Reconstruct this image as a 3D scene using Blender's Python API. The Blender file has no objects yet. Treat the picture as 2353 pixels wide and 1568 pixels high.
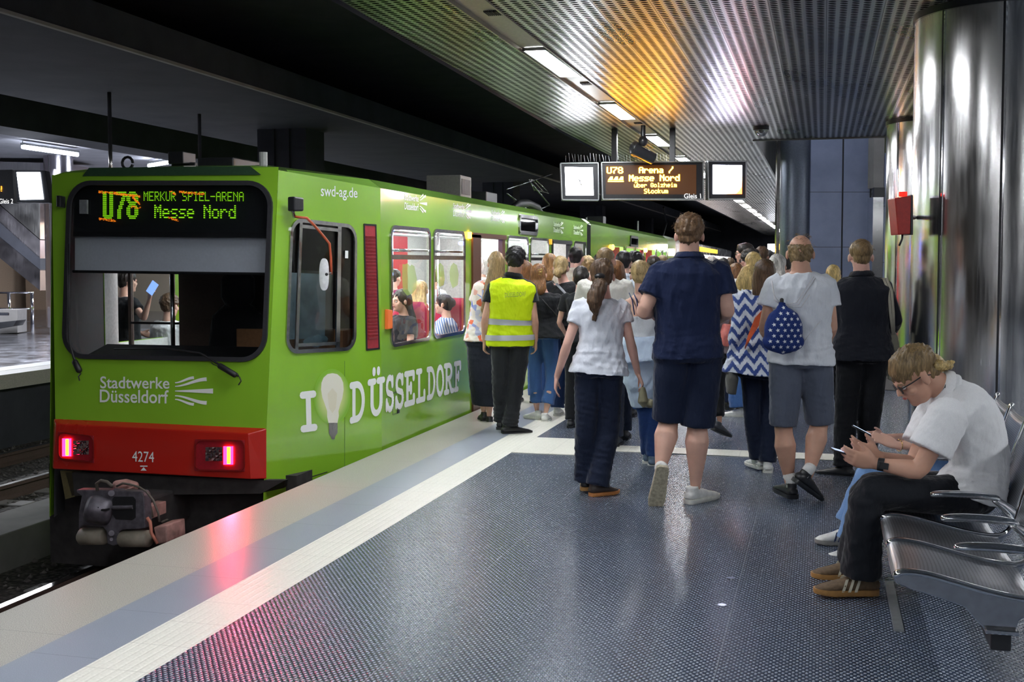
import bpy, math, random
import numpy as np
from mathutils import Vector, Matrix
random.seed(7)
S = bpy.context.scene
COL = S.collection
# ---------------------------------------------------------------- camera
F = 2700.0
EYE = Vector((0, 0, 1.55))
YAW = math.radians(14.8)
PIT = math.radians(3.0)
cam_d = bpy.data.cameras.new('camera'); cam = bpy.data.objects.new('camera', cam_d); COL.objects.link(cam)
FW = Vector((-math.sin(YAW) * math.cos(PIT), math.cos(YAW) * math.cos(PIT), -math.sin(PIT)))
RT = Vector((math.cos(YAW), math.sin(YAW), 0))
UP = RT.cross(FW)
cam.matrix_world = Matrix((RT, UP, -FW)).transposed().to_4x4()
cam.location = EYE
cam_d.sensor_width = 36; cam_d.lens = 36 * F / 2353; cam_d.shift_y = -0.01636
cam_d.clip_start = 0.05; cam_d.clip_end = 400
S.camera = cam
FH = Vector((-math.sin(YAW), math.cos(YAW), 0))      # horizontal view direction
# ---------------------------------------------------------------- world, exposure, main lights
W = bpy.data.worlds.new('world'); S.world = W; W.use_nodes = True
W.node_tree.nodes['Background'].inputs[0].default_value = (0.55, 0.6, 0.75, 1)
W.node_tree.nodes['Background'].inputs[1].default_value = 0.02
S.view_settings.view_transform = 'Standard'; S.view_settings.look = 'None'
S.view_settings.gamma = 1; S.view_settings.exposure = 1.0
LAMP_STRENGTH = 46.0
# platform lamps: glowing fittings in the ceiling trough are built further down with this strength
def area(name, loc, sx, sy, power, col=(1, 1, 1), rot=(0, 0, 0), spread=math.pi):
    l = bpy.data.lights.new(name, 'AREA'); l.shape = 'RECTANGLE'; l.size = sx; l.size_y = sy; l.energy = power; l.color = col
    l.spread = spread
    o = bpy.data.objects.new(name, l); o.location = loc; o.rotation_euler = rot; COL.objects.link(o); return o
# ---------------------------------------------------------------- pixel to place
def ray(x, y):
    return FW + RT * ((x - 1176.5) / F) - UP * ((y - 745.5) / F)
def onZ(x, y, z):
    d = ray(x, y); return EYE + d * ((z - EYE.z) / d.z)
def onX(x, y, X):
    d = ray(x, y); return EYE + d * ((X - EYE.x) / d.x)
def onD(x, y, D):
    d = ray(x, y); return EYE + d * (D / d.dot(FH))
def onP(x, y, p0, n):
    d = ray(x, y); return EYE + d * ((p0 - EYE).dot(n) / d.dot(n))
def dep(p):
    return (p - EYE).dot(FH)
# ---------------------------------------------------------------- mesh helpers
class MB:
    def __init__(s): s.v = []; s.f = []
    def add(s, vs, fs):
        b = len(s.v); s.v += [tuple(p) for p in vs]; s.f += [tuple(b + i for i in q) for q in fs]; return s
    def box(s, a, b):
        x0, y0, z0 = a; x1, y1, z1 = b
        if x0 > x1: x0, x1 = x1, x0
        if y0 > y1: y0, y1 = y1, y0
        if z0 > z1: z0, z1 = z1, z0
        v = [(x0,y0,z0),(x1,y0,z0),(x1,y1,z0),(x0,y1,z0),(x0,y0,z1),(x1,y0,z1),(x1,y1,z1),(x0,y1,z1)]
        return s.add(v, [(0,3,2,1),(4,5,6,7),(0,1,5,4),(1,2,6,5),(2,3,7,6),(3,0,4,7)])
    def obox(s, c, ax, ay, az):
        """box with centre c and half-extent vectors"""
        c = Vector(c); v = []
        for k in (-1, 1):
            for i, j in ((-1,-1),(1,-1),(1,1),(-1,1)):
                v.append(c + ax * i + ay * j + az * k)
        return s.add(v, [(0,3,2,1),(4,5,6,7),(0,1,5,4),(1,2,6,5),(2,3,7,6),(3,0,4,7)])
    def quad(s, a, b, c, d): return s.add([a, b, c, d], [(0, 1, 2, 3)])
    def slab(s, poly, off):
        """polygon extruded by vector off"""
        n = len(poly); poly = [Vector(p) for p in poly]; off = Vector(off)
        v = poly + [p + off for p in poly]
        f = [tuple(range(n - 1, -1, -1)), tuple(range(n, 2 * n))] + [(i, (i + 1) % n, n + (i + 1) % n, n + i) for i in range(n)]
        return s.add(v, f)
    def loft(s, pts, lats, rx, ry, n=16, e=2.0, cap=True):
        pts = [Vector(p) for p in pts]; m = len(pts); v = []; 
        for i, p in enumerate(pts):
            t = (pts[min(i + 1, m - 1)] - pts[max(i - 1, 0)])
            if t.length < 1e-9: t = Vector((0, 0, 1))
            t.normalize()
            l = lats[i] if isinstance(lats, list) else lats
            l = Vector(l); l = l - t * l.dot(t)
            if l.length < 1e-6: l = t.orthogonal()
            l.normalize(); w = t.cross(l)
            a = rx[i] if isinstance(rx, (list, tuple)) else rx
            b = ry[i] if isinstance(ry, (list, tuple)) else ry
            for k in range(n):
                th = 2 * math.pi * k / n; c, q = math.cos(th), math.sin(th)
                c2 = math.copysign(abs(c) ** (2 / e), c); q2 = math.copysign(abs(q) ** (2 / e), q)
                v.append(p + l * (a * c2) + w * (b * q2))
        f = []
        for i in range(m - 1):
            for k in range(n):
                k2 = (k + 1) % n
                f.append((i*n+k, i*n+k2, (i+1)*n+k2, (i+1)*n+k))
        if cap: f.append(tuple(range(n - 1, -1, -1))); f.append(tuple((m-1)*n + k for k in range(n)))
        return s.add(v, f)
    def limb(s, pts, r, n=12, cap=True):
        pts = [Vector(p) for p in pts]
        t = (pts[-1] - pts[0]); lat = t.orthogonal() if t.length > 1e-6 else Vector((1, 0, 0))
        if cap and len(pts) > 1:
            a, b = pts[0], pts[-1]; ta = (pts[1] - a).normalized(); tb = (b - pts[-2]).normalized()
            r = list(r) if isinstance(r, (list, tuple)) else [r] * len(pts)
            pts = [a - ta * r[0] * .75, a - ta * r[0] * .45] + pts + [b + tb * r[-1] * .45, b + tb * r[-1] * .75]
            r = [r[0] * .35, r[0] * .8] + r + [r[-1] * .8, r[-1] * .35]
        return s.loft(pts, lat, r, r, n)
    def tube(s, pts, r, n=8):
        pts = [Vector(p) for p in pts]
        lats = []; l = (pts[1] - pts[0]).orthogonal().normalized()
        for i in range(len(pts)):
            t = (pts[min(i + 1, len(pts) - 1)] - pts[max(i - 1, 0)]).normalized()
            l = (l - t * l.dot(t)); l = l.normalized() if l.length > 1e-5 else t.orthogonal().normalized(); lats.append(l.copy())
        return s.loft(pts, lats, r, r, n)
    def ell(s, c, a, b, d, nu=20, nv=14):
        """ellipsoid, half-axis vectors a, b, d"""
        c = Vector(c); v = [c - d]
        for j in range(1, nv):
            ph = -math.pi / 2 + math.pi * j / nv
            for i in range(nu):
                th = 2 * math.pi * i / nu
                v.append(c + a * (math.cos(ph) * math.cos(th)) + b * (math.cos(ph) * math.sin(th)) + d * math.sin(ph))
        v.append(c + d); f = []
        for i in range(nu): f.append((0, 1 + (i + 1) % nu, 1 + i))
        for j in range(nv - 2):
            for i in range(nu):
                i2 = (i + 1) % nu; f.append((1 + j*nu + i, 1 + j*nu + i2, 1 + (j+1)*nu + i2, 1 + (j+1)*nu + i))
        t = len(v) - 1
        for i in range(nu): f.append((t, 1 + (nv-2)*nu + i, 1 + (nv-2)*nu + (i + 1) % nu))
        if a.cross(b).dot(d) < 0: f = [q[::-1] for q in f]
        return s.add(v, f)
    def cyl(s, a, b, r, n=20, r2=None):
        a = Vector(a); b = Vector(b)
        return s.loft([a, b], (b - a).orthogonal(), [r, r if r2 is None else r2], [r, r if r2 is None else r2], n)
def prop(o, label=None, cat=None, group=None, kind=None):
    if label: o['label'] = label
    if cat: o['category'] = cat
    if group: o['group'] = group
    if kind: o['kind'] = kind
    return o
def wloc(o):
    v = Vector((0, 0, 0))
    while o is not None: v += o.location; o = o.parent
    return v
def mk(name, mb, mat, parent=None, smooth=False, loc=None, bevel=0, auto=None, sub=0, **kw):
    me = bpy.data.meshes.new(name)
    o = bpy.data.objects.new(name, me); COL.objects.link(o)
    base = Vector((0, 0, 0))
    if parent is not None: o.parent = parent; base = wloc(parent)
    if loc is not None: o.location = Vector(loc) - base; base = Vector(loc)
    me.from_pydata([(p[0]-base.x, p[1]-base.y, p[2]-base.z) for p in mb.v], [], mb.f)
    if smooth: me.polygons.foreach_set('use_smooth', [True] * len(me.polygons))
    me.materials.append(mat)
    if auto is not None:
        me.polygons.foreach_set('use_smooth', [True] * len(me.polygons)); me.set_sharp_from_angle(angle=math.radians(auto))
    me.update()
    if bevel:
        m = o.modifiers.new('b', 'BEVEL'); m.width = bevel; m.segments = 2; m.limit_method = 'ANGLE'
    if sub:
        m = o.modifiers.new('s', 'SUBSURF'); m.levels = sub; m.render_levels = sub
    prop(o, **kw); return o
def empty(name, loc, **kw):
    o = bpy.data.objects.new(name, None); o.location = loc; o.empty_display_size = .1; COL.objects.link(o); prop(o, **kw); return o
def struct(name, mb, mat, **kw): return mk(name, mb, mat, kind='structure', **kw)
_tmpc = [0]
def remesh(mb, voxel, smooth=3, disp=None):
    """voxel-fused copy of the pieces in mb, optionally displaced along its normals: back as an MB"""
    me = bpy.data.meshes.new('tmp'); me.from_pydata(mb.v, [], mb.f); me.update()
    o = bpy.data.objects.new('tmp', me); COL.objects.link(o)
    m = o.modifiers.new('r', 'REMESH'); m.mode = 'VOXEL'; m.voxel_size = voxel; m.adaptivity = 0
    if smooth:
        q = o.modifiers.new('s', 'SMOOTH'); q.factor = .5; q.iterations = smooth
    dg = bpy.context.evaluated_depsgraph_get()
    m2 = bpy.data.meshes.new_from_object(o.evaluated_get(dg), depsgraph=dg)
    n = len(m2.vertices); co = np.empty(n * 3); m2.vertices.foreach_get('co', co); co = co.reshape(-1, 3)
    if disp is not None:
        no = np.empty(n * 3); m2.vertices.foreach_get('normal', no); no = no.reshape(-1, 3)
        co = co + no * disp(co)[:, None]
        m2.vertices.foreach_set('co', co.ravel())
    bpy.data.objects.remove(o); bpy.data.meshes.remove(me)
    return m2
def mkm(name, me, mat, parent, **kw):
    base = wloc(parent) if parent else Vector((0, 0, 0))
    n = len(me.vertices); co = np.empty(n * 3); me.vertices.foreach_get('co', co)
    me.vertices.foreach_set('co', (co.reshape(-1, 3) - np.array(base)).ravel())
    me.name = name; me.materials.clear(); me.materials.append(mat)
    me.polygons.foreach_set('use_smooth', [True] * len(me.polygons)); me.update()
    o = bpy.data.objects.new(name, me); COL.objects.link(o)
    if parent: o.parent = parent
    prop(o, **kw); return o
def wav(co, k, seed=0, ridge=False):
    """cheap smooth noise in -1..1; k = (kx,ky,kz) frequencies (rad/m)"""
    rs = np.random.RandomState(seed); k = np.array(k, float); out = np.zeros(len(co)); wsum = 0
    warp = sum(np.sin(co @ (rs.randn(3) * k * .5) + rs.rand() * 6.3) for _ in range(3)) * .9
    for o in range(5):
        v = rs.randn(3) * k * (1.0 + .45 * o); a = 1 / (1 + .5 * o)
        s = np.sin(co @ v + rs.rand() * 6.28 + warp)
        out += a * (1 - 2 * np.abs(s) if ridge else s); wsum += a
    return out / wsum
# ---------------------------------------------------------------- materials
def sock(n, k, v):
    if v is None: return
    i = n.inputs[k]
    if isinstance(v, bpy.types.NodeSocket): n.id_data.links.new(v, i)
    else:
        try: i.default_value = v
        except Exception: i.default_value = (*v, 1) if len(v) == 3 else v
class Mat:
    def __init__(s, name, col=(.5,.5,.5), rough=.6, metal=0.0, spec=.5, coat=0.0, emit=None, es=0.0, alpha=None, trans=0.0, sheen=0.0, aniso=0.0):
        s.m = bpy.data.materials.new(name); s.m.use_nodes = True; s.t = s.m.node_tree; s.b = s.t.nodes['Principled BSDF']
        b = s.b.inputs; b['Base Color'].default_value = (*col, 1); b['Roughness'].default_value = rough; b['Metallic'].default_value = metal
        b['Specular IOR Level'].default_value = spec; b['Coat Weight'].default_value = coat; b['Coat Roughness'].default_value = .08
        if emit: b['Emission Color'].default_value = (*emit, 1); b['Emission Strength'].default_value = es
        if trans: b['Transmission Weight'].default_value = trans
        if alpha is not None: b['Alpha'].default_value = alpha
        if sheen: b['Sheen Weight'].default_value = sheen; b['Sheen Roughness'].default_value = .4
        if aniso: b['Anisotropic'].default_value = aniso
    def n(s, typ, **kw):
        q = s.t.nodes.new(typ)
        for k, v in kw.items(): setattr(q, k, v)
        return q
    def co(s, kind='Object', scale=(1, 1, 1), rot=(0, 0, 0)):
        tc = s.n('ShaderNodeTexCoord'); mp = s.n('ShaderNodeMapping'); s.t.links.new(tc.outputs[kind], mp.inputs[0])
        mp.inputs['Scale'].default_value = scale; mp.inputs['Rotation'].default_value = rot; return mp.outputs[0]
    def M(s, op, a, b=0.0, c=None):
        q = s.n('ShaderNodeMath', operation=op); sock(q, 0, a); sock(q, 1, b)
        if c is not None: sock(q, 2, c)
        return q.outputs[0]
    def xyz(s, v=None):
        q = s.n('ShaderNodeSeparateXYZ'); sock(q, 0, v if v is not None else s.co()); return q.outputs
    def noise(s, v, scale, detail=3, rough=.5):
        q = s.n('ShaderNodeTexNoise'); sock(q, 'Vector', v); q.inputs['Scale'].default_value = scale; q.inputs['Detail'].default_value = detail
        q.inputs['Roughness'].default_value = rough; return q.outputs[0]
    def ramp(s, f, stops):
        q = s.n('ShaderNodeValToRGB'); sock(q, 0, f); e = q.color_ramp.elements
        while len(e) < len(stops): e.new(.5)
        for i, (p, c) in enumerate(stops): e[i].position = p; e[i].color = (*c, 1) if len(c) == 3 else c
        return q.outputs[0]
    def mix(s, f, a, b):
        q = s.n('ShaderNodeMix', data_type='RGBA'); sock(q, 0, f)
        for k, v in ((6, a), (7, b)):
            if isinstance(v, bpy.types.NodeSocket): s.t.links.new(v, q.inputs[k])
            else: q.inputs[k].default_value = (*v, 1)
        return q.outputs[2]
    def bump(s, h, strength=.3, dist=.01):
        q = s.n('ShaderNodeBump'); q.inputs['Strength'].default_value = strength; q.inputs['Distance'].default_value = dist
        sock(q, 'Height', h); s.t.links.new(q.outputs[0], s.b.inputs['Normal']); return s
    def set(s, k, v): sock(s.b, k, v); return s
def plain(name, col, rough=.6, nscale=40, amt=.12, bump=0, **kw):
    m = Mat(name, col, rough, **kw); v = m.co(); f = m.noise(v, nscale, 4)
    a = tuple(c * (1 - amt) for c in col); b = tuple(min(1, c * (1 + amt)) for c in col)
    m.set('Base Color', m.ramp(f, [(.3, a), (.7, b)]))
    if bump: m.bump(f, bump)
    return m.m
def cloth(name, col, fold=.85, weave=900, sheen=.2, rough=.85, amt=.15):
    m = Mat(name, col, rough, spec=.2, sheen=sheen)
    f = m.noise(m.co(), weave, 2); g = m.noise(m.co(scale=(1, 1, .45)), 14, 3, .5)
    a = tuple(c * (1 - amt) for c in col); b = tuple(min(1, c * (1 + amt)) for c in col)
    m.set('Base Color', m.ramp(f, [(.35, a), (.65, b)]))
    b1 = m.n('ShaderNodeBump'); b1.inputs['Strength'].default_value = fold; b1.inputs['Distance'].default_value = .025; sock(b1, 'Height', g)
    b2 = m.n('ShaderNodeBump'); b2.inputs['Strength'].default_value = .12; b2.inputs['Distance'].default_value = .002; sock(b2, 'Height', f)
    m.t.links.new(b1.outputs[0], b2.inputs['Normal']); m.t.links.new(b2.outputs[0], m.b.inputs['Normal'])
    return m.m
def emis(name, col, s, base=(.02,.02,.02)): return Mat(name, base, .5, emit=col, es=s).m
def glass(name, tint=(.9,.95,.95), refl=.12, rough=.02):
    m = bpy.data.materials.new(name); m.use_nodes = True; t = m.node_tree; t.nodes.remove(t.nodes['Principled BSDF'])
    tr = t.nodes.new('ShaderNodeBsdfTransparent'); tr.inputs[0].default_value = (*tint, 1)
    gl = t.nodes.new('ShaderNodeBsdfGlossy'); gl.inputs['Roughness'].default_value = rough
    fr = t.nodes.new('ShaderNodeLayerWeight'); fr.inputs[0].default_value = .35
    a = t.nodes.new('ShaderNodeMath'); a.operation = 'MULTIPLY_ADD'; a.inputs[1].default_value = .5; a.inputs[2].default_value = refl; t.links.new(fr.outputs['Fresnel'], a.inputs[0])
    mx = t.nodes.new('ShaderNodeMixShader'); t.links.new(a.outputs[0], mx.inputs[0]); t.links.new(tr.outputs[0], mx.inputs[1]); t.links.new(gl.outputs[0], mx.inputs[2])
    t.links.new(mx.outputs[0], t.nodes['Material Output'].inputs[0]); return m
# ---------------------------------------------------------------- lettering
_fc = {}
def glyphs(txt, bold=0.0):
    k = (txt, bold)
    if k in _fc: return _fc[k]
    cu = bpy.data.curves.new('t', 'FONT'); cu.body = txt; cu.offset = bold; cu.resolution_u = 4
    o = bpy.data.objects.new('t', cu); COL.objects.link(o)
    dg = bpy.context.evaluated_depsgraph_get(); me = bpy.data.meshes.new_from_object(o.evaluated_get(dg))
    v = [(p.co.x, p.co.y) for p in me.vertices]; f = [tuple(p.vertices) for p in me.polygons]
    bpy.data.objects.remove(o); bpy.data.curves.remove(cu); bpy.data.meshes.remove(me)
    x0 = min(p[0] for p in v); x1 = max(p[0] for p in v); y0 = min(p[1] for p in v); y1 = max(p[1] for p in v)
    v = [((a - x0) / (x1 - x0), (b - y0) / (y1 - y0)) for a, b in v]; _fc[k] = (v, f); return v, f
def bil(Q, u, v):
    """Q = corner points bottom-left, bottom-right, top-right, top-left"""
    return (Q[0] * (1 - u) + Q[1] * u) * (1 - v) + (Q[3] * (1 - u) + Q[2] * u) * v
def lay(mb, Q, v2, f, off):
    return mb.add([bil(Q, q[0], q[1]) + off * (1 + (q[2] if len(q) > 2 else 0)) for q in v2], f)
def text_on(name, txt, Q, off, mat, parent, bold=0.0, **kw):
    v, f = glyphs(txt, bold); mb = MB(); lay(mb, Q, v, f, off); return mk(name, mb, mat, parent, **kw)
DOT = {'A':"01110100011000111111100011000110001",'B':"11110100011000111110100011000111110",'E':"11111100001000011110100001000011111",'G':"01110100011000010111100011000101110",
'I':"01110001000010000100001000010001110",'K':"10001100101010011000101001001010001",'L':"10000100001000010000100001000011111",'M':"10001110111010110101100011000110001",
'N':"10001110011010110011100011000110001",'P':"11110100011000111110100001000010000",'R':"11110100011000111110101001001010001",'S':"01111100001000001110000010000111110",
'U':"10001100011000110001100011000101110",'Z':"11111000010001000100010001000011111",'7':"11111000010001000100010000100001000",'8':"01110100011000101110100011000101110",
'-':"00000000000000011111000000000000000",'/':"00001000010001000100010001000010000",'a':"00000000000111000001011111000101111",'b':"10000100001011011001100011000111110",
'c':"00000000000111010001100001000101110",'d':"00001000010110110011100011000101111",'e':"00000000000111010001111111000001110",'h':"10000100001011011001100011000110001",
'i':"00100000000110000100001000010001110",'k':"10000100001001010100110001010010010",'l':"01100001000010000100001000010001110",'m':"00000000001101010101101011010110101",
'n':"00000000001011011001100011000110001",'o':"00000000000111010001100011000101110",'r':"00000000001011011001100001000010000",'s':"00000000000111110000011100000111110",
't':"01000010001110001000010000100100110",'u':"00000000001000110001100011001101101",'v':"00000000001000110001100010101000100",'z':"00000000001111100010001000100011111",'y':"01010000001000110001100011001101101",' ':"0"*35,'!':"00100001000010000100001000000000100"}
def dots(mb, Q, txt, off, fill=.8, u0=0.0, u1=1.0, v0=0.0, v1=1.0, bold=False):
    n = len(txt) * 6 - 1
    for ci, ch in enumerate(txt):
        g = DOT[ch]
        for r in range(7):
            for c in range(5):
                if g[r * 5 + c] == '1':
                    for ex in ((0, .5) if bold else (0,)):
                        cu = (ci * 6 + c + .5 + ex) / n; cv = 1 - (r + .5) / 7; hu = fill * .5 / n; hv = fill * .5 / 7
                        p = [(cu - hu, cv - hv), (cu + hu, cv - hv), (cu + hu, cv + hv), (cu - hu, cv + hv)]
                        mb.add([bil(Q, u0 + (u1 - u0) * a, v0 + (v1 - v0) * b) + off for a, b in p], [(0, 1, 2, 3)])
# thick strokes (rounded) in 2-D for the slab letters and emblems
def stroke2(v2, f, pts, w, n=10):
    h = [len(v2) * .0004]
    def disc(c, r):
        h[0] += .02; b = len(v2); v2.append((c[0], c[1], h[0]))
        for i in range(n): v2.append((c[0] + r * math.cos(2*math.pi*i/n), c[1] + r * math.sin(2*math.pi*i/n), h[0]))
        for i in range(n): f.append((b, b + 1 + i, b + 1 + (i + 1) % n))
    W_ = w if isinstance(w, list) else [w] * len(pts)
    for i, p in enumerate(pts): disc(p, W_[i] / 2)
    for i in range(len(pts) - 1):
        (x0, y0), (x1, y1) = pts[i], pts[i + 1]; L = math.hypot(x1 - x0, y1 - y0) or 1; nx, ny = -(y1 - y0) / L, (x1 - x0) / L
        a, c = W_[i] / 2, W_[i + 1] / 2; b = len(v2)
        h[0] += .02; v2 += [(x0 + nx*a, y0 + ny*a, h[0]), (x0 - nx*a, y0 - ny*a, h[0]), (x1 - nx*c, y1 - ny*c, h[0]), (x1 + nx*c, y1 + ny*c, h[0])]; f.append((b, b+1, b+2, b+3))
def arc(cx, cy, rx, ry, a0, a1, n=14):
    return [(cx + rx * math.cos(math.radians(a0 + (a1 - a0) * i / n)), cy + ry * math.sin(math.radians(a0 + (a1 - a0) * i / n))) for i in range(n + 1)]
def emblem(Q, off, mb):
    """five swept bands fanning out to the right"""
    v2, f = [], []
    for y0, y1, x1, w in ((.78, .95, .5, .1), (.66, .9, .82, .13), (.5, .5, .98, .17), (.34, .1, .82, .13), (.22, .05, .5, .1)):
        pts = []; ws = []
        for i in range(13):
            t = i / 12; s_ = t * t * (3 - 2 * t); pts.append((.02 + (x1 - .02) * t, y0 + (y1 - y0) * s_)); ws.append(.035 + (w - .035) * t)
        b0 = len(v2)
        for i in range(13):
            dx = pts[min(i+1,12)][0] - pts[max(i-1,0)][0]; dy = pts[min(i+1,12)][1] - pts[max(i-1,0)][1]; L = math.hypot(dx, dy)
            nx, ny = -dy / L, dx / L; v2 += [(pts[i][0] + nx*ws[i]/2, pts[i][1] + ny*ws[i]/2), (pts[i][0] - nx*ws[i]/2, pts[i][1] - ny*ws[i]/2)]
        f += [(b0+2*i, b0+2*i+1, b0+2*i+3, b0+2*i+2) for i in range(12)]
    lay(mb, Q, v2, f, off)
def rring(mb, P, wd, off, n=6, r=.12, nn=None):
    """rounded-rectangle frame ring on quad P (BL,BR,TR,TL) of metric width wd, thickness vector off"""
    w = (P[1] - P[0]).length; h = (P[3] - P[0]).length
    out = []
    for cx, cy, a0 in ((w - r, r, -90), (w - r, h - r, 0), (r, h - r, 90), (r, r, 180)):
        for i in range(n + 1):
            a = math.radians(a0 + 90 * i / n); out.append((cx + r * math.cos(a), cy + r * math.sin(a)))
    ri = max(r - wd, .005); inn = []
    for cx, cy, a0 in ((w - wd - ri, wd + ri, -90), (w - wd - ri, h - wd - ri, 0), (wd + ri, h - wd - ri, 90), (wd + ri, wd + ri, 180)):
        for i in range(n + 1):
            a = math.radians(a0 + 90 * i / n); inn.append((cx + ri * math.cos(a), cy + ri * math.sin(a)))
    m = len(out); A = [bil(P, x / w, y / h) for x, y in out]; B = [bil(P, x / w, y / h) for x, y in inn]
    v = A + B + [p + off for p in A] + [p + off for p in B]; f = []
    for i in range(m):
        j = (i + 1) % m
        f += [(i, m + i, m + j, j), (2*m + i, 2*m + j, 3*m + j, 3*m + i), (i, j, 2*m + j, 2*m + i), (m + i, 3*m + i, 3*m + j, m + j)]
    mb.add(v, f); return B
def filler(mb, P, off, r=.12, n=6):
    """fills the gap between a square hole and the rounded ring"""
    w = (P[1] - P[0]).length; h = (P[3] - P[0]).length
    for cx, cy, a0, kx, ky in ((w - r, r, -90, w, 0), (w - r, h - r, 0, w, h), (r, h - r, 90, 0, h), (r, r, 180, 0, 0)):
        v = [bil(P, kx / w, ky / h) + off] + [bil(P, (cx + r * math.cos(math.radians(a0 + 90*i/n))) / w, (cy + r * math.sin(math.radians(a0 + 90*i/n))) / h) + off for i in range(n + 1)]
        mb.add(v, [(0, i + 2, i + 1) for i in range(n)])
# ================================================================ SETTING MATERIALS
def mat_studs():
    m = Mat('studded dark floor', (.05,.06,.08), .26, spec=.6); x, y, z = m.xyz()[0:3]
    px, py = .025, .038
    def lat(ox, oy):
        fx = m.M('SUBTRACT', m.M('FRACT', m.M('ADD', m.M('DIVIDE', x, px), ox)), .5)
        fy = m.M('SUBTRACT', m.M('FRACT', m.M('ADD', m.M('DIVIDE', y, py), oy)), .5)
        r2 = m.M('ADD', m.M('POWER', m.M('MULTIPLY', fx, px / .0075), 2.0), m.M('POWER', m.M('MULTIPLY', fy, py / .0125), 2.0))
        return m.M('MAXIMUM', m.M('SUBTRACT', 1.0, r2), 0.0)
    h = m.M('ADD', lat(100.0, 100.0), lat(100.5, 100.5))
    big = m.noise(m.co(scale=(1,1,1)), 1.3, 3); fine = m.noise(m.co(), 60, 3)
    base = m.ramp(big, [(.3, (.016,.030,.062)), (.7, (.030,.048,.088))])
    c = m.mix(m.M('MULTIPLY', m.M('POWER', h, 1.5), .85), base, (.40,.43,.48))
    # joints of the plates
    jx = m.M('LESS_THAN', m.M('FRACT', m.M('ADD', m.M('DIVIDE', x, 1.25), 100.3)), .004); jy = m.M('LESS_THAN', m.M('FRACT', m.M('ADD', m.M('DIVIDE', y, 2.5), 100.42)), .002)
    c = m.mix(m.M('MULTIPLY', m.M('MAXIMUM', jx, jy), .6), c, (.25,.26,.28))
    m.set('Base Color', c); m.set('Metallic', .05)
    m.set('Roughness', m.M('MULTIPLY_ADD', fine, .16, .17))
    m.b.inputs['Specular Tint'].default_value = (.72, .84, 1.0, 1)
    return m.bump(h, .75, .004).m
def mat_granite():
    m = Mat('speckled granite', (.5,.48,.42), .38); v = m.co()
    a = m.noise(v, 220, 3); b = m.noise(v, 3, 2)
    c = m.ramp(a, [(.34, (.24,.225,.19)), (.5, (.44,.42,.37)), (.68, (.60,.58,.52))]); c2 = m.mix(m.M('MULTIPLY', b, .25), c, (.45,.43,.38))
    y = m.xyz()[1]; j = m.M('LESS_THAN', m.M('FRACT', m.M('ADD', m.M('DIVIDE', y, 1.1), 50.2)), .004)
    m.set('Base Color', m.mix(m.M('MULTIPLY', j, .6), c2, (.2,.19,.17))); return m.bump(a, .05).m
def mat_bluegrey():
    m = Mat('blue grey stone band', (.27,.30,.36), .35); v = m.co(); a = m.noise(v, 240, 2)
    c = m.ramp(a, [(.3, (.24,.27,.33)), (.7, (.33,.36,.42))]); y = m.xyz()[1]
    j = m.M('LESS_THAN', m.M('FRACT', m.M('ADD', m.M('DIVIDE', y, .6), 50.4)), .007)
    m.set('Base Color', m.mix(m.M('MULTIPLY', j, .6), c, (.12,.13,.15))); return m.m
def mat_tactile(axis=0, name='ribbed cream tactile paving', dimple=False):
    m = Mat(name, (.72,.70,.62), .45); x, y, z = m.xyz()[0:3]; a = m.noise(m.co(), 90, 3)
    p = .042; u = (x, y)[axis]; w = (y, x)[axis]
    f = m.M('ABSOLUTE', m.M('SUBTRACT', m.M('FRACT', m.M('ADD', m.M('DIVIDE', u, p), 100)), .5))
    h = m.M('SMOOTH_MIN', m.M('MULTIPLY', f, 3.0), .6, .2)
    if dimple:
        g = m.M('ABSOLUTE', m.M('SUBTRACT', m.M('FRACT', m.M('ADD', m.M('DIVIDE', w, p), 100)), .5)); h = m.M('MULTIPLY', h, m.M('SMOOTH_MIN', m.M('MULTIPLY', g, 3.0), .6, .2))
    j = m.M('LESS_THAN', m.M('FRACT', m.M('ADD', m.M('DIVIDE', w, .3), 100.1)), .014)
    c = m.ramp(a, [(.3, (.70,.69,.61)), (.7, (.84,.82,.74))])
    m.set('Base Color', m.mix(m.M('MULTIPLY', j, .4), c, (.35,.34,.3)))
    return m.bump(m.M('SUBTRACT', h, m.M('MULTIPLY', j, .5)), .6, .004).m
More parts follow.
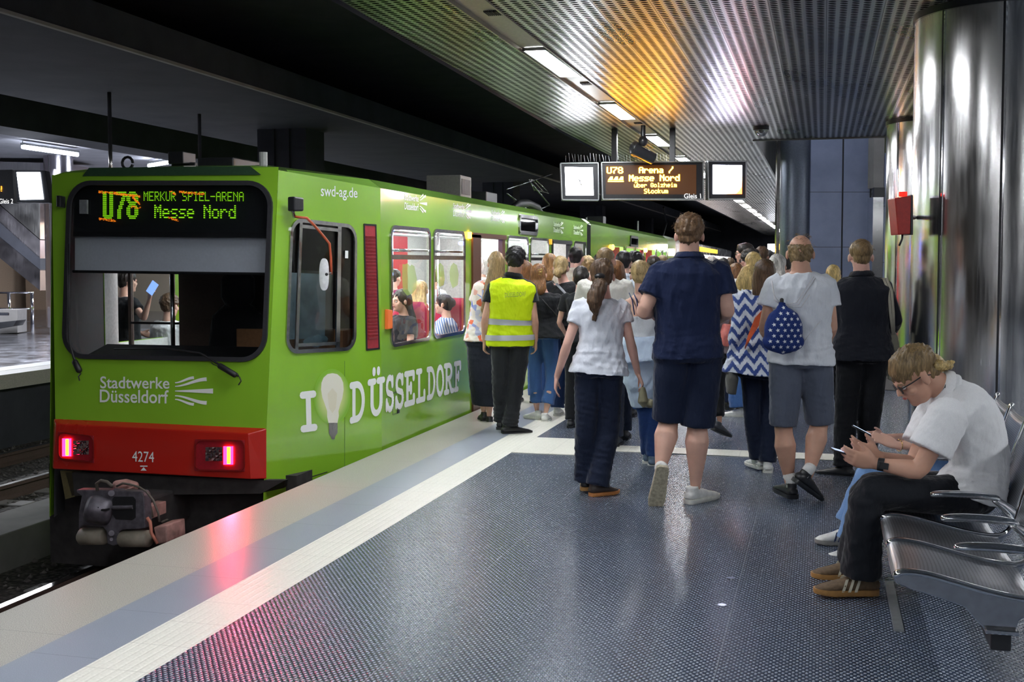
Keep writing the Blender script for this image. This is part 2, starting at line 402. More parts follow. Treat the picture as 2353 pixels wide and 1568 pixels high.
def mat_ceiling():
    m = Mat('perforated metal ceiling', (.55,.55,.54), .3, metal=1.0, aniso=.0); x, y, z = m.xyz()[0:3]
    px, py = .0765, .058
    rx = m.M('ADD', m.M('DIVIDE', x, px), 200.0); row = m.M('FLOOR', rx); fx = m.M('SUBTRACT', m.M('FRACT', rx), .5)
    par = m.M('MULTIPLY', m.M('MODULO', row, 2.0), .5)
    fy = m.M('SUBTRACT', m.M('FRACT', m.M('ADD', m.M('ADD', m.M('DIVIDE', y, py), 400.0), par)), .5)
    r2 = m.M('ADD', m.M('POWER', m.M('MULTIPLY', fx, px / .0265), 2.0), m.M('POWER', m.M('MULTIPLY', fy, py / .0185), 2.0))
    hole = m.M('LESS_THAN', r2, 1.0)
    sx = m.M('LESS_THAN', m.M('FRACT', m.M('ADD', m.M('DIVIDE', x, .3825), 100.0)), .012)
    sy = m.M('LESS_THAN', m.M('FRACT', m.M('ADD', m.M('DIVIDE', y, 1.7), 100.6)), .004)
    n = m.noise(m.co(scale=(1, .35, 1)), 2.2, 1)
    c = m.mix(hole, m.ramp(n, [(.3, (.42,.42,.41)), (.7, (.60,.60,.59))]), (.012,.012,.014)); c = m.mix(m.M('MAXIMUM', sx, sy), c, (.05,.05,.05))
    m.set('Base Color', c); m.set('Metallic', m.M('SUBTRACT', 1.0, m.M('MULTIPLY', hole, .9)))
    m.set('Roughness', m.M('ADD', m.M('MULTIPLY_ADD', n, .16, .22), m.M('MULTIPLY', hole, .55))); m.set('Specular IOR Level', m.M('SUBTRACT', .5, m.M('MULTIPLY', hole, .5)))
    # sheet bowed slightly between the rows of slots
    bow = m.M('COSINE', m.M('MULTIPLY', fx, 2 * math.pi)); pan = m.M('FRACT', m.M('ADD', m.M('DIVIDE', x, .3825), 100.0))
    h = m.M('ADD', m.M('MULTIPLY', bow, -.12), m.M('MULTIPLY', m.M('POWER', m.M('SUBTRACT', pan, .5), 2.0), .8))
    return m.bump(h, .5, .01).m
def mat_steel(name, col=(.62,.61,.6), rough=.2, sc=(30, 30, .6), aniso=.5):
    m = Mat(name, col, rough, metal=1.0, aniso=0)
    n = m.noise(m.co(scale=sc), 6, 4); n2 = m.noise(m.co(), 2.2, 2)
    m.set('Base Color', m.ramp(n, [(.3, tuple(c * .9 for c in col)), (.7, tuple(min(1, c * 1.08) for c in col))]))
    m.set('Roughness', m.M('ADD', m.M('MULTIPLY', n, rough * .5), m.M('MULTIPLY', n2, rough))); return m.bump(n, .03, .003).m
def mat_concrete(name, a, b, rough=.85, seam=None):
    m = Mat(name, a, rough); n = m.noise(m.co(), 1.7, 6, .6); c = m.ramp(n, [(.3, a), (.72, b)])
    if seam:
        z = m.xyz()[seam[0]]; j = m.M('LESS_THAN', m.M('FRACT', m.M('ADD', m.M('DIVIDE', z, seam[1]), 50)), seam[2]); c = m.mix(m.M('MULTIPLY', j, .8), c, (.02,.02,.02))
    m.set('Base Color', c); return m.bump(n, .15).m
def mat_ballast():
    m = Mat('track ballast', (.06,.055,.05), .9); v = m.n('ShaderNodeTexVoronoi'); sock(v, 'Vector', m.co()); v.inputs['Scale'].default_value = 22
    n = m.noise(m.co(), 3, 3)
    c = m.mix(m.M('MULTIPLY', n, .5), m.ramp(v.outputs['Distance'], [(0, (.20,.18,.16)), (.6, (.03,.028,.026))]), (.04,.035,.03))
    m.set('Base Color', c); return m.bump(v.outputs['Distance'], 1.0, .04).m
MS = dict(studs=mat_studs(), granite=mat_granite(), bluegrey=mat_bluegrey(), tactile=mat_tactile(), tactx=mat_tactile(1, 'dimpled cream tactile paving', True), ceiling=mat_ceiling(),
    column=mat_steel('brushed steel cladding', (.80,.79,.78), .26, (12,12,.5)), chrome=mat_steel('polished aluminium', (.80,.81,.83), .10, (8,8,8)), seatsteel=mat_steel('perforated seat steel', (.66,.67,.69), .22, (6,6,6)),
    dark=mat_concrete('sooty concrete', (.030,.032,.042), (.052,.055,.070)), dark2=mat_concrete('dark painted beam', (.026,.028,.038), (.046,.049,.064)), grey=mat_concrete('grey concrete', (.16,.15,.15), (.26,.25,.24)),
    ballast=mat_ballast(), black=plain('black rubber', (.012,.012,.014), .5), blackm=plain('black coated metal', (.02,.021,.024), .35), beige=plain('beige wall panel', (.50,.38,.28), .6), trough=plain('beige lamp trough', (.42,.38,.31), .4, metal=.3),
    slate=mat_concrete('slate blue cladding', (.12,.145,.22), (.19,.22,.32), .45, (2, .9, .012)), rail=mat_steel('worn rail steel', (.55,.52,.5), .2, (4,4,4)), railside=plain('rusty rail side', (.07,.045,.035), .8),
    white=plain('white enamel', (.8,.8,.78), .4), mauve=mat_steel('mauve steel cladding', (.60,.57,.62), .28), lamp=emis('lamp diffuser', (.93,.96,1.0), LAMP_STRENGTH), red=plain('signal red enamel', (.42,.018,.012), .35),
    tube=emis('cool lamp tube', (.8,.87,1.0), 40), screen=emis('white screen', (.86,.9,1.0), 7.0), frame=plain('sign frame', (.42,.44,.44), .3, metal=.6))
Y0, Y1 = -26.0, 78.0
def slabbox(name, x0, x1, y0, y1, z0, z1, m): return struct(name, MB().box((x0, y0, z0), (x1, y1, z1)), m)
# ---------------------------------------------------------------- near platform
slabbox('floor', -2.44, 9.0, Y0, Y1, -.12, 0, MS['studs'])
slabbox('trim_1', -3.50, -3.03, Y0, Y1, -.14, 0, MS['granite'])
slabbox('trim_2', -3.03, -2.72, Y0, Y1, -.14, 0, MS['bluegrey'])
slabbox('trim_3', -2.72, -2.44, Y0, Y1, -.14, 0, MS['tactile'])
struct('trim_4', MB().slab([(-2.44, 9.2, .001), (-1.78, 9.2, .001), (-1.68, 9.4, .001), (-1.68, 10.05, .001), (-2.44, 10.05, .001)], (0, 0, .006)), MS['tactx'])
struct('trim_5', MB().box((-1.68, 9.48, .001), (5, 9.78, .006)), MS['tactx'])
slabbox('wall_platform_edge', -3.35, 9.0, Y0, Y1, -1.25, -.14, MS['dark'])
# floor channel beside the bench and small round plates
mk('floor_channel', MB().box((.31, 5.12, .0), (.35, 5.9, .010)), MS['frame'], label='narrow steel channel set in the floor under the bench front', cat='floor channel')
for (x, y, lb) in ((1680, 1330, 'round steel floor plate farther from the viewer, before the brown shoes'), (1659, 1392, 'round steel floor plate nearer the viewer, before the brown shoes')):
    p = onZ(x, y, 0); mk('floor_plate', MB().cyl(p, p + Vector((0, 0, .004)), .020, 20), MS['seatsteel'], label=lb, cat='floor plate', group='round plates in the floor')
# ---------------------------------------------------------------- track bed
slabbox('ground', -11.2, -3.3, Y0, Y1, -1.4, -1.06, MS['ballast'])
mk('track_kerb', MB().slab([(-7.35, Y0, -1.1), (-7.3, Y0, -.75), (-6.68, Y0, -.75), (-6.64, Y0, -1.1)], (0, Y1 - Y0, 0)), MS['grey'], label='long grey concrete kerb running between the two tracks', cat='kerb', bevel=.01)
def rail(X, lb):
    pr = [(-.07,-1.06),(.07,-1.06),(.07,-1.045),(.012,-1.02),(.012,-.945),(.036,-.935),(.036,-.905),(.028,-.9),(-.028,-.9),(-.036,-.905),(-.036,-.935),(-.012,-.945),(-.012,-1.02),(-.07,-1.045)]
    r = empty('rail', (X, 0, -1.06), label=lb, cat='rail', group='running rails')
    mk('rail_body', MB().slab([(X + a, Y0, b) for a, b in pr], (0, Y1 - Y0, 0)), MS['railside'], r)
    mk('rail_head', MB().box((X - .034, Y0, -.9), (X + .034, Y1, -.897)), MS['rail'], r, label='bright polished running surface')
rail(-5.64, 'bright steel rail nearest the platform, running under the green tram')
rail(-4.2, 'steel rail hidden close below the platform edge')
rail(-8.70, 'near rail of the far empty track'); rail(-10.15, 'far rail of the far empty track')
for k in range(8):
    y = 6.5 + k * .7
    for X0, nm in ((-6.1, 'below the tram end'), (-10.6, 'on the far track')):
        mk('sleeper', MB().box((X0, y, -1.09), (X0 + 2.35, y + .24, -1.045)), MS['grey'], bevel=.01, label='grey concrete sleeper ' + nm, cat='sleeper', group='sleepers ' + nm)
def stones():
    r = random.Random(3); mb = MB()
    for i in range(2600):
        X = r.choice((r.uniform(-6.6, -3.7), r.uniform(-11, -7.4))); y = r.uniform(4, 17); s = r.uniform(.012, .032)
        c = Vector((X, y, -1.055 + s * .3)); v = []; R = r.random() * 6
        for k in range(6):
            d = [(1,0,0),(-1,0,0),(0,1,0),(0,-1,0),(0,0,1),(0,0,-1)][k]; q = Vector(d) * s * r.uniform(.6, 1.3); q.rotate(Matrix.Rotation(R, 3, 'Z')); v.append(c + q)
        mb.add(v, [(0,2,4),(2,1,4),(1,3,4),(3,0,4),(2,0,5),(1,2,5),(3,1,5),(0,3,5)])
    o = mk('gravel', mb, plain('ballast stone', (.11,.10,.095), .9, 15, .5), kind='stuff', label='broken grey ballast stones between the rails', cat='gravel')
stones()
# ---------------------------------------------------------------- far platform (track 2)
slabbox('floor_far', -26, -11.35, Y0, Y1, -.2, 0, mat_steel('pale polished far floor', (.42,.43,.48), .28, (1,1,1)))
slabbox('trim_6', -11.35, -10.93, Y0, Y1, -.2, 0, MS['granite']); slabbox('trim_7', -11.75, -11.35, Y0, Y1, -.19, .003, MS['white']); slabbox('wall_far_platform_edge', -26, -11.1, Y0, Y1, -1.3, -.2, MS['dark'])
# ---------------------------------------------------------------- ceiling of the near platform
edge = [(-3.12, Y0), (-3.14, 7.4), (-3.31, 13.0), (-3.375, 15.4), (-3.40, 19.0), (-3.5, 33.0), (-3.5, Y1)]
CZ = 3.3; HX0, HX1, HY0, HY1 = -.95, 1.08, 17.2, 25.0
cm = MB()
for (xa, ya), (xb, yb) in zip(edge[:-1], edge[1:]):
    cm.quad((xa, ya, CZ), (-2.44, ya, CZ), (-2.44, yb, CZ), (xb, yb, CZ))
for ya, yb in ((Y0, HY0), (HY1, Y1)): cm.quad((-2.19, ya, CZ), (9, ya, CZ), (9, yb, CZ), (-2.19, yb, CZ))
cm.quad((-2.19, HY0, CZ), (HX0, HY0, CZ), (HX0, HY1, CZ), (-2.19, HY1, CZ)); cm.quad((HX1, HY0, CZ), (9, HY0, CZ), (9, HY1, CZ), (HX1, HY1, CZ))
struct('ceiling', cm, MS['ceiling'])
rm = MB()
for (xa, ya), (xb, yb) in zip(edge[:-1], edge[1:]): rm.quad((xa - .004, ya, CZ - .03), (xb - .004, yb, CZ - .03), (xb - .004, yb, 4.7), (xa - .004, ya, 4.7))
struct('wall_ceiling_side', rm, MS['dark'])
rm = MB(); rm.quad((HX0, HY0, CZ), (HX0, HY1, CZ), (HX0, HY1, 6), (HX0, HY0, 6)); rm.quad((HX1, HY0, CZ), (HX1, HY1, CZ), (HX1, HY1, 6), (HX1, HY0, 6)); rm.quad((HX0, HY1, CZ), (HX1, HY1, CZ), (HX1, HY1, 6), (HX0, HY1, 6)); rm.quad((HX0, HY0, 6), (HX1, HY0, 6), (HX1, HY1, 6), (HX0, HY1, 6))
rm.box((HX0 - .04, HY0 - .04, CZ - .02), (HX1 + .04, HY0, CZ + .1))
struct('wall_shaft_opening', rm, MS['grey'])
# lamp trough
tm = MB(); tm.quad((-2.44, Y0, CZ + .02), (-2.19, Y0, CZ + .02), (-2.19, Y1, CZ + .02), (-2.44, Y1, CZ + .02))
tm.box((-2.443, Y0, CZ - .012), (-2.43, Y1, CZ + .03)); tm.box((-2.2, Y0, CZ - .012), (-2.187, Y1, CZ + .03))
struct('trim_8', tm, MS['trough'])
lamp_names = ['far lamps in the trough beyond the departure sign']
for k in range(-9, 19):
    y = 9.48 + 3.4 * k
    lb = {-1: 'ceiling lamp at the top edge of the photo', 0: 'largest bright ceiling lamp, left of the orange glow', 1: 'second bright ceiling lamp above the departure sign', 2: 'third ceiling lamp beside the camera bracket', 3: 'ceiling lamp just peeping over the departure sign'}.get(k)
    g = None
    if lb is None: lb = 'small bright ceiling lamp in the receding row' if k > 3 else 'ceiling lamp above and behind the viewer'; g = 'far ceiling lamps' if k > 3 else 'ceiling lamps behind the viewer'
    r = empty('ceiling_lamp', (-2.315, y, CZ), label=lb, cat='lamp', group=g)
    mk('diffuser', MB().box((-2.40, y, CZ - .006), (-2.225, y + 1.4, CZ + .012)), MS['lamp'], r)
    if k <= 6:
        f = MB(); f.box((-2.415, y - .012, CZ - .01), (-2.4, y + 1.412, CZ + .018)); f.box((-2.225, y - .012, CZ - .01), (-2.21, y + 1.412, CZ + .018)); f.box((-2.415, y - .012, CZ - .01), (-2.21, y, CZ + .018)); f.box((-2.415, y + 1.4, CZ - .01), (-2.21, y + 1.412, CZ + .018))
        mk('frame', f, MS['frame'], r)
    if -2 < k < 4:
        f = MB()
        for i in range(9): f.box((-2.33 + .014 * i, y + 1.95, CZ + .008), (-2.324 + .014 * i, y + 2.09, CZ + .019))
        mk('ceiling_vent', f, MS['black'], label='small slotted vent in the lamp trough' + {-1: ' left of the largest lamp', 0: ' between the two largest lamps', 1: ' beyond the second lamp', 2: ' beyond the third lamp', 3: ' above the departure sign'}[k], cat='vent')
# a second row of lamps over the far side of the same platform (seen mirrored in the columns)
for k in range(-5, 12):
    y = 9.48 + 3.4 * k
    mk('ceiling_lamp', MB().box((4.8, y, CZ - .012), (5.0, y + 1.4, CZ - .002)), MS['lamp'], label='ceiling lamp over the far side of the platform', cat='lamp', group='ceiling lamps beyond the columns')
# dark hall over the tracks
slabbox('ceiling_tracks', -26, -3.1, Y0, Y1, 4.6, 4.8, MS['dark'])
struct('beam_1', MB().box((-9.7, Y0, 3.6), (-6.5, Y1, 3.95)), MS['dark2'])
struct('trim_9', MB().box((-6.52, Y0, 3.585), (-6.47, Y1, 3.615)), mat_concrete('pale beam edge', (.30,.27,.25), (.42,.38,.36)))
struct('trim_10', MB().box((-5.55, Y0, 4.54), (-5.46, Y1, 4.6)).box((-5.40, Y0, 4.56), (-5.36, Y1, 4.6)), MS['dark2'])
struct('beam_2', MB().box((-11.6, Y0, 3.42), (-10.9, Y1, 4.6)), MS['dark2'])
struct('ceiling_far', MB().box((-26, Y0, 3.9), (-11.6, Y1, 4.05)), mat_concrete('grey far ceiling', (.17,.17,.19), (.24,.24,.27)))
struct('wall_right', MB().box((9, Y0, -.1), (9.2, Y1, 3.4)), mat_steel('steel wall panel', (.5,.49,.48), .3))
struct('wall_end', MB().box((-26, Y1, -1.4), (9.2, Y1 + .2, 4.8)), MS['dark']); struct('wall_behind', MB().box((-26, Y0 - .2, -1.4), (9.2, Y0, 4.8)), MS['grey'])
struct('wall_left', MB().box((-26.2, Y0, -1.4), (-26, Y1, 4.8)), MS['beige'])
# concrete pillars between the tracks
for y in (16.6, 29.0, 41.5, 54.0):
    mb = MB(); mb.box((-8.45, y + .02, -1.1), (-7.64, y + .7, 3.6)); mb.box((-8.2, y, -1.1), (-8.16, y + .02, 3.6)); mb.box((-7.95, y, -1.1), (-7.91, y + .02, 3.6))
    struct('pillar', mb, MS['dark2'])
# hanger poles
for (x, y0, lb) in ((251, 212, 'slim steel hanger pole above the left of the tram front'), (458, 262, 'slim steel hanger pole above the middle of the tram front')):
    p = onZ(x, y0, 3.6); mk('hanger_pole', MB().cyl((p.x, p.y, 1.9), (p.x, p.y, 3.6), .024, 14), MS['rail'], smooth=True, label=lb, cat='pole', group='hanger poles')
# far platform: column, escalator underside, wall, handrail, bench, tube lamps
c = onZ(122, 766, 0); mb = MB(); mb.cyl((c.x, c.y + .3, .12), (c.x, c.y + .3, 3.9), .31, 40)
fc = empty('far_column', (c.x, c.y + .3, 0), label='round steel-clad column on the far platform, left of the tram', cat='column')
mk('cladding', mb, MS['mauve'], fc, auto=40); mk('foot_ring', MB().cyl((c.x, c.y + .3, 0), (c.x, c.y + .3, .12), .25, 32), MS['grey'], fc); mk('seam', MB().box((c.x - .02, c.y - .022, .12), (c.x - .012, c.y + 0, 3.9)), MS['black'], fc)
struct('wall_far', MB().box((-25.5, 33.5, 0), (-14.6, 33.8, 3.9)), MS['beige']); struct('trim_11', MB().box((-25.5, 33.44, 1.78), (-14.6, 33.5, 2.15)), MS['white']); struct('trim_12', MB().box((-25.5, 33.42, 1.70), (-14.6, 33.5, 1.78)).box((-25.5, 33.42, 2.15), (-14.6, 33.5, 2.2)), MS['red'])
es = empty('escalator', (-16, 27, 0), label='steel-clad underside of the escalator on the far platform', cat='escalator')
D_ = 26.5
def esl(name, px, th, m):
    P = [onD(x, y, D_) for x, y in px]; mk(name, MB().slab(P, FH * th), m, es)
esl('lower_cladding', [(-60, 495), (-60, 545), (92, 668), (92, 620)], 2.2, MS['mauve'])
esl('dark_soffit', [(-60, 455), (-60, 497), (92, 622), (92, 592)], 2.0, MS['dark2'])
esl('upper_cladding', [(-60, 395), (-60, 458), (92, 594), (92, 552), (0, 472)], 2.25, MS['mauve'])
esl('side_panel', [(-60, 385), (0, 470), (92, 550), (92, 374), (-60, 370)], 1.9, MS['column'])
esl('right_panel', [(150, 374), (92, 374), (92, 460), (150, 510)], 1.9, MS['mauve'])
hr = empty('handrail', onD(60, 760, 29.5), label='steel handrail on the far platform before the beige wall', cat='handrail'); mb = MB()
for px in ((20, 672), (73, 672)): a = onD(px[0], 672, 29.5); mb = MB().cyl((a.x, a.y, 0), (a.x, a.y, a.z), .045, 12); mk('post', mb, MS['chrome'], hr, smooth=True)
for yy in (673, 710): mk('bar', MB().cyl(onD(-80, yy, 29.5), onD(78, yy, 29.5), .022, 10), MS['chrome'], hr, smooth=True)
fb = empty('far_bench', onD(20, 765, 26), label='grey metal bench on the far platform at the photo edge', cat='bench')
a = onD(10, 745, 25.5)
mk('seat', MB().slab([onD(-30, 744, 25), onD(38, 737, 25), onD(30, 750, 25), onD(-30, 760, 25)], FH * .5), MS['blackm'], fb); mk('side_box', MB().slab([onD(-20, 712, 25.6), onD(40, 712, 25.6), onD(40, 765, 25.6), onD(-20, 768, 25.6)], FH * .5), MS['grey'], fb)
mk('armrest', MB().tube([onD(-20, 722, 24.8), onD(20, 722, 24.8)], .03), MS['chrome'], fb)
for (xa, ya, xb, yb, lb) in ((52, 338, 178, 356, 'cool white lamp tube over the far platform, left edge'), (342, 381, 386, 374, 'lamp tube showing just above the tram roof')):
    A, B = onZ(xa, ya, 3.76), onZ(xb, yb, 3.76); t = empty('tube_lamp', A, label=lb, cat='lamp'); mk('tube', MB().cyl(A, B, .035, 10), MS['tube'], t); mk('holder', MB().cyl(A + Vector((0, 0, .03)), A + Vector((0, 0, .12)), .01, 6).obox((A + B) / 2 + Vector((0, 0, .06)), (B - A) * .5, Vector((.05, 0, 0)), Vector((0, 0, .02))), MS['frame'], t)
for y in (8, 14, 20, 26, 32): area('far platform light', (-16, y, 3.6), .3, 3.0, 200, (.88,.92,1))
# far sign, track 2
FSD = 18.3
def boxsign(px, D, th, name, parent, m=None, bev=.006):
    P = [onD(x, y, D) for x, y in px]; return mk(name, MB().slab(P, FH * th), m or MS['frame'], parent, bevel=bev), P
fs = empty('departure_sign', onD(50, 425, FSD), label='departure sign of the far track with a white clock screen', cat='sign')
boxsign([(-110, 392), (28, 390), (33, 468), (-105, 470)], FSD, .18, 'display_box', fs, MS['blackm'])
boxsign([(33, 391), (104, 392), (116, 467), (38, 466)], FSD, .18, 'clock_box', fs, MS['blackm'])
P = [onD(x, y, FSD - .012) for x, y in ((46, 459), (100, 458), (92, 396), (38, 396))]; mk('clock_screen', MB().add(P, [(0, 1, 2, 3)]), emis('far clock screen', (.85,.9,1), 9), fs)
P = [onD(x, y, FSD - .012) for x, y in ((-2, 468), (30, 468), (30, 457), (-2, 457))]; text_on('lettering', 'Gleis 2', P, -FH * .002, emis('white letters lit', (.9,.9,.9), .8), fs)
P = [onD(x, y, FSD - .012) for x, y in ((-8, 440), (6, 440), (6, 428), (-8, 428))]; mb = MB(); dots(mb, P, 'n!', -FH * .002, bold=True); mk('led_text', mb, emis('amber led', (1, .35, .01), 8), fs)
# ---------------------------------------------------------------- columns of the near platform
def steel_column(cx, cy, R, lb, seams, z0=.12, ztop=3.3, nm='steel_column'):
    r = empty(nm, (cx, cy, 0), label=lb, cat='column')
    mk('cladding', MB().cyl((cx, cy, z0), (cx, cy, ztop), R, 96), MS['column'], r, auto=40)
    mk('plinth', MB().cyl((cx, cy, 0), (cx, cy, z0), R - .02, 48), MS['grey'], r, auto=40)
    mk('top_collar', MB().cyl((cx, cy, ztop - .05), (cx, cy, ztop), R + .012, 64), MS['blackm'], r, auto=40)
    for a in seams:
        d = Vector((math.cos(a), math.sin(a), 0)); t = Vector((-d.y, d.x, 0)); c = Vector((cx, cy, (z0 + ztop) / 2)) + d * R
        mk('seam', MB().obox(c, d * .004, t * .007, Vector((0, 0, (ztop - z0) / 2))), MS['blackm'], r)
        mk('seam', MB().obox(c + t * .014, d * .006, t * .005, Vector((0, 0, (ztop - z0) / 2))), MS['chrome'], r, label='bright edge strip of the seam')
    return r
def colcentre(xl, D, R):       # left silhouette at pixel column xl
    p = onD(xl, 604, D); return p + RT * R * 1.03
R1 = .62; c1 = colcentre(2097, 8.3, R1); c1.z = 0
def seam_angle(c, R, x):
    best = None
    for k in range(720):
        a = math.radians(-180 + k * .5); p = Vector((c.x + R * math.cos(a), c.y + R * math.sin(a), 1.55)); n = Vector((math.cos(a), math.sin(a), 0))
        if n.dot(EYE - p) < 0: continue
        v = p - EYE; u = 1176.5 + F * v.dot(RT) / v.dot(FW)
        if best is None or abs(u - x) < best[0]: best = (abs(u - x), a)
    return best[1]
steel_column(c1.x, c1.y, R1, 'big brushed steel column at the right edge behind the bench', [seam_angle(c1, R1, 2158), seam_angle(c1, R1, 2297)])
R2 = .62; c2 = colcentre(2034, 14.6, R2); c2.z = 0
steel_column(c2.x, c2.y, R2, 'second steel column, half hidden behind the big one', [seam_angle(c2, R2, 2058)])
pl = mk('column_base_block', MB().slab([onZ(1985, 893, 0), onZ(2100, 902, 0), onZ(2110, 884, 0), onZ(1985, 876, 0)], (0, 0, .16)), MS['grey'], label='low grey block at the foot of the second steel column', cat='block', bevel=.01)
# red call box on the big column
cb = empty('call_box', onD(2078, 540, 8.1), label='red tapered call box mounted on the side of the big steel column', cat='call box')
mk('body', MB().slab([onD(2056, 455, 8.0), onD(2094, 450, 8.0), onD(2092, 538, 8.0), onD(2064, 540, 8.0)], FH * .16), MS['red'], cb, bevel=.006)
mk('lamp', MB().cyl(onD(2075, 452, 8.06), onD(2075, 441, 8.06), .028, 20), emis('red lens', (.8,.02,.01), .6, (.5,.02,.01)), cb, smooth=False)
mk('cable', MB().tube([onD(2074, 538, 8.06), onD(2073, 549, 8.06), onD(2070, 556, 8.06), onD(2066, 565, 8.06)], .007), MS['black'], cb, smooth=True)
mk('bracket', MB().limb([onD(2090, 500, 8.14), onD(2101, 500, 8.3)], .015), MS['blackm'], cb)
mk('back_plate', MB().slab([onD(2093, 448, 8.02), onD(2098, 448, 8.02), onD(2098, 540, 8.02), onD(2093, 540, 8.02)], FH * .2), MS['blackm'], cb)
# ---------------------------------------------------------------- lift shaft beyond the crowd
ls = empty('lift_shaft', (0, 19.5, 0), label='slate-blue lift shaft rising through the ceiling behind the crowd', cat='lift shaft')
def lp(x, D=19.3): p = onD(x, 604, D); return p
a, b = lp(1790), lp(1862); R = (b - a).length / 2; cc = (a + b) / 2
mk('round_corner', MB().cyl((cc.x, cc.y + R, 0), (cc.x, cc.y + R, 5.9), R, 40), plain('slate steel tube', (.12,.14,.18), .35, metal=.6), ls, auto=40)
p0, p1, p2, p3 = lp(1860), lp(1932), lp(1936), lp(1996)
def wallp(name, A, B, th, m, z0=0, z1=5.9): mk(name, MB().slab([Vector((A.x, A.y, z0)), Vector((B.x, B.y, z0)), Vector((B.x, B.y, z1)), Vector((A.x, A.y, z1))], FH * th), m, ls)
wallp('panel', p0, p1, .5, MS['slate']); wallp('seam', p1 + FH * .02, p2 + FH * .02, .1, MS['black']); wallp('panel', p2, p3, .5, MS['slate']); wallp('seam', p3, lp(2000), .12, MS['black'])
wallp('edge_strip', lp(1783), lp(1790), .1, mat_steel('dark edge strip', (.2,.2,.2), .4), 0, 5.9)
st = empty('stair_side', lp(2015, 19.0), label='pale concrete and steel stair side between lift shaft and second column', cat='stair wall')
A, B = lp(2004, 18.9), lp(2028, 18.9)
mk('concrete_panel', MB().slab([Vector((A.x, A.y, 2.75)), Vector((B.x, B.y, 2.75)), Vector((B.x, B.y, 5.5)), Vector((A.x, A.y, 5.5))], FH * .3), MS['grey'], st)
mk('steel_panel', MB().slab([Vector((A.x, A.y, 0)), Vector((B.x, B.y, 0)), Vector((B.x, B.y, 2.6)), Vector((A.x, A.y, 2.6))], FH * .3), MS['chrome'], st)
mk('cross_bar', MB().slab([Vector((A.x, A.y, 2.6)) - FH * .05, Vector((B.x, B.y, 2.6)) - FH * .05, Vector((B.x, B.y, 2.75)) - FH * .05, Vector((A.x, A.y, 2.75)) - FH * .05], FH * .1), MS['blackm'], st)
A, B = lp(2029, 18.9), lp(2036, 18.9); mk('post', MB().slab([Vector((A.x, A.y, 0)), Vector((B.x, B.y, 0)), Vector((B.x, B.y, 3.3)), Vector((A.x, A.y, 3.3))], FH * .1), MS['slate'], st)
area('shaft light', (0, 18.2, 5.8), 1.4, 1.0, 40, (.85,.9,1))
# dome camera and cctv bracket
p = onZ(1749, 290, CZ); dm = empty('dome_camera', p, label='clear dome camera under the metal ceiling', cat='camera')
mk('dome', MB().ell(p - Vector((0, 0, .05)), Vector((.085, 0, 0)), Vector((0, .085, 0)), Vector((0, 0, .085))), glass('dome glass', (.75,.77,.8), .15), dm, smooth=True)
mk('base', MB().cyl(p - Vector((0, 0, .05)), p, .1, 28), MS['blackm'], dm); mk('lens', MB().ell(p - Vector((0, 0, .06)), Vector((.03, 0, 0)), Vector((0, .03, 0)), Vector((0, 0, .03))), MS['black'], dm, smooth=True)
q = onZ(1478, 288, CZ); cv = empty('bullet_camera', q, label='black ceiling camera on a bracket beside the third lamp', cat='camera')
mk('bracket', MB().cyl(q, q - Vector((0, 0, .22)), .03, 12), MS['blackm'], cv); mk('joint', MB().ell(q - Vector((0, 0, .2)), Vector((.06, 0, 0)), Vector((0, .06, 0)), Vector((0, 0, .07))), MS['blackm'], cv, smooth=True)
mk('housing', MB().cyl(q + Vector((-.12, -.05, -.3)), q + Vector((.12, .1, -.42)), .075, 20), MS['blackm'], cv, auto=40); mk('knuckle', MB().ell(q + Vector((-.1, 0, -.3)), Vector((.08, 0, 0)), Vector((0, .08, 0)), Vector((0, 0, .1))), MS['blackm'], cv, smooth=True)
# ---------------------------------------------------------------- departure sign, track 1
SD = 15.4
sg = empty('departure_sign', onD(1500, 415, SD), label='departure sign of the near track with amber text and two lit screens', cat='sign')
def sq(px, d=0.0): return [onD(x, y, SD + d) for x, y in px]
def signbox(name, px, face):
    o = mk(name, MB().slab(sq(px, .03), FH * .22), MS['blackm'], sg, bevel=.005)
    Q = sq([px[0], px[1], px[2], px[3]]); mb = MB(); rring(mb, Q, .014, FH * .03, 2, .02); mk('rim', mb, MS['frame'], o); return o
cbx = signbox('clock_box', [(1291, 460), (1377, 461), (1376, 373), (1287, 374)], None)
tbx = signbox('text_box', [(1384, 459), (1618, 459), (1617, 370), (1381, 372)], None)
mk('display_face', MB().add(sq([(1392, 447), (1600, 447), (1600, 379), (1391, 380)], .027), [(0,1,2,3)]), emis('amber bloom on dark matrix', (1, .32, .03), .035, (.03,.018,.01)), sg)  # faint amber emission paints the letters' bloom onto the dark face
vbx = signbox('video_box', [(1627, 459), (1716, 458), (1717, 369), (1626, 369)], None)
mk('clock_screen', MB().add(sq([(1300, 449), (1364, 449), (1362, 385), (1298, 384)], .024), [(0,1,2,3)]), emis('clock face light', (.9,.93,1.0), 12), sg)
mk('clock_hand', MB().slab(sq([(1329, 413), (1332, 412), (1339, 430), (1337, 430)], .018), -FH * .002).slab(sq([(1327, 417), (1335, 412), (1336, 413), (1328, 418)], .018), -FH * .002), plain('grey clock hand', (.5,.5,.52), .5), sg)
def vid():
    m = Mat('video picture', (.02,.02,.02), .4); tc = m.co('Generated'); x, y, z = m.xyz(tc)[0:3]
    f = m.M('SUBTRACT', m.M('ADD', x, m.M('MULTIPLY', z, -1.0)), .0); f2 = m.M('ADD', f, m.M('MULTIPLY', m.noise(tc, 3, 1), .5))
    c = m.ramp(f2, [(.42, (.72,.74,1.0)), (.68, (1.0,.42,.30)), (1.0, (1.0,.12,.02))]); m.set('Emission Color', c); m.set('Emission Strength', 9.0); return m.m
mk('video_screen', MB().add(sq([(1638, 446), (1705, 446), (1705, 380), (1638, 379)], .024), [(0,1,2,3)]), vid(), sg)
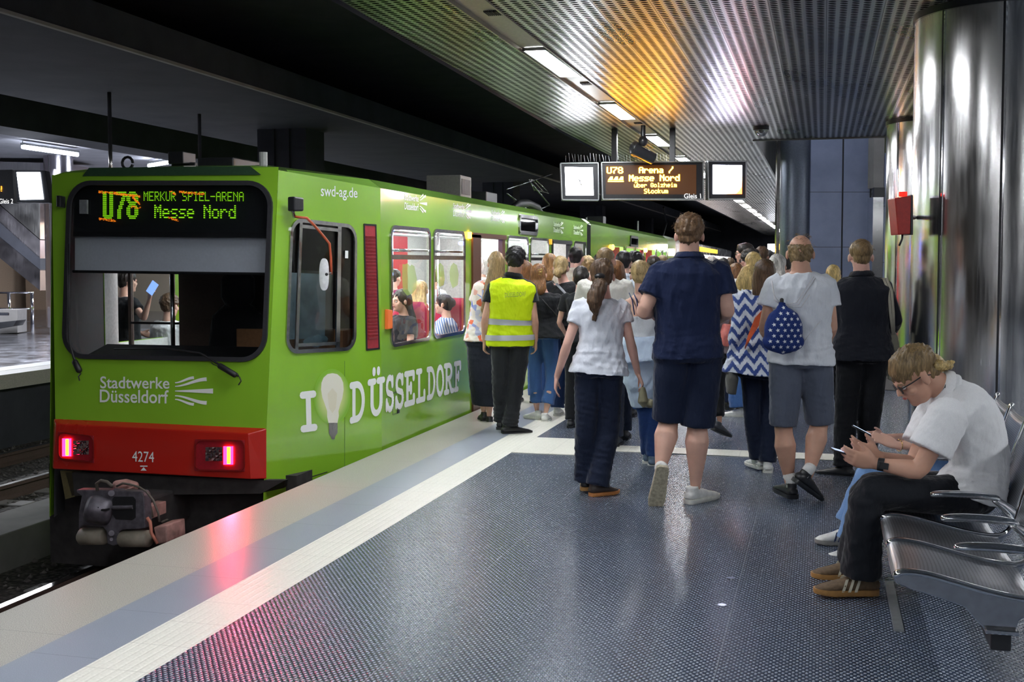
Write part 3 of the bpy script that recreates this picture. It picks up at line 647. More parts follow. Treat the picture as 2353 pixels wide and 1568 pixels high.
LED = emis('amber display led', (1.0, .42, .02), 30)
def led(name, txt, px, bold=False, fill=.95):
    mb = MB(); dots(mb, sq(px, .022), txt, -FH * .002, fill, bold=bold); mk(name, mb, LED, sg)
led('led_line_number', 'U78', [(1394, 399), (1431, 399), (1430, 384), (1394, 384)], True)
led('led_text', 'Arena /', [(1468, 398), (1546, 398), (1546, 383), (1468, 384)], True)
led('led_text', 'Messe Nord', [(1445, 417), (1561, 416), (1561, 401), (1445, 402)], True)
led('led_small_text', 'uber Golzheim', [(1457, 431), (1555, 430), (1555, 420), (1457, 421)]); mb = MB(); mb.add(sq([(1459, 421), (1461, 421), (1461, 419), (1459, 419)], .02), [(0,1,2,3)]); mb.add(sq([(1462.5, 421), (1464.5, 421), (1464.5, 419), (1462.5, 419)], .02), [(0,1,2,3)]); mk('led_umlaut', mb, LED, sg)
led('led_small_text', 'Stockum', [(1480, 445), (1535, 444), (1535, 434), (1480, 434)])
mb = MB()
for i in range(3): x = 1397 + i * 12; mb.add(sq([(x, 414), (x + 11, 414), (x + 11, 406), (x + 6, 406)], .022), [(0,1,2,3)])
mb.add(sq([(1397, 418), (1433, 418), (1433, 416), (1397, 416)], .022), [(0,1,2,3)]); mk('led_train_symbol', mb, LED, sg)
text_on('lettering', 'Gleis 1', sq([(1572, 456), (1611, 456), (1610, 445), (1572, 445)], -.002), -FH * .002, emis('white lettering', (.9,.9,.9), 1.0), sg)
mb = MB()
for x in (1412, 1545):
    p = onD(x, 372, SD + .1); mb = MB().box((p.x - .035, p.y - .035, p.z), (p.x + .035, p.y + .035, CZ)); mk('hanger', mb, MS['blackm'], sg)
mk('spikes', (lambda mb: [mb.cyl(onD(1300 + i * 7 + (i * 37 % 5), 372, SD + .1), onD(1300 + i * 7, 358 - (i * 13 % 7), SD + .1), .003, 4) for i in range(58)] and mb)(MB()), MS['frame'], sg, label='thin anti-bird spikes')
# small far signs down the platform
fsp = onD(1787, 562, 52.1)
f2 = empty('small_far_sign', onD(1775, 570, 52), label='tiny far departure sign, white screen with an amber field', cat='sign')
mk('white_screen', MB().slab([onD(1765, 579, 52), onD(1784, 579, 52), onD(1784, 561, 52), onD(1765, 561, 52)], FH * .1), MS['screen'], f2); mk('amber_screen', MB().slab([onD(1790, 574, 52), onD(1803, 574, 52), onD(1803, 561, 52), onD(1790, 561, 52)], FH * .1), emis('far amber', (1,.5,.02), 6), f2); mk('hanger', MB().box((fsp.x - .04, fsp.y - .04, fsp.z - .02), (fsp.x + .04, fsp.y + .04, CZ)), MS['blackm'], f2); mk('crossbar', MB().slab([onD(1765, 562, 52.1), onD(1803, 562, 52.1), onD(1803, 560, 52.1), onD(1765, 560, 52.1)], FH * .06), MS['blackm'], f2)
# ================================================================ TRAM
SX = -3.54; CXT = -4.87; LX = 2 * CXT - SX
def paint(name, col, rough=.16):
    m = Mat(name, col, rough, coat=.9, spec=.5); v = m.co(); n = m.noise(v, 1.2, 4); d = m.noise(m.co(scale=(1,1,.3)), 9, 4)
    c = m.mix(m.M('MULTIPLY', d, .18), m.ramp(n, [(.3, tuple(a * .94 for a in col)), (.7, tuple(min(1, a * 1.06) for a in col))]), tuple(a * .7 for a in col))
    m.set('Base Color', c); m.set('Roughness', m.M('MULTIPLY_ADD', n, .12, rough)); return m.bump(n, .05, .01).m
GREEN = paint('leaf green tram paint', (.265, .53, .032)); GREEN2 = paint('pale green roof paint', (.20, .40, .06)); REDP = paint('red bumper paint', (.50, .018, .010), .2)
DKG = plain('dark green roof front', (.03, .07, .035), .35); RUB = plain('window rubber', (.03,.03,.035), .45); ALU = mat_steel('window aluminium', (.45,.45,.46), .25, (6,6,6))
DECAL = Mat('white vinyl lettering', (.90,.92,.88), .4).m; LVR = plain('crimson louvre paint', (.40,.035,.05), .4); GRIME = plain('grimy underframe', (.025,.022,.022), .8, 12, .4)
GL = glass('clear window glass', (.86,.9,.9), .06); GLD = glass('dark windscreen glass', (.8,.83,.84), .05); INW = plain('pale interior panel', (.62,.62,.6), .5); SEATR = cloth('crimson seat cloth', (.42,.03,.07))
tram = empty('tram', (CXT, 8, -.9), label='green articulated tram standing at the near platform, front end towards the viewer', cat='tram')
BR3 = Vector((-3.95, 7.861, .313)); CB = Vector((SX, 9.144, 0)); cdir = Vector((CB.x - BR3.x, CB.y - BR3.y, 0)).normalized(); CN = Vector((cdir.y, -cdir.x, 0))
def cs(x, y): return onP(x, y, BR3, CN)
TR3 = cs(640, 385)
fz = (TR3.y - BR3.y) / (TR3.z - BR3.z); FN = Vector((0, -1, fz)).normalized()
def fp(x, y, d=0.0): return onP(x, y, BR3 + FN * d, FN)
def sd(x, y): return onX(x, y, SX)
ON = Vector((.003, 0, 0)); CO = CN * .003; FO = FN * .004
def fyz(z): return BR3.y + fz * (z - BR3.z)
def mir(p): return Vector((2 * CXT - p.x, p.y, p.z))
# ---- shell
def wall_holes(mb, Q, us, vs, holes):
    """quad patch with rectangular holes given as (u0,u1,v0,v1)"""
    U = sorted(set([0, 1] + list(us) + [h[i] for h in holes for i in (0, 1)])); V = sorted(set([0, 1] + list(vs) + [h[i] for h in holes for i in (2, 3)]))
    for i in range(len(U) - 1):
        for j in range(len(V) - 1):
            cu, cv = (U[i] + U[i+1]) / 2, (V[j] + V[j+1]) / 2
            if any(h[0] < cu < h[1] and h[2] < cv < h[3] for h in holes): continue
            mb.add([bil(Q, U[i], V[j]), bil(Q, U[i+1], V[j]), bil(Q, U[i+1], V[j+1]), bil(Q, U[i], V[j+1])], [(0, 1, 2, 3)])
ZB, ZS, YE = -.42, 2.165, 17.95
zwt, zwb = sd(894, 517).z, sd(905, 798).z
Y_ = lambda x: sd(x, 600).y
SIDE = [Vector((SX, 9.144, ZB)), Vector((SX, YE, ZB)), Vector((SX, YE, ZS)), Vector((SX, 9.144, ZS))]
def hU(y): return (y - 9.144) / (YE - 9.144)
def hV(z): return (z - ZB) / (ZS - ZB)
zdt = sd(1095, 540).z
wins = [(Y_(895), Y_(988)), (Y_(993.5), Y_(1067)), (Y_(1164), Y_(1213)), (Y_(1217), Y_(1260)), (Y_(1317), Y_(1346))]
doors = [(Y_(1083), Y_(1161)), (Y_(1267), Y_(1312))]
holes = [(hU(a), hU(b), hV(zwb), hV(zwt)) for a, b in wins] + [(hU(a), hU(b), hV(-.05), hV(zdt)) for a, b in doors]
body = MB(); wall_holes(body, SIDE, [], [], holes)
for (a, b) in wins: filler(body, [Vector((SX, a, zwb)), Vector((SX, b, zwb)), Vector((SX, b, zwt)), Vector((SX, a, zwt))], Vector((0, 0, 0)), .10)
# cab side
def onc(y, z): t = (y - BR3.y) / cdir.y; return Vector((BR3.x + cdir.x * t, y, z))
CSQ = [onc(fyz(ZB), ZB), Vector((CB.x, CB.y, ZB)), Vector((CB.x, CB.y, ZS)), onc(TR3.y, TR3.z - .02)]
def csuv(p):
    a, b = 0.5, .5
    for _ in range(30):
        q = bil(CSQ, a, b); e = p - q; du = (CSQ[1] - CSQ[0]) * (1 - b) + (CSQ[2] - CSQ[3]) * b; dv = (CSQ[3] - CSQ[0]) * (1 - a) + (CSQ[2] - CSQ[1]) * a
        a += e.dot(du) / du.length_squared * .8; b += e.dot(dv) / dv.length_squared * .8
    return a, b
cw = [cs(655, 820), cs(817, 800), cs(817, 511), cs(664, 506)]
cuv = [csuv(p) for p in cw]; u0, u1, v0, v1 = (cuv[0][0] + cuv[3][0]) / 2, (cuv[1][0] + cuv[2][0]) / 2, (cuv[0][1] + cuv[1][1]) / 2, (cuv[2][1] + cuv[3][1]) / 2
wall_holes(body, CSQ, [], [], [(u0, u1, v0, v1)])
CW = [bil(CSQ, u0, v0), bil(CSQ, u1, v0), bil(CSQ, u1, v1), bil(CSQ, u0, v1)]; filler(body, CW, Vector((0, 0, 0)), .13)
# mirrored left side
wall_holes(body, [mir(p) for p in CSQ], [], [], [])
LS = [mir(p) for p in SIDE]; wall_holes(body, LS, [], [], [(hU(a), hU(b), hV(zwb), hV(zwt)) for a, b in wins[:4]])
# front face with windscreen opening
FBL, FBR, FTR, FTL = fp(127, 968), BR3.copy(), fp(640, 384), fp(157, 397)
HBL, HBR, HTR, HTL = fp(144, 824), fp(613, 833), fp(630, 416), fp(158, 416)
for a, b, c, d in ((FBL, FBR, HBR, HBL), (FBR, FTR, HTR, HBR), (FTR, FTL, HTL, HTR), (FTL, FBL, HBL, HTL)): body.quad(a, b, c, d)
filler(body, [HBL, HBR, HTR, HTL], Vector((0, 0, 0)), .2, 8)
body.quad(FBL, FTL, mir(CSQ[3]), FBL + Vector((-.05, .3, 0)))
mk('body_shell', body, GREEN, tram)
# roof: chamfer + crown for both carriages
prof = [(0, ZS), (.10, ZS + .075), (.34, ZS + .115), (1.33, ZS + .125), (2.32, ZS + .115), (2.56, ZS + .075), (2.66, ZS)]
def roofstrip(mb, rows):
    n = len(prof)
    for i in range(len(rows) - 1):
        for k in range(n - 1): mb.quad(rows[i][k], rows[i][k+1], rows[i+1][k+1], rows[i+1][k])
rf = MB(); rows = []
row0 = [Vector((TR3.x - (TR3.x - mir(TR3).x) * a / 2.66, TR3.y + .02 + (z - ZS) * .6, TR3.z - .02 + (z - ZS) * .4)) for a, z in prof]
rows = [row0, [Vector((TR3.x - (TR3.x - mir(TR3).x) * a / 2.66, TR3.y + .28, z + .02)) for a, z in prof], [Vector((SX - a, 9.144, z)) for a, z in prof], [Vector((SX - a, YE, z)) for a, z in prof]]
roofstrip(rf, rows); rf.add([v for v in row0], [tuple(range(7))]); mk('roof', rf, GREEN2, tram)
fr = MB(); fr.slab([fp(205, 386, .006), fp(575, 382, .006), fp(600, 402, .006), fp(190, 405, .006)], FN * .004); mk('dark_roof_lip', fr, DKG, tram)
mk('floor_pan', MB().box((LX + .05, 9.2, -.42), (SX - .05, YE, -.06)), GRIME, tram); mk('floor_cover', MB().box((LX + .05, 9.2, -.06), (SX - .04, YE, -.04)).box((-5.7, 8.1, -.06), (-4.05, 9.2, -.04)), plain('grey interior floor', (.2,.2,.21), .6), tram)
# skirt corner + dark under end
mk('underframe', MB().box((-5.95, 8.05, -.85), (-3.8, 9.3, -.05)), GRIME, tram)
mk('end_apron', MB().slab([fp(150, 1086), fp(606, 1104), fp(655, 1104), fp(652, 1122, -.2), fp(600, 1135), fp(165, 1140)], Vector((0, .05, 0))), GRIME, tram)
mk('side_step_plate', MB().slab([cs(612, 1102), cs(650, 1108), cs(660, 1132), cs(612, 1142)], -CN * .03), GRIME, tram)
mk('side_apron', MB().slab([fp(138, 1082), fp(165, 1084), fp(172, 1142), fp(150, 1148)], Vector((0, .12, 0))), plain('rusty apron', (.10,.08,.03), .8), tram)
# ---- bumper
bq = [fp(120, 1076, .05), fp(600, 1101, .05), fp(612, 989, .05), fp(122, 970, .05)]
bm = MB(); A = [fp(120, 1076, .0), fp(612, 1101, 0), fp(612, 985, 0), fp(124, 963, 0)]; B = [fp(122, 1078, .055), fp(576, 1102, .055), fp(570, 997, .055), fp(128, 975, .055)]
bm.add(A + B, [(4, 5, 6, 7), (0, 1, 5, 4), (1, 2, 6, 5), (2, 3, 7, 6), (3, 0, 4, 7)])
bc = CSQ; bm.quad(fp(612, 1101), cs(652, 1104) if False else fp(612, 1101, -.06), fp(612, 987, -.06), fp(612, 987)); bump_o = mk('bumper', bm, REDP, tram, bevel=.008, label='red bumper band')
text_on('fleet_number', '4274', [fp(304, 1061, .059), fp(354, 1063, .059), fp(354, 1039, .059), fp(304, 1037, .059)], FN * .001, DECAL, bump_o)
mb = MB(); mb.add([fp(323, 1082, .06), fp(337, 1082, .06), fp(330, 1074, .06)], [(0, 1, 2)]); mb.add([fp(322, 1073, .06), fp(339, 1073, .06), fp(339, 1070.5, .06), fp(322, 1070.5, .06)], [(0, 1, 2, 3)]); mk('arrow_mark', mb, DECAL, bump_o)
REDL = emis('tail light', (1.0, .012, .07), 6, (.4, 0, 0)); CORE = emis('tail light core', (1.0, .62, .01), 5, (.4, .1, 0))
def lampunit(px, led_, head, lab):
    r = mk('light_recess', MB().slab([fp(x, y, .058) for x, y in px], FN * .006), plain('glow reddened recess', (.30,.012,.02), .35), bump_o, bevel=.01, label=lab)  # plate colour made redder to stand in for the tail light's glow
    Q = [fp(x, y, .066) for x, y in px]; m = MB(); rring(m, Q, .012, FN * .01, 5, .05); mk('recess_rim', m, REDP, r) if False else mk('recess_rim', m, plain('rim red', (.22,.01,.01), .3), bump_o)
    x0, y0, x1, y1 = led_; m = MB(); m.slab([fp(x0 - 3, y1, .066), fp(x1 + 3, y1, .066), fp(x1 + 3, y0, .066), fp(x0 - 3, y0, .066)], FN * .012); mk('tail_light', m, REDL, bump_o)
    w = (x1 - x0) * .26; m = MB(); m.slab([fp(x0 + w, y1 - 2, .079), fp(x1 - w, y1 - 2, .079), fp(x1 - w, y0 + 2, .079), fp(x0 + w, y0 + 2, .079)], FN * .002); mk('tail_light_core', m, CORE, bump_o)
    x0, y0, x1, y1 = head; m = MB()
    nn = 5
    for i in range(nn):
        for j in range(nn):
            a = x0 + (x1 - x0) * i / nn; b = x0 + (x1 - x0) * (i + 1) / nn; c = y0 + (y1 - y0) * j / nn; d = y0 + (y1 - y0) * (j + 1) / nn; e = .066 + .006 * ((i * 7 + j * 3) % 4)
            m.add([fp(a, d, .066), fp(b, d, e), fp(b, c, .066), fp(a, c, e)], [(0, 1, 2), (0, 2, 3)])
    mk('headlight', m, mat_steel('glow tinted headlight', (.75,.6,.62), .12, (3,3,3)), bump_o)  # pink tint puts the tail light's glow into the lens colour
lampunit([(447, 1082), (563, 1084), (563, 1012), (449, 1010)], (518, 1026, 533, 1068), (472, 1028, 511, 1060), 'right light recess')
lampunit([(134, 1056), (217, 1064), (216, 1002), (134, 992)], (148, 1008, 161, 1049), (168, 1013, 204, 1045), 'left light recess')
area('tail glow', fp(526, 1048, .14), .03, .12, 3.6, (1, .03, .08), (math.radians(-75), 0, math.radians(38)), math.radians(110)); area('tail glow', fp(153, 1028, .14), .03, .12, .5, (1, .03, .08), (math.radians(-75), 0, 0))
# ---- front markings
text_on('lettering', 'Stadtwerke', [fp(231, 893), fp(390, 894), fp(390, 867), fp(231, 865)], FO, DECAL, tram, .012); text_on('lettering', 'Düsseldorf', [fp(230, 925), fp(388, 928), fp(388, 897), fp(230, 895)], FO, DECAL, tram, .012)
mb = MB(); emblem([fp(401, 933), fp(492, 933), fp(492, 865), fp(401, 865)], FO, mb); mk('fan_emblem', mb, DECAL, tram)
# ---- windscreen
ws = MB(); rring(ws, [HBL, HBR, HTR, HTL], .035, FN * .02, 8, .2); wsr = mk('windscreen_frame', ws, RUB, tram)
g = MB(); g.quad(HBL - FN * .006, HBR - FN * .006, HTR - FN * .006, HTL - FN * .006); mk('windscreen', g, GLD, tram, label='dark reflecting windscreen')
mk('display_panel', MB().slab([fp(168, 535, -.05), fp(618, 540, -.05), fp(625, 424, -.05), fp(168, 424, -.05)], -FN * .05), MS['blackm'], tram)
LEDG = emis('lime display led', (.36, 1.0, .01), .5); GLINTO = emis('orange painted glint', (1.0, .22, .01), .55)
def fled(name, txt, px, mat=LEDG, fill=.72, bold=False):
    m = MB(); dots(m, [fp(x, y, -.045) for x, y in px], txt, FN * .001, fill, bold=bold); mk(name, m, mat, tram)
# big line number as a fine grid
def grid_led(name, px, rowsb, mat, ghost=False):
    Q = [fp(x, y, -.045) for x, y in px]; H = len(rowsb); W_ = len(rowsb[0]); m = MB()
    for j, r in enumerate(rowsb):
        for i, ch in enumerate(r):
            if ch == '1': 
                a, b = i / W_, (H - 1 - j) / H; e = .16 / W_; e2 = .16 / H; q = [(a + e, b + e2), (a + 1 / W_ - e, b + e2), (a + 1 / W_ - e, b + 1 / H - e2), (a + e, b + 1 / H - e2)]
                m.add([bil(Q, s, t) + FN * .001 for s, t in q], [(0, 1, 2, 3)])
    mk(name, m, mat, tram)
BIG = ["111001110011111111001111100","111001110011111111011111110","111001110000000111111000111","111001110000001110111000111","111001110000001110111000111","111001110000011100011111110","111001110000011100001111100","111001110000111000011111110","111001110000111000111000111","111001110001110000111000111","111001110001110000111000111","111001110001110000111000111","111111110001110000011111110","011111100001110000001111100"]
grid_led('led_line_number', [(236, 503), (318, 504), (318, 440), (236, 440)], BIG, LEDG)
fled('led_text', 'MERKUR SPIEL-ARENA', [(330, 462), (560, 463), (560, 441), (330, 440)]); fled('led_text', 'Messe Nord', [(354, 502), (541, 503), (541, 471), (354, 470)], bold=True, fill=.6)
# orange reflections painted over the display as small glowing quads
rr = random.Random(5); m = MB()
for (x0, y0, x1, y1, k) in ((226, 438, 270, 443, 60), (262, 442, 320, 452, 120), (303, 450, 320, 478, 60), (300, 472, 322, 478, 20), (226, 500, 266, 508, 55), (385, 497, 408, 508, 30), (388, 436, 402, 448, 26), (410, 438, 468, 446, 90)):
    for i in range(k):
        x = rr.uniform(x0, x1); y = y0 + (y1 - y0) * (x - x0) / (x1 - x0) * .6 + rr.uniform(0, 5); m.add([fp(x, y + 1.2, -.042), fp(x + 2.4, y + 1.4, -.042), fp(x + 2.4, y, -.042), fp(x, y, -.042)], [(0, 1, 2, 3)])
mk('painted_glints', m, GLINTO, tram, label='painted orange reflections over the display')
mk('sun_blind', MB().slab([fp(172, 622, -.10), fp(615, 628, -.10), fp(618, 545, -.10), fp(172, 541, -.10)], -FN * .01), plain('grey sun blind', (.75,.76,.84), .75, 60, .04), tram)
mk('blind_rod', MB().cyl(fp(168, 624, -.1), fp(616, 630, -.1), .011, 10), MS['black'], tram); mk('cross_frame', MB().slab([fp(168, 543, -.04), fp(620, 547, -.04), fp(620, 535, -.04), fp(168, 532, -.04)], -FN * .03), MS['black'], tram)
# wipers
def path(pts, d): return [fp(x, y, d) for x, y in pts]
w = mk('wiper', MB().tube(path([(548, 866), (545, 860), (500, 836), (460, 812), (380, 801), (262, 802)], .045), .008), MS['black'], tram, smooth=True); mk('wiper_pivot', MB().limb(path([(540, 862), (505, 841)], .05), .022), MS['black'], w, smooth=True); mk('hose', MB().tube(path([(550, 866), (554, 876), (548, 885)], .04), .005).tube(path([(470, 815), (490, 838), (525, 850)], .05), .003), MS['black'], w)
w = mk('wiper', MB().tube(path([(183, 855), (172, 830), (160, 790), (158, 700), (157, 560)], .045), .009), MS['black'], tram, smooth=True); mk('wiper_pivot', MB().limb(path([(182, 852), (172, 832)], .05), .024), MS['black'], w, smooth=True); mk('hose', MB().tube(path([(186, 858), (180, 866), (183, 875)], .04), .005), MS['black'], w)
mk('side_camera', MB().slab([fp(186, 492, .0), fp(203, 492, .0), fp(203, 460, .0), fp(186, 460, .0)], FN * .02), plain('grey inner box', (.18,.19,.2), .5), tram)
mk('end_bracket', MB().slab([fp(142, 478, .0), fp(151, 478, .0), fp(151, 452, .0), fp(142, 452, .0)], FN * .07), MS['blackm'], tram, bevel=.005)
# ---- cab interior
def yp(x, y, Y): return onP(x, y, Vector((0, Y, 0)), Vector((0, 1, 0)))
cabin = MB(); YP = 9.35
L_, R_, T_, B_ = -6.05, -3.66, 2.1, -.04
o1, o2 = yp(300, 632, YP), yp(414, 900, YP)
ox0, ox1, oz0, oz1 = o1.x, o2.x, .35, o1.z + .15
cabin.box((L_, YP, B_), (ox0, YP + .04, T_)); cabin.box((ox1, YP, B_), (R_ + .1, YP + .04, T_)); cabin.box((ox0, YP, B_), (ox1, YP + .04, oz0)); cabin.box((ox0, YP, oz1), (ox1, YP + .04, T_))
mk('cab_partition', cabin, plain('brown cab partition', (.10,.065,.05), .6), tram); mk('partition_glass', MB().box((ox0, YP + .015, oz0), (ox1, YP + .025, oz1)), GL, tram)
mk('partition_bar', MB().box((ox0, YP - .02, oz0 + .65), (ox1, YP, oz0 + .67)), MS['black'], tram); a = yp(396, 700, YP - .1); mk('grab_pole', MB().cyl((a.x, a.y, -.04), (a.x, a.y, 2.05), .02), MS['chrome'], tram, smooth=True)
mk('dashboard', MB().slab([Vector((-5.7, 8.1, .1)), Vector((-5.7, 8.1, .78)), Vector((-5.7, 8.5, .88)), Vector((-5.7, 8.6, .1))], Vector((1.66, 0, 0))), MS['black'], tram)
sc_ = yp(545, 760, 9.0); st_ = MB(); st_.loft([sc_ + Vector((0, 0, -.75)), sc_ + Vector((0, 0, -.1)), sc_ + Vector((0, .02, .12)), sc_ + Vector((0, .03, .22))], Vector((1, 0, 0)), [.27, .26, .24, .12], [.07, .07, .06, .05], 16, 3.0); st_.loft([sc_ + Vector((0, .02, .2)), sc_ + Vector((0, .02, .28)), sc_ + Vector((0, .02, .44)), sc_ + Vector((0, .02, .5))], Vector((1, 0, 0)), [.1, .15, .15, .1], [.05, .06, .06, .04], 16, 3.0)
mk('driver_seat', st_, cloth('black seat cloth', (.012,.012,.014)), tram, smooth=True)
mk('cab_cabinet', MB().box((yp(582, 760, 9.2).x, 8.9, -.04), (R_ - .12, 9.2, yp(590, 755, 9.0).z)), plain('tan cabinet', (.32,.15,.07), .5), tram)
mk('cab_ceiling', MB().box((-5.85, 8.2, 2.08), (-3.92, YP, 2.1)), MS['black'], tram)
CIN = plain('dark cab lining', (.05,.05,.055), .7); m = MB(); m.quad(*[mir(q) + Vector((.04, 0, 0)) for q in CSQ]); mk('cab_lining', m, CIN, tram)
# ---- cab side window
m = MB(); rring(m, CW, .03, CN * .014, 7, .13); mk('window_frame', m, ALU, tram); cwp = lambda u, v, d=0.0: bil(CW, u, v) + CN * d
mk('window_pane', MB().quad(cwp(0, 0, -.01), cwp(1, 0, -.01), cwp(1, 1, -.01), cwp(0, 1, -.01)), GL, tram)
m = MB()
for a, b in ((.13, .17), (.70, .755)): m.slab([cwp(a, .02), cwp(b, .02), cwp(b, .98), cwp(a, .98)], CN * .012)
m.slab([cwp(.14, .05), cwp(.75, .05), cwp(.75, .075), cwp(.14, .075)], CN * .012); m.slab([cwp(.14, .93), cwp(.75, .93), cwp(.75, .955), cwp(.14, .955)], CN * .012); mk('sliding_frame', m, ALU, tram)
mk('lowered_pane', MB().quad(cwp(.16, .07, -.02), cwp(.71, .07, -.02), cwp(.71, .62, -.02), cwp(.16, .62, -.02)), glass('milky dropped pane', (.45,.55,.6), .2, .12), tram)
mk('pane_reflection', MB().quad(cwp(.17, .1, -.10), cwp(.69, .1, -.10), cwp(.69, .60, -.10), cwp(.17, .60, -.10)), plain('painted grey blue reflection', (.42,.50,.54), .6, 8, .3), tram)  # pale panel painted in for the platform's reflection in the glass
mk('cab_side_wall', MB().box((-4.6, 9.1, -.04), (-3.9, 9.14, 2.1)), plain('dark brown cab wall', (.035,.022,.02), .7), tram)
pb = remesh(MB().ell(cwp(.5, .085, -.06), CN * .03, cdir * .14, Vector((0, 0, .045))), .008, 1, lambda c: wav(c, (60, 60, 60), 4) * .012); mkm('plastic_bag', pb, plain('pale plastic bag', (.55,.68,.72), .3), tram)
mk('sticker', MB().quad(cwp(.83, .73, .001), cwp(.88, .73, .001), cwp(.88, .79, .001), cwp(.83, .79, .001)), DECAL, tram)
# cab side reflective poster and web address
text_on('lettering', 'swd-ag.de', [cs(737, 459), cs(821, 462), cs(821, 432), cs(737, 425)], CO * .6, DECAL, tram, .008)
# mirror on red arm, box camera
MP = lambda x, y, d=.16: onP(x, y, BR3 + CN * d, CN)
mr = mk('mirror_arm', MB().tube([MP(676, 497, .06), MP(682, 499, .12), MP(705, 501), MP(722, 518), MP(745, 545), MP(757, 560), MP(760, 590), MP(761, 631)], .010), plain('orange red arm', (.55,.10,.04), .4), tram, smooth=True)
c = MP(745, 631); mm = Vector((0, 0, 1)); mk('mirror_disc', MB().loft([c - FW * .018, c - FW * .012, c + FW * .006, c + FW * .014], RT, [.028, .036, .036, .03], [.10, .122, .122, .105], 32, 2.6), plain('white mirror back', (.75,.76,.78), .35), mr, auto=40); mk('mirror_clamp', MB().limb([c + RT * .02 - FW * .02, MP(759, 628)], .012), MS['blackm'], mr, smooth=True)
m = MB().slab([MP(660, 486, .08), MP(683, 486, .08), MP(683, 455, .08), MP(660, 452, .08)], CN * .07); bx = mk('box_camera', m, MS['blackm'], tram, bevel=.012); mk('bracket', MB().limb([MP(673, 486, .1), MP(676, 498, .06)], .013), ALU, bx)
# louvre grille (on the side, just aft of the cab)
gq = [cs(841, 806), cs(872, 803), cs(864, 516), cs(835, 514)]
m = MB(); rring(m, gq, .014, CN * .006, 1, .004); lv = mk('louvre_frame', m, MS['black'], tram); m = MB(); m.quad(*[p + CN * .002 for p in gq]); mk('louvre_back', m, LVR, lv)
m = MB()
for i in range(30):
    v = .085 + i * .83 / 30; a, b, c_, d = bil(gq, .12, v), bil(gq, .88, v), bil(gq, .88, v + .018), bil(gq, .12, v + .018); m.add([a + CN * .006, b + CN * .006, bil(gq, .8, v + .016) + CN * .02, bil(gq, .12, v + .016) + CN * .02, c_ + CN * .004, d + CN * .004], [(0, 1, 2, 3), (3, 2, 4, 5)])
mk('louvre_slats', m, LVR, lv)
m = MB().slab([sd(884, 757), sd(895, 755), sd(895, 713), sd(884, 711)], Vector((.03, 0, 0))); mk('side_reflector', m, emis('amber reflector', (.6,.12,.02), .25, (.5,.10,.02)), tram, bevel=.006)
# ---- livery lettering: slab letters and bulb
LT = {'I':(.62,[[(.08,.96),(.54,.96)],[(.08,.04),(.54,.04)],[(.31,.04),(.31,.96)]]),'D':(.9,[[(.08,.96),(.4,.96)]+arc(.4,.5,.38,.46,90,-90)+[(.08,.04)],[(.24,.04),(.24,.96)]]),
'Ü':(.9,[[(.04,.94),(.36,.94)],[(.56,.94),(.88,.94)],[(.2,.94),(.2,.36)]+arc(.46,.34,.26,.3,180,360)+[(.72,.94)],[(.32,1.18),(.32,1.26)],[(.58,1.18),(.58,1.26)]]),
'S':(.76,[[(.62,.72),(.62,.94)],arc(.36,.72,.25,.24,20,230)+[(.5,.46)]+arc(.38,.28,.25,.25,50,-160),[(.1,.06),(.1,.3)]]),
'E':(.82,[[(.06,.96),(.72,.96),(.72,.78)],[(.06,.04),(.74,.04),(.74,.24)],[(.22,.04),(.22,.96)],[(.22,.5),(.5,.5)],[(.5,.38),(.5,.62)]]),'L':(.78,[[(.06,.96),(.42,.96)],[(.06,.04),(.7,.04),(.7,.28)],[(.24,.04),(.24,.96)]]),
'O':(.86,[arc(.42,.5,.33,.46,0,360,28)]),'R':(.9,[[(.06,.96),(.42,.96)]+arc(.42,.73,.26,.23,90,-90)+[(.22,.5)],[(.22,.04),(.22,.96)],[(.06,.04),(.4,.04)],[(.42,.5),(.68,.04),(.86,.04)]]),
'F':(.8,[[(.06,.96),(.72,.96),(.72,.76)],[(.22,.04),(.22,.96)],[(.06,.04),(.42,.04)],[(.22,.5),(.5,.5)],[(.5,.38),(.5,.62)]])}
def letter(ch, Q, pl_off, nm='slab_letter', w=.185):
    W0, strokes = LT[ch]; v2, f = [], []
    for s_ in strokes: stroke2(v2, f, s_, w, 8)
    v2 = [(q[0] / W0, q[1], q[2]) for q in v2]; mb = MB(); lay(mb, Q, v2, f, pl_off); mk(nm, mb, DECAL, tram)
letter('I', [cs(691, 990), cs(728, 985), cs(725, 902), cs(689, 906)], CO, w=.20)
xs = [803, 846, 885, 907, 929, 956, 980, 1001, 1020, 1043, 1061]   # left edges of D,U,S,S,E,L,D,O,R,F and the end
xe = [840, 883, 906, 929, 954, 978, 1001, 1021, 1043, 1060]; chs = 'DÜSSELDORF'
def ytop(x): return 884 + (833 - 884) * (x - 803) / (1050 - 803)
def ybot(x): return 971 + (897 - 971) * (x - 803) / (1050 - 803)
for i, chh in enumerate(chs):
    a, b = xs[i], xe[i] - 1.5; P = [sd(a, ybot(a)), sd(b, ybot(b)), sd(b, ytop(b)), sd(a, ytop(a))]
    if a < 878: P = [cs(a, ybot(a)), cs(b, ybot(b)) if b < 878 else cs(b, ybot(b)), cs(b, ytop(b)), cs(a, ytop(a))]
    letter(chh, P, CO if a < 878 else ON)
def bulbmat():
    m = Mat('printed bulb halo', (.3,.5,.05), .3); tc = m.xyz(m.co('Generated'))
    x = m.M('MULTIPLY', m.M('SUBTRACT', tc[1], .5), 2.0); z = m.M('MULTIPLY', m.M('SUBTRACT', tc[2], .5), 2.0); r = m.M('SQRT', m.M('ADD', m.M('POWER', x, 2.0), m.M('POWER', z, 2.0)))
    c = m.ramp(r, [(.45, (.75,.80,.35)), (.95, (.235,.52,.03))]); m.set('Base Color', c); m.b.inputs['Coat Weight'].default_value = .8; return m.m
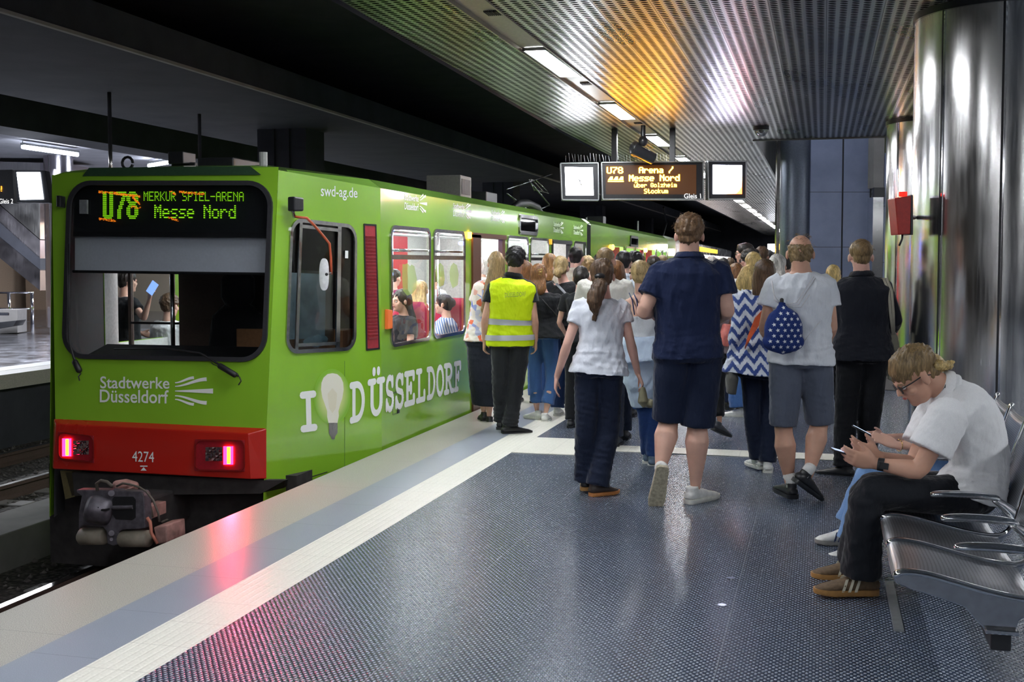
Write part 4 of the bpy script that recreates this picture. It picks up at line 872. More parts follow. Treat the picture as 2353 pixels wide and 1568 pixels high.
cx_, cy_ = 763, 912; m = MB(); pts = [cs(cx_ + 42 * math.cos(t), cy_ + 64 * math.sin(t)) + CO * .5 for t in [2 * math.pi * i / 40 for i in range(40)]]; m.add(pts, [tuple(range(40))]); mk('printed_halo', m, bulbmat(), tram)
def oval(lst): mb = MB(); mb.add([cs(x, y) + CO for x, y in lst], [tuple(range(len(lst)))]); return mb
outl = [(763 + 26 * math.cos(t), 896 + 37 * math.sin(t) * (1.0 if math.sin(t) < 0 else 1.0)) for t in [math.radians(a) for a in range(150, 391, 10)]]
outl = [(737, 896), (738, 880), (743, 868), (752, 860), (763, 858), (774, 860), (783, 868), (788, 880), (789, 896), (786, 915), (781, 930), (777, 945), (778, 956), (775, 972), (754, 972), (751, 958), (751, 945), (746, 930), (740, 914)]
mk('printed_bulb', oval(outl), Mat('bulb print', (.86,.84,.72), .3, coat=.6).m, tram); mk('printed_bulb_core', oval([(752, 905), (763, 890), (774, 905), (772, 940), (763, 955), (754, 940)]).__class__().add([cs(x, y) + CO * 1.3 for x, y in [(752, 905), (763, 892), (774, 905), (771, 938), (763, 950), (755, 938)]], [tuple(range(6))]), Mat('bulb warm core', (.78,.74,.58), .3).m, tram)
mk('printed_screw_cap', MB().add([cs(x, y) + CO for x, y in [(755, 972), (775, 972), (775, 995), (770, 1003), (768, 1010), (762, 1010), (759, 1003), (755, 996)]], [tuple(range(8))]), mat_steel('printed cap grey', (.32,.31,.31), .4, (60,60,2)), tram)
mk('flap_lock', MB().slab([sd(912, 951), sd(917, 949), sd(917, 941), sd(912, 943)], ON * 2), MS['black'], tram); m = MB(); rring(m, [sd(902, 954), sd(917, 950), sd(917, 899), sd(902, 902)], .008, ON, 1, .003); mk('flap_outline', m, plain('flap gap', (.08,.15,.02), .5), tram)
mk('panel_gap', MB().slab([cs(791.5, 1078), cs(792.5, 1078), cs(792.5, 830), cs(791.5, 830)], CO * .4), plain('thin gap', (.10,.24,.02), .5), tram)
mk('skirt_gap', MB().slab([cs(650, 1118), cs(752, 1086), cs(752, 1084), cs(650, 1115)], CO * .4), MS['black'], tram)
# side logos
def slogo(x0, x1, y0, y1, dy):
    P = lambda u, v: sd(x0 + (x1 - x0) * u, y0 + (y1 - y0) * (1 - v) + dy * u)
    text_on('lettering', 'Stadtwerke', [P(0, .56), P(.62, .56), P(.62, .9), P(0, .9)], ON, DECAL, tram, .01); text_on('lettering', 'Düsseldorf', [P(0, .08), P(.62, .08), P(.62, .46), P(0, .46)], ON, DECAL, tram, .01)
    mb = MB(); emblem([P(.66, 0), P(1, 0), P(1, 1), P(.66, 1)], ON, mb); mk('fan_emblem', mb, DECAL, tram)
slogo(929, 981, 441, 485, 6); slogo(1041, 1083, 463, 500, 5); slogo(1129, 1161, 480, 510, 4); slogo(1272, 1295, 507, 536, 3); slogo(1318, 1340, 515, 541, 2)
m = MB(); hq = [sd(1191, 537), sd(1234, 542), sd(1235, 498), sd(1192, 492)]; rring(m, hq, .04, ON * 6, 5, .08); mk('side_display_frame', m, ALU, tram); mk('side_display', MB().quad(*[p + ON for p in hq]), glass('grey display glass', (.3,.3,.33), .35), tram); mk('side_display_back', MB().quad(*[p + ON * .3 for p in hq]), plain('display grey', (.2,.2,.22), .4), tram)
# ---- side windows
def swin(a, b, z0, z1, X=SX, tr=.74, full=True):
    Q = [Vector((X, a, z0)), Vector((X, b, z0)), Vector((X, b, z1)), Vector((X, a, z1))]; m = MB(); rring(m, Q, .032, Vector((.014, 0, 0)), 6, .10); w = mk('window_frame', m, ALU, tram)
    m = MB(); zt = z0 + (z1 - z0) * tr; m.box((X - .01, a + .02, zt - .02), (X + .01, b - .02, zt + .02)); mk('transom', m, ALU, w); mk('window_pane', MB().quad(*[p - ON * 5 for p in Q]), GL, w)
    if full:
        r = MB().cyl((X - .03, a, zt + .06), (X - .03, b, zt + .06), .014, 8); mk('grab_rail', r, MS['chrome'], w, smooth=True)
for a, b in wins: swin(a, b, zwb, zwt)
# green film patches stuck on the panes
for (px, lb) in (([(925, 607), (930, 608), (936, 605), (942, 612), (946, 608), (952, 612), (958, 640), (957, 662), (948, 675), (936, 680), (926, 668), (924, 640)], 1), ([(1003, 612), (1012, 604), (1019, 612), (1022, 640), (1020, 655), (1010, 660), (1003, 645), (1001, 625)], 2), ([(1036, 612), (1042, 604), (1050, 610), (1054, 630), (1052, 655), (1040, 663), (1034, 645), (1033, 625)], 3)):
    mk('green_film', MB().add([sd(x, y) for x, y in px], [tuple(range(len(px)))]), Mat('green film', (.36, .52, .10), .6, alpha=.62).m, tram)
# ---- doors: opening frame, red inner leaf, amber lamp
BRN = plain('brown door edge', (.10,.035,.015), .35)
for i, (a, b) in enumerate(doors):
    m = MB(); m.box((SX - .05, a, -.05), (SX + .02, a + .05 + .1 * (i == 0) * 2.5, zdt)); m.box((SX - .05, b - .12, -.05), (SX + .0, b, zdt)); m.box((SX - .06, a, zdt - .03), (SX + .02, b, zdt + .02)); d = mk('door_frame', m, BRN if i == 0 else MS['black'], tram)
    mk('threshold', MB().box((SX - .2, a, -.055), (SX + .035, b, -.035)), ALU, d)
    c = onX(1076 if i == 0 else 1263, 541 if i == 0 else 556, SX); mk('door_lamp', MB().box((SX, c.y - .03, c.z - .035), (SX + .03, c.y + .03, c.z + .035)), emis('amber door lamp', (1, .38, .02), 14 if i == 0 else .6, (.5,.15,.02)), tram, bevel=.005)
mk('door_edge', MB().slab([sd(1085, 930), sd(1090, 932), sd(1089, 845), sd(1085, 838)], ON * 8), emis('red edge strip', (.8,.03,.05), .3, (.7,.03,.05)), tram)
mk('blue_lamp', MB().limb([Vector((SX - .3, Y_(1118), zdt - .08)), Vector((SX - .3, Y_(1138), zdt - .08))], .02), emis('blue lamp', (.08,.12,1), 18), tram)
# ---- saloon interior
mk('saloon_ceiling', MB().box((LX + .06, 9.4, 2.08), (SX - .06, YE, 2.10)), INW, tram)
for X in (CXT - .65, CXT + .65): mk('light_strip', MB().box((X - .07, 9.6, 2.05), (X + .07, YE - .3, 2.078)), emis('saloon light', (.95,.97,1), 9), tram)
m = MB(); wall_holes(m, [Vector((LX + .05, 9.144, -.04)), Vector((LX + .05, YE, -.04)), Vector((LX + .05, YE, 2.1)), Vector((LX + .05, 9.144, 2.1))], [], [], [(hU(a), hU(b), (zwb + .04) / 2.14, (zwt + .04) / 2.14) for a, b in wins[:4]]); mk('saloon_far_lining', m, INW, tram)
m = MB(); m.box((LX + .07, doors[0][0] - .1, 0), (LX + .11, doors[0][1] + .1, 2.0)); m.box((LX + .07, doors[1][0] - .1, 0), (LX + .11, doors[1][1] + .1, 2.0)); mk('far_door', m, plain('red far door', (.55,.02,.04), .4), tram)
m = MB(); m.box((SX - .03, 9.4, -.04), (SX - .02, doors[0][0], zwb)); m.box((SX - .03, doors[0][1], -.04), (SX - .02, doors[1][0], zwb)); mk('saloon_near_lining', m, INW, tram)
mk('bulkhead', MB().box((LX + .05, YE - .06, -.04), (CXT - .45, YE - .03, 2.1)).box((CXT + .45, YE - .06, -.04), (SX - .05, YE - .03, 2.1)).box((CXT - .45, YE + .9, -.04), (CXT + .45, YE + .93, 2.1)), INW, tram)
def tseat(x, y, flip=False):
    m = MB(); s_ = -1 if flip else 1
    m.loft([Vector((x, y, .42)), Vector((x, y + .02 * s_, .75)), Vector((x, y + .05 * s_, 1.05)), Vector((x, y + .06 * s_, 1.16))], Vector((1, 0, 0)), [.21, .22, .2, .12], [.04, .045, .04, .03], 14, 3); m.loft([Vector((x, y - .42 * s_, .44)), Vector((x, y - .2 * s_, .45)), Vector((x, y, .45))], Vector((1, 0, 0)), [.2, .21, .21], [.04, .045, .04], 14, 3)
    mk('tram_seat', m, SEATR, tram, smooth=True)
for px_, X_ in ((916, -3.98), (1016, -3.98)):
    y = onX(px_, 695, X_).y + .24
    for x in (-3.95, -4.42): tseat(x, y)
for y in (10.9, 11.8, 12.9, 14.2):
    for x in (-5.45, -5.88): tseat(x, y)
for y in (9.9, 10.9, 12.0, 13.6, 15.2): mk('grab_pole', MB().cyl((CXT + .35, y, -.04), (CXT + .35, y, 2.08), .018, 10), MS['chrome'], tram, smooth=True)
for X in (CXT + .3, CXT - .3): mk('ceiling_rail', MB().cyl((X, 9.5, 1.9), (X, YE - .2, 1.9), .018, 10), MS['chrome'], tram, smooth=True)
for y in (10, 11.2, 13, 15): area('saloon light', (CXT, y, 2.03), 1.4, .9, 22, (.97,.98,1))
# ---- articulation and second carriage
DIR2 = Vector((-.30, 10.4, 0)).normalized(); NR2 = Vector((DIR2.y, -DIR2.x, 0)); O2 = Vector((SX - .02, 18.35, 0)); L2 = 11.2
def s2(t, z, d=0.0): return O2 + DIR2 * t + NR2 * d + Vector((0, 0, z))
mb = MB()
for i in range(9):
    y = YE + i * .05; o_ = .07 if i % 2 else .02; P = [(SX - o_, ZB), (SX - o_, ZS - .02), (SX - .12 - o_, ZS + .04 - o_), (SX - .36, ZS + .09 - o_), (LX + .36, ZS + .09 - o_), (LX + .12, ZS + .04), (LX + o_, ZS), (LX + o_, ZB)]
    if i: 
        Pp = prevP
        for k in range(7): mb.quad((Pp[k][0], y - .05, Pp[k][1]), (Pp[k+1][0], y - .05, Pp[k+1][1]), (P[k+1][0], y, P[k+1][1]), (P[k][0], y, P[k][1]))
    prevP = P
mk('gangway_bellows', mb, MS['black'], tram, label='black folded bellows')
def on2(x, y, d=0.0): return onP(x, y, O2 + NR2 * d, NR2)
def t2(x): return (on2(x, 590) - O2).dot(DIR2)
L2 = t2(1534)
w2 = [(t2(1437), t2(1457)), (t2(1459.5), t2(1478)), (t2(1508), t2(1520)), (t2(1522), t2(1531))]; d2 = [(t2(1408), t2(1432)), (t2(1484), t2(1505))]
Q2 = [s2(0, ZB), s2(L2, ZB), s2(L2, ZS), s2(0, ZS)]; hh = [(a / L2, b / L2, hV(zwb), hV(zwt)) for a, b in w2] + [(a / L2, b / L2, hV(-.05), hV(zdt)) for a, b in d2]
mb = MB(); wall_holes(mb, Q2, [], [], hh); mb.quad(s2(0, ZB, -2.66), s2(L2, ZB, -2.66), s2(L2, ZS, -2.66), s2(0, ZS, -2.66)); mb.quad(s2(L2, ZB, 0), s2(L2, ZB, -2.66), s2(L2, ZS, -2.66), s2(L2, ZS, 0))
sb = mk('rear_body_shell', mb, GREEN, tram); rf = MB(); roofstrip(rf, [[s2(0, z, -a) for a, z in prof], [s2(L2 * .97, z, -a) for a, z in prof], [s2(L2, z - .06, -a) for a, z in prof]]); mk('rear_roof', rf, GREEN2, tram)
for a, b in w2:
    Q = [s2(a, zwb), s2(b, zwb), s2(b, zwt), s2(a, zwt)]; m = MB(); rring(m, Q, .035, NR2 * .014, 4, .1); mk('window_frame', m, ALU, sb); mk('window_pane', MB().quad(*Q), GL, sb)
for i, (a, b) in enumerate(d2):
    m = MB(); m.slab([s2(b - .5, 0, -.3), s2(b, 0, -.1), s2(b, zdt, -.1), s2(b - .5, zdt, -.3)], NR2 * .03); mk('door_leaf', m, plain('red leaf far', (.55,.02,.04), .4), sb)
    q = s2(a - .12, zdt - .02, .02); mk('door_lamp', MB().ell(q, DIR2 * .05, NR2 * .03, Vector((0, 0, .05))), emis('amber lamp far', (1,.42,.03), 45 if i else 8), sb)
mk('tail_marker', MB().slab([on2(1536, 588, -.05), on2(1541, 588, -.05), on2(1541, 572, -.05), on2(1536, 572, -.05)], NR2 * .1), emis('white orange marker', (1,.8,.5), 12), sb)
mk('rear_saloon', MB().slab([s2(.1, 2.0, -.2), s2(L2 - .1, 2.0, -.2), s2(L2 - .1, 2.0, -2.4), s2(.1, 2.0, -2.4)], (0, 0, .02)), emis('rear saloon ceiling light', (.95,.97,1), 2.5, (.6,.6,.6)), sb); mk('rear_lining', MB().slab([s2(.1, 0, -2.5), s2(L2 - .1, 0, -2.5), s2(L2 - .1, 2, -2.5), s2(.1, 2, -2.5)], NR2 * .02), INW, sb)
m = MB(); q = [on2(1447, 567), on2(1465, 569), on2(1465, 544), on2(1448, 541)]; rring(m, q, .05, NR2 * .02, 4, .08); mk('side_display_frame', m, MS['blackm'], sb); mk('side_display', MB().quad(*[p + NR2 * .004 for p in q]), glass('display glass two', (.3,.3,.33), .5), sb)
# ---- roof equipment
ZR = ZS + .12
def rb(px, py, X, sx, sy, sz, m, nm, lb=None): p = onX(px, py, X); o = mk(nm, MB().box((X - sx/2, p.y - sy/2, ZR - .02), (X + sx/2, p.y + sy/2, ZR + sz)), m, tram, bevel=.01); return o, p
o, p = rb(1032, 430, -4.1, .4, .42, .24, plain('grey roof box', (.16,.15,.145), .6), 'roof_box')
m = MB()
for i in range(12): m.box((-3.9, p.y - .17 + .028 * i, ZR + .03), (-3.893, p.y - .157 + .028 * i, ZR + .2))
mk('box_grille', m, MS['black'], o)
rb(1095, 452, -4.2, .4, .5, .14, MS['blackm'], 'roof_box'); rb(1371, 512, -4.1, .3, .3, .13, MS['blackm'], 'roof_box')
for (x, y) in ((605, 350), (1466, 508), (1348, 500)): a = onX(x, y, -4.4); mk('antenna', MB().cyl((a.x, a.y, ZR - .03), a, .018 if x > 700 else .035, 10), plain('white antenna', (.5,.5,.5), .5), tram)
q = yp(418, 365, 8.7); mk('roof_camera', MB().box((q.x - .07, 8.6, q.z - .05), (q.x + .07, 8.8, q.z + .05)).box((q.x - .1, 8.7, ZR - .1), (q.x + .12, 8.74, q.z - .03)), MS['blackm'], tram, bevel=.006)
q = yp(536, 372, 8.8); mk('roof_hatch', MB().box((q.x - .16, 8.5, ZR - .05), (q.x + .16, 9.0, q.z + .01)), MS['blackm'], tram, bevel=.01)
q = yp(293, 375, 8.7); mk('roof_coil', MB().tube([Vector((q.x + .05 * math.cos(t), 8.7, q.z + .05 * math.sin(t))) for t in [i * .5 for i in range(13)]], .012), MS['black'], tram, smooth=True)
Dp = onX(1225, 450, CXT).y; pj = lambda x, y: onX(x, y, -4.5)
pg = empty('pantograph', pj(1225, 480), ); pg.parent = tram; pg.location = Vector(pg.location) - wloc(tram)
m = MB()
for a, b in (((1268, 400), (1165, 435)), ((1165, 445), (1210, 478)), ((1218, 418), (1262, 470)), ((1262, 472), (1238, 482))): m.tube([pj(*a), pj(*b)], .012)
m2 = MB()
for a, b in (((1215, 412), (1232, 414)), ((1216, 413), (1228, 438)), ((1232, 414), (1258, 440)), ((1224, 414), (1250, 442)), ((1228, 436), (1260, 444))): m2.tube([pj(*a), pj(*b)], .008)
mk('pantograph_arm', m, ALU, pg, smooth=True); mk('pantograph_shoe', m2, MS['rail'], pg, smooth=True)
# insulator hose hump at the joint
mk('roof_hose', MB().tube([Vector((-4.3, 16.2, ZR)), Vector((-4.3, 16.6, ZR + .12)), Vector((-4.3, 17.2, ZR + .16)), Vector((-4.3, 17.8, ZR + .12)), Vector((-4.3, 18.1, ZR))], .06), MS['black'], tram, smooth=True)
# ---- coupler
CM = plain('worn grey coupler steel', (.115,.105,.125), .5, 18, .4, metal=.3); RST = plain('rusty pipe steel', (.30,.17,.15), .7, 14, .4); TAN = plain('dull tan roller', (.24,.21,.165), .6, 10, .3)
CY = 7.2
def cp(x, y, Y=CY): return yp(x, y, Y)
cpl = empty('coupler', cp(265, 1190)); cpl.parent = tram; cpl.location = cpl.location - wloc(tram)
Dy = Vector((0, 1, 0))
mk('coupler_plate', MB().slab([cp(*q) for q in [(175, 1126), (255, 1127), (262, 1123), (268, 1128), (325, 1131), (331, 1140), (334, 1214), (318, 1217), (280, 1218), (272, 1225), (272, 1252), (258, 1255), (246, 1250), (244, 1222), (236, 1212), (190, 1208), (180, 1218), (180, 1180), (187, 1140), (176, 1133)]], Dy * .09), CM, cpl, bevel=.008)
mk('coupler_boss', MB().loft([cp(228, 1172, CY), cp(228, 1168, CY - .04), cp(227, 1162, CY - .075), cp(227, 1160, CY - .085)], Vector((1, 0, 0)), [.1, .095, .075, .05], [.105, .09, .06, .04], 20, 3.5), CM, cpl, smooth=True)
mk('boss_slot', MB().box(cp(211, 1181, CY - .10), cp(234, 1163, CY - .06)).box(cp(232, 1175, CY - .1), cp(252, 1168, CY - .05)), MS['black'], cpl)
mk('coupler_socket', MB().slab([cp(*q, CY - .006) for q in [(262, 1142), (305, 1142), (311, 1149), (311, 1190), (303, 1196), (266, 1194), (258, 1182), (258, 1148)]], Dy * .01), MS['black'], cpl); mk('socket_bar', MB().cyl(cp(260, 1167, CY - .02), cp(305, 1166, CY - .01), .014), CM, cpl)
for (x, y, r) in ((256, 1134, .022), (256, 1226, .02), (256, 1240, .012)): mk('bolt', MB().cyl(cp(x, y, CY - .02), cp(x, y, CY + .02), r, 16), CM, cpl)
for (x0, x1, y) in ((186, 243, 1233), (279, 345, 1238)): mk('coupler_roller', MB().loft([cp(x0, y, CY + .05), cp(x0 + 3, y, CY + .05), cp(x1 - 3, y, CY + .05), cp(x1, y, CY + .05)], Vector((0, 0, 1)), [.045, .06, .06, .045], [.06, .07, .07, .06], 20), TAN, cpl, smooth=True)
mk('coupler_shank', MB().box((-4.98, CY + .09, -.42), (-4.7, 8.2, -.16)), GRIME, cpl, bevel=.02); mk('air_box', MB().slab([cp(352, 1212), cp(382, 1208), cp(384, 1248), cp(360, 1252)], Dy * .25), RST, cpl, bevel=.01)
mk('red_pipe', MB().tube([cp(338, 1190), cp(345, 1200), cp(348, 1225), cp(362, 1250)], .012), plain('salmon pipe', (.5,.18,.12), .6), cpl, smooth=True)
m = MB(); m.tube([cp(224, 1128), cp(222, 1112), cp(232, 1105), cp(246, 1108), cp(258, 1118)], .012); m.tube([cp(268, 1118), cp(282, 1111), cp(300, 1114), cp(320, 1120), cp(336, 1130), cp(352, 1150), cp(364, 1180), cp(366, 1200)], .008); m.tube([cp(330, 1140, 7.4), cp(345, 1165, 7.4), cp(350, 1190, 7.4)], .012); m.tube([cp(372, 1200, 7.6), cp(390, 1192, 7.8), cp(420, 1198, 8.0)], .008)
mk('hose', m, plain('dusty hose', (.10,.085,.07), .7), cpl, smooth=True)
m = MB(); m.limb([cp(268, 1116, 7.25), cp(290, 1112, 7.35), cp(310, 1118, 7.4)], .035); m.box(cp(285, 1128, 7.25), cp(316, 1116, 7.4)); m.box(cp(330, 1200, 7.3), cp(352, 1150, 7.6)); mk('valve_block', m, RST, cpl, bevel=.006)
mk('running_gear', MB().box((-5.7, 8.6, -.9), (-4.05, 11, -.45)), GRIME, tram)
for y in (9.2, 10.9):
    for X in (-5.6, -4.17): mk('wheel', MB().cyl((X - .06, y, -.56), (X + .06, y, -.56), .34, 32), GRIME, tram)
# ================================================================ far tram beyond
ft = empty('tram', Vector((-4.6, 36, -.9)), label='distant pale tram with brightly lit windows beyond the green one', cat='tram'); ft2 = O2 + DIR2 * (L2 + 2.2)
def s3(t, z, d=0.0): return ft2 + DIR2 * t + NR2 * d + Vector((0, 0, z))
SIL = mat_steel('pale tram side', (.50,.50,.55), .3); mb = MB(); L3 = 34
mb.slab([s3(0, -.4), s3(0, 2.2), s3(0, 2.3, -.3), s3(0, 2.3, -2.3), s3(0, 2.2, -2.6), s3(0, -.4, -2.6)], DIR2 * L3); mk('body_shell', mb, SIL, ft)
for k in range(11): mk('lit_window', MB().slab([s3(1 + 3 * k, .75, .01), s3(3.4 + 3 * k, .75, .01), s3(3.4 + 3 * k, 1.85, .01), s3(1 + 3 * k, 1.85, .01)], NR2 * .01), emis('lit window', (1,.9,.92), 1.5), ft)
mk('yellow_stripe', MB().slab([s3(9, 1.95, .02), s3(20, 1.95, .02), s3(20, 2.12, .02), s3(9, 2.12, .02)], NR2 * .01), emis('yellow lit display', (1,.6,.02), .6, (.6,.4,.02)), ft); mk('pantograph', MB().tube([s3(6, 2.3, -1), s3(7.5, 2.9, -1), s3(6.5, 3.4, -1)], .03), MS['blackm'], ft)
# ================================================================ PEOPLE
def skinmat(name, col):
    m = Mat(name, col, .5, spec=.35); n = m.noise(m.co(), 9, 4); n2 = m.noise(m.co(), 160, 2)
    m.set('Base Color', m.mix(m.M('MULTIPLY', n2, .18), m.ramp(n, [(.3, tuple(a * .88 for a in col)), (.7, tuple(min(1, a * 1.1) for a in col))]), (col[0], col[1] * .75, col[2] * .7)))
    m.b.inputs['Subsurface Weight'].default_value = .08; m.b.inputs['Subsurface Radius'].default_value = (.02, .008, .004); return m.bump(n2, .06, .002).m
def hairmat(name, col, hi=1.9):
    m = Mat(name, col, .42, spec=.4); a = m.noise(m.co(scale=(1, 1, .12)), 130, 3, .6); b = m.noise(m.co(scale=(1, 1, .3)), 22, 3)
    f = m.M('ADD', m.M('MULTIPLY', a, .6), m.M('MULTIPLY', b, .4)); m.set('Base Color', m.ramp(f, [(.32, tuple(c * .35 for c in col)), (.52, col), (.7, tuple(min(1, c * hi) for c in col))]))
    return m.bump(f, .9, .006).m
SK = dict(fair=skinmat('fair skin', (.70,.43,.33)), tan=skinmat('tanned skin', (.60,.35,.25)), pink=skinmat('pink fair skin', (.74,.45,.36)), brown=skinmat('brown skin', (.34,.18,.11)))
HR = dict(brown=hairmat('brown hair', (.10,.058,.032)), dark=hairmat('dark hair', (.022,.018,.016), 2.4), black=hairmat('black hair', (.012,.011,.012), 2.5), blond=hairmat('blond hair', (.42,.30,.14)), gold=hairmat('golden hair', (.50,.36,.14)), dblond=hairmat('dark blond hair', (.24,.16,.075)),
    auburn=hairmat('auburn hair', (.20,.09,.035)), grey=hairmat('grey hair', (.45,.43,.40)), chest=hairmat('chestnut hair', (.16,.09,.045)), ginger=hairmat('copper curls', (.30,.15,.05)))
CL = {}
def C(name, col, **k):
    if name not in CL: CL[name] = cloth(name, col, **k)
    return CL[name]
NAVY = C('navy cotton', (.012,.020,.060)); BLACKC = C('black cotton', (.012,.013,.016)); DKNAVY = C('dark navy trousers', (.012,.018,.040)); DENIM = C('blue denim', (.06,.14,.34), amt=.3); LDENIM = C('light denim', (.18,.32,.58), amt=.25)
WHT = C('white cotton', (.86,.87,.90)); LGREY = C('pale grey cotton', (.50,.53,.58)); GREYS = C('grey blue shorts', (.10,.115,.155)); SOLE = plain('white rubber sole', (.68,.68,.62), .5); SOLEG = plain('gum sole', (.42,.22,.07), .5); SHW = plain('white leather', (.72,.72,.69), .45); SHB = plain('black leather', (.016,.017,.02), .4)
def V(*a): return Vector(a)
Z = V(0, 0, 1)
def lerp(a, b, t): return a + (b - a) * t
def bez(P, t):
    n = len(P) - 1; x = t * n; i = min(int(x), n - 1); u = x - i
    p0 = P[max(i - 1, 0)]; p1 = P[i]; p2 = P[i + 1]; p3 = P[min(i + 2, n)]
    return (p1 * 2 + (p2 - p0) * u + (p0 * 2 - p1 * 5 + p2 * 4 - p3) * u * u + (p1 * 3 - p0 - p2 * 3 + p3) * u ** 3) * .5
# torso profile: t from 0 (hip joint level) to 1 (neck base) -> half width, half depth (for a 1.75 m adult)
TP = [(-.16, .150, .105), (0, .172, .118), (.12, .165, .112), (.32, .140, .098), (.5, .150, .108), (.7, .172, .120), (.84, .185, .108), (.92, .150, .082), (.97, .085, .064), (1.03, .062, .058)]
TPF = [(-.16, .150, .110), (0, .175, .125), (.12, .160, .112), (.34, .122, .092), (.5, .132, .105), (.7, .150, .118), (.84, .162, .100), (.92, .130, .075), (.97, .075, .058), (1.03, .052, .050)]
def tprof(t, tp):
    for (a, w0, d0), (b, w1, d1) in zip(tp[:-1], tp[1:]):
        if t <= b: u = max(0, (t - a) / (b - a)); u = u * u * (3 - 2 * u) if b > .8 else u; return lerp(w0, w1, u), lerp(d0, d1, u)
    return tp[-1][1], tp[-1][2]
class Person:
    """J = joint positions in the place; R/L are the person's own sides"""
    def __init__(s, foot, H, yaw=0.0, name='person', build=1.0, fem=False, **kw):
        s.k = H / 1.75; s.H = H; s.fem = fem; s.tp = TPF if fem else TP; s.b = build; s.foot = V(foot[0], foot[1], 0)
        s.f = FH.copy(); s.f.rotate(Matrix.Rotation(-yaw, 3, 'Z')); s.r = s.f.cross(Z)
        k = s.k; P = lambda r, f, z: s.foot + s.r * (r * k) + s.f * (f * k) + Z * (z * k); s.P = P
        sw = .165 if fem else .185
        J = s.J = dict(hip=P(0, 0, .93), waist=P(0, .01, 1.10), chest=P(0, 0, 1.30), neck=P(0, -.015, 1.475), head=P(0, .02, 1.625))
        for n, q in (('R', 1), ('L', -1)):
            J['sh' + n] = P(q * sw, -.005, 1.415); J['el' + n] = P(q * (sw + .065), -.02, 1.13); J['wr' + n] = P(q * (sw + .075), .05, .88)
            J['th' + n] = P(q * .088, 0, .90); J['kn' + n] = P(q * .095, .02, .50); J['an' + n] = P(q * .10, -.01, .085)
        s.toe = {'R': s.f.copy(), 'L': s.f.copy()}; s.footup = {'R': Z.copy(), 'L': Z.copy()}; s.hd = {'R': None, 'L': None}; s.pn = {'R': None, 'L': None}; s.curl = {'R': .5, 'L': .5}; s.legk = .78
        s.hf = s.f.copy(); s.hu = Z.copy(); s.hs = (.96 if fem else 1.0) * (k ** .5)
        s.root = empty(name, s.foot, **kw)
    def px(s, x, y, dd=0.0): return onD(x, y, s.D + dd)
    def torso_c(s, t):
        J = s.J; P_ = [J['hip'], J['waist'], J['chest'], J['neck']]
        return bez(P_, max(0, min(1, t))) if 0 <= t <= 1 else (J['hip'] + (J['hip'] - J['waist']) * (-t * 1.6) * .6 if t < 0 else J['neck'] + (J['head'] - J['neck']).normalized() * (t - 1) * .55)
    def lat(s, t):
        a = (s.J['thR'] - s.J['thL']).normalized(); b = (s.J['shR'] - s.J['shL']).normalized(); return lerp(a, b, max(0, min(1, t))).normalized()
    def torso(s, mb, t0, t1, ease=0.0, hem=0.0, n=24, top=None, w=None):
        ts = [t0 + (t1 - t0) * i / 13 for i in range(14)]; pts, L, a, b = [], [], [], []
        for t in ts:
            x, y = tprof(t, s.tp); k = s.k * s.b; e = ease + hem * max(0, (0.45 - t)) ; ww = (w(t) if w else 1.0)
            if t > .9: e *= .55
            pts.append(s.torso_c(t)); L.append(s.lat(t)); a.append(x * k * ww + e); b.append(y * k * (1 + (ww - 1) * .7) + e)
        return mb.loft(pts, L, a, b, n, 2.35)
    def headmesh(s, mb):
        c, f, u = s.J['head'], s.hf.normalized(), s.hu.normalized(); r = f.cross(u).normalized(); u = r.cross(f); h = s.hs; s.hr = r; s.hfv = f; s.huv = u
        Q = lambda a, b, d: c + r * (a * h) + f * (b * h) + u * (d * h); s.Q = Q
        mb.ell(Q(0, -.005, .028), r * .074 * h, f * .094 * h, u * .088 * h, 26, 18); mb.ell(Q(0, .030, -.045), r * .056 * h, f * .060 * h, u * .072 * h); mb.ell(Q(0, .070, -.088), r * .024 * h, f * .020 * h, u * .022 * h)
        mb.ell(Q(0, .085, .012), r * .048 * h, f * .013 * h, u * .012 * h); mb.ell(Q(0, .088, -.045), r * .024 * h, f * .011 * h, u * .016 * h)
        mb.loft([Q(0, .085, .008), Q(0, .100, -.012), Q(0, .108, -.026), Q(0, .094, -.034)], r, [.006*h, .009*h, .015*h, .010*h], [.008*h, .010*h, .009*h, .006*h], 10)
        for q in (-1, 1): mb.ell(Q(q * .083, -.004, -.012), r * .012 * h + f * .004 * q, f * .018 * h - u * .003, u * .031 * h, 12, 10); mb.ell(Q(q * .048, .062, -.028), r * .018 * h, f * .018 * h, u * .02 * h, 10, 8)
        nk = s.J['neck']; rn = (.052 if s.fem else .060) * s.k; a = nk + (nk - s.J['chest']).normalized() * -.05
        mb.loft([a, nk, lerp(nk, Q(0, -.025, -.05), .5), Q(0, -.022, -.045), Q(0, -.015, 0)], r, [rn * 1.35, rn * 1.12, rn, rn * .98, rn * .9], [rn * 1.2, rn * 1.1, rn * 1.02, rn, rn * .9], 18)
    def hand(s, mb, S):
        w, e = s.J['wr' + S], s.J['el' + S]; d = (s.hd[S] or (w - e)).normalized(); q = 1 if S == 'R' else -1
        pn = s.pn[S] or (s.r * -q)            # palm faces
        pn = (pn - d * pn.dot(d)).normalized(); sd_ = d.cross(pn) * (1 if S == 'R' else -1)       # towards the thumb
        k = s.k * (.92 if s.fem else 1.0); c = s.curl[S]
        mb.loft([w - d * .02, w + d * .012 * k, w + d * .045 * k, w + d * .085 * k, w + d * .098 * k], sd_, [.026*k, .028*k, .040*k, .041*k, .034*k], [.020*k, .018*k, .016*k, .013*k, .010*k], 16, 2.6)
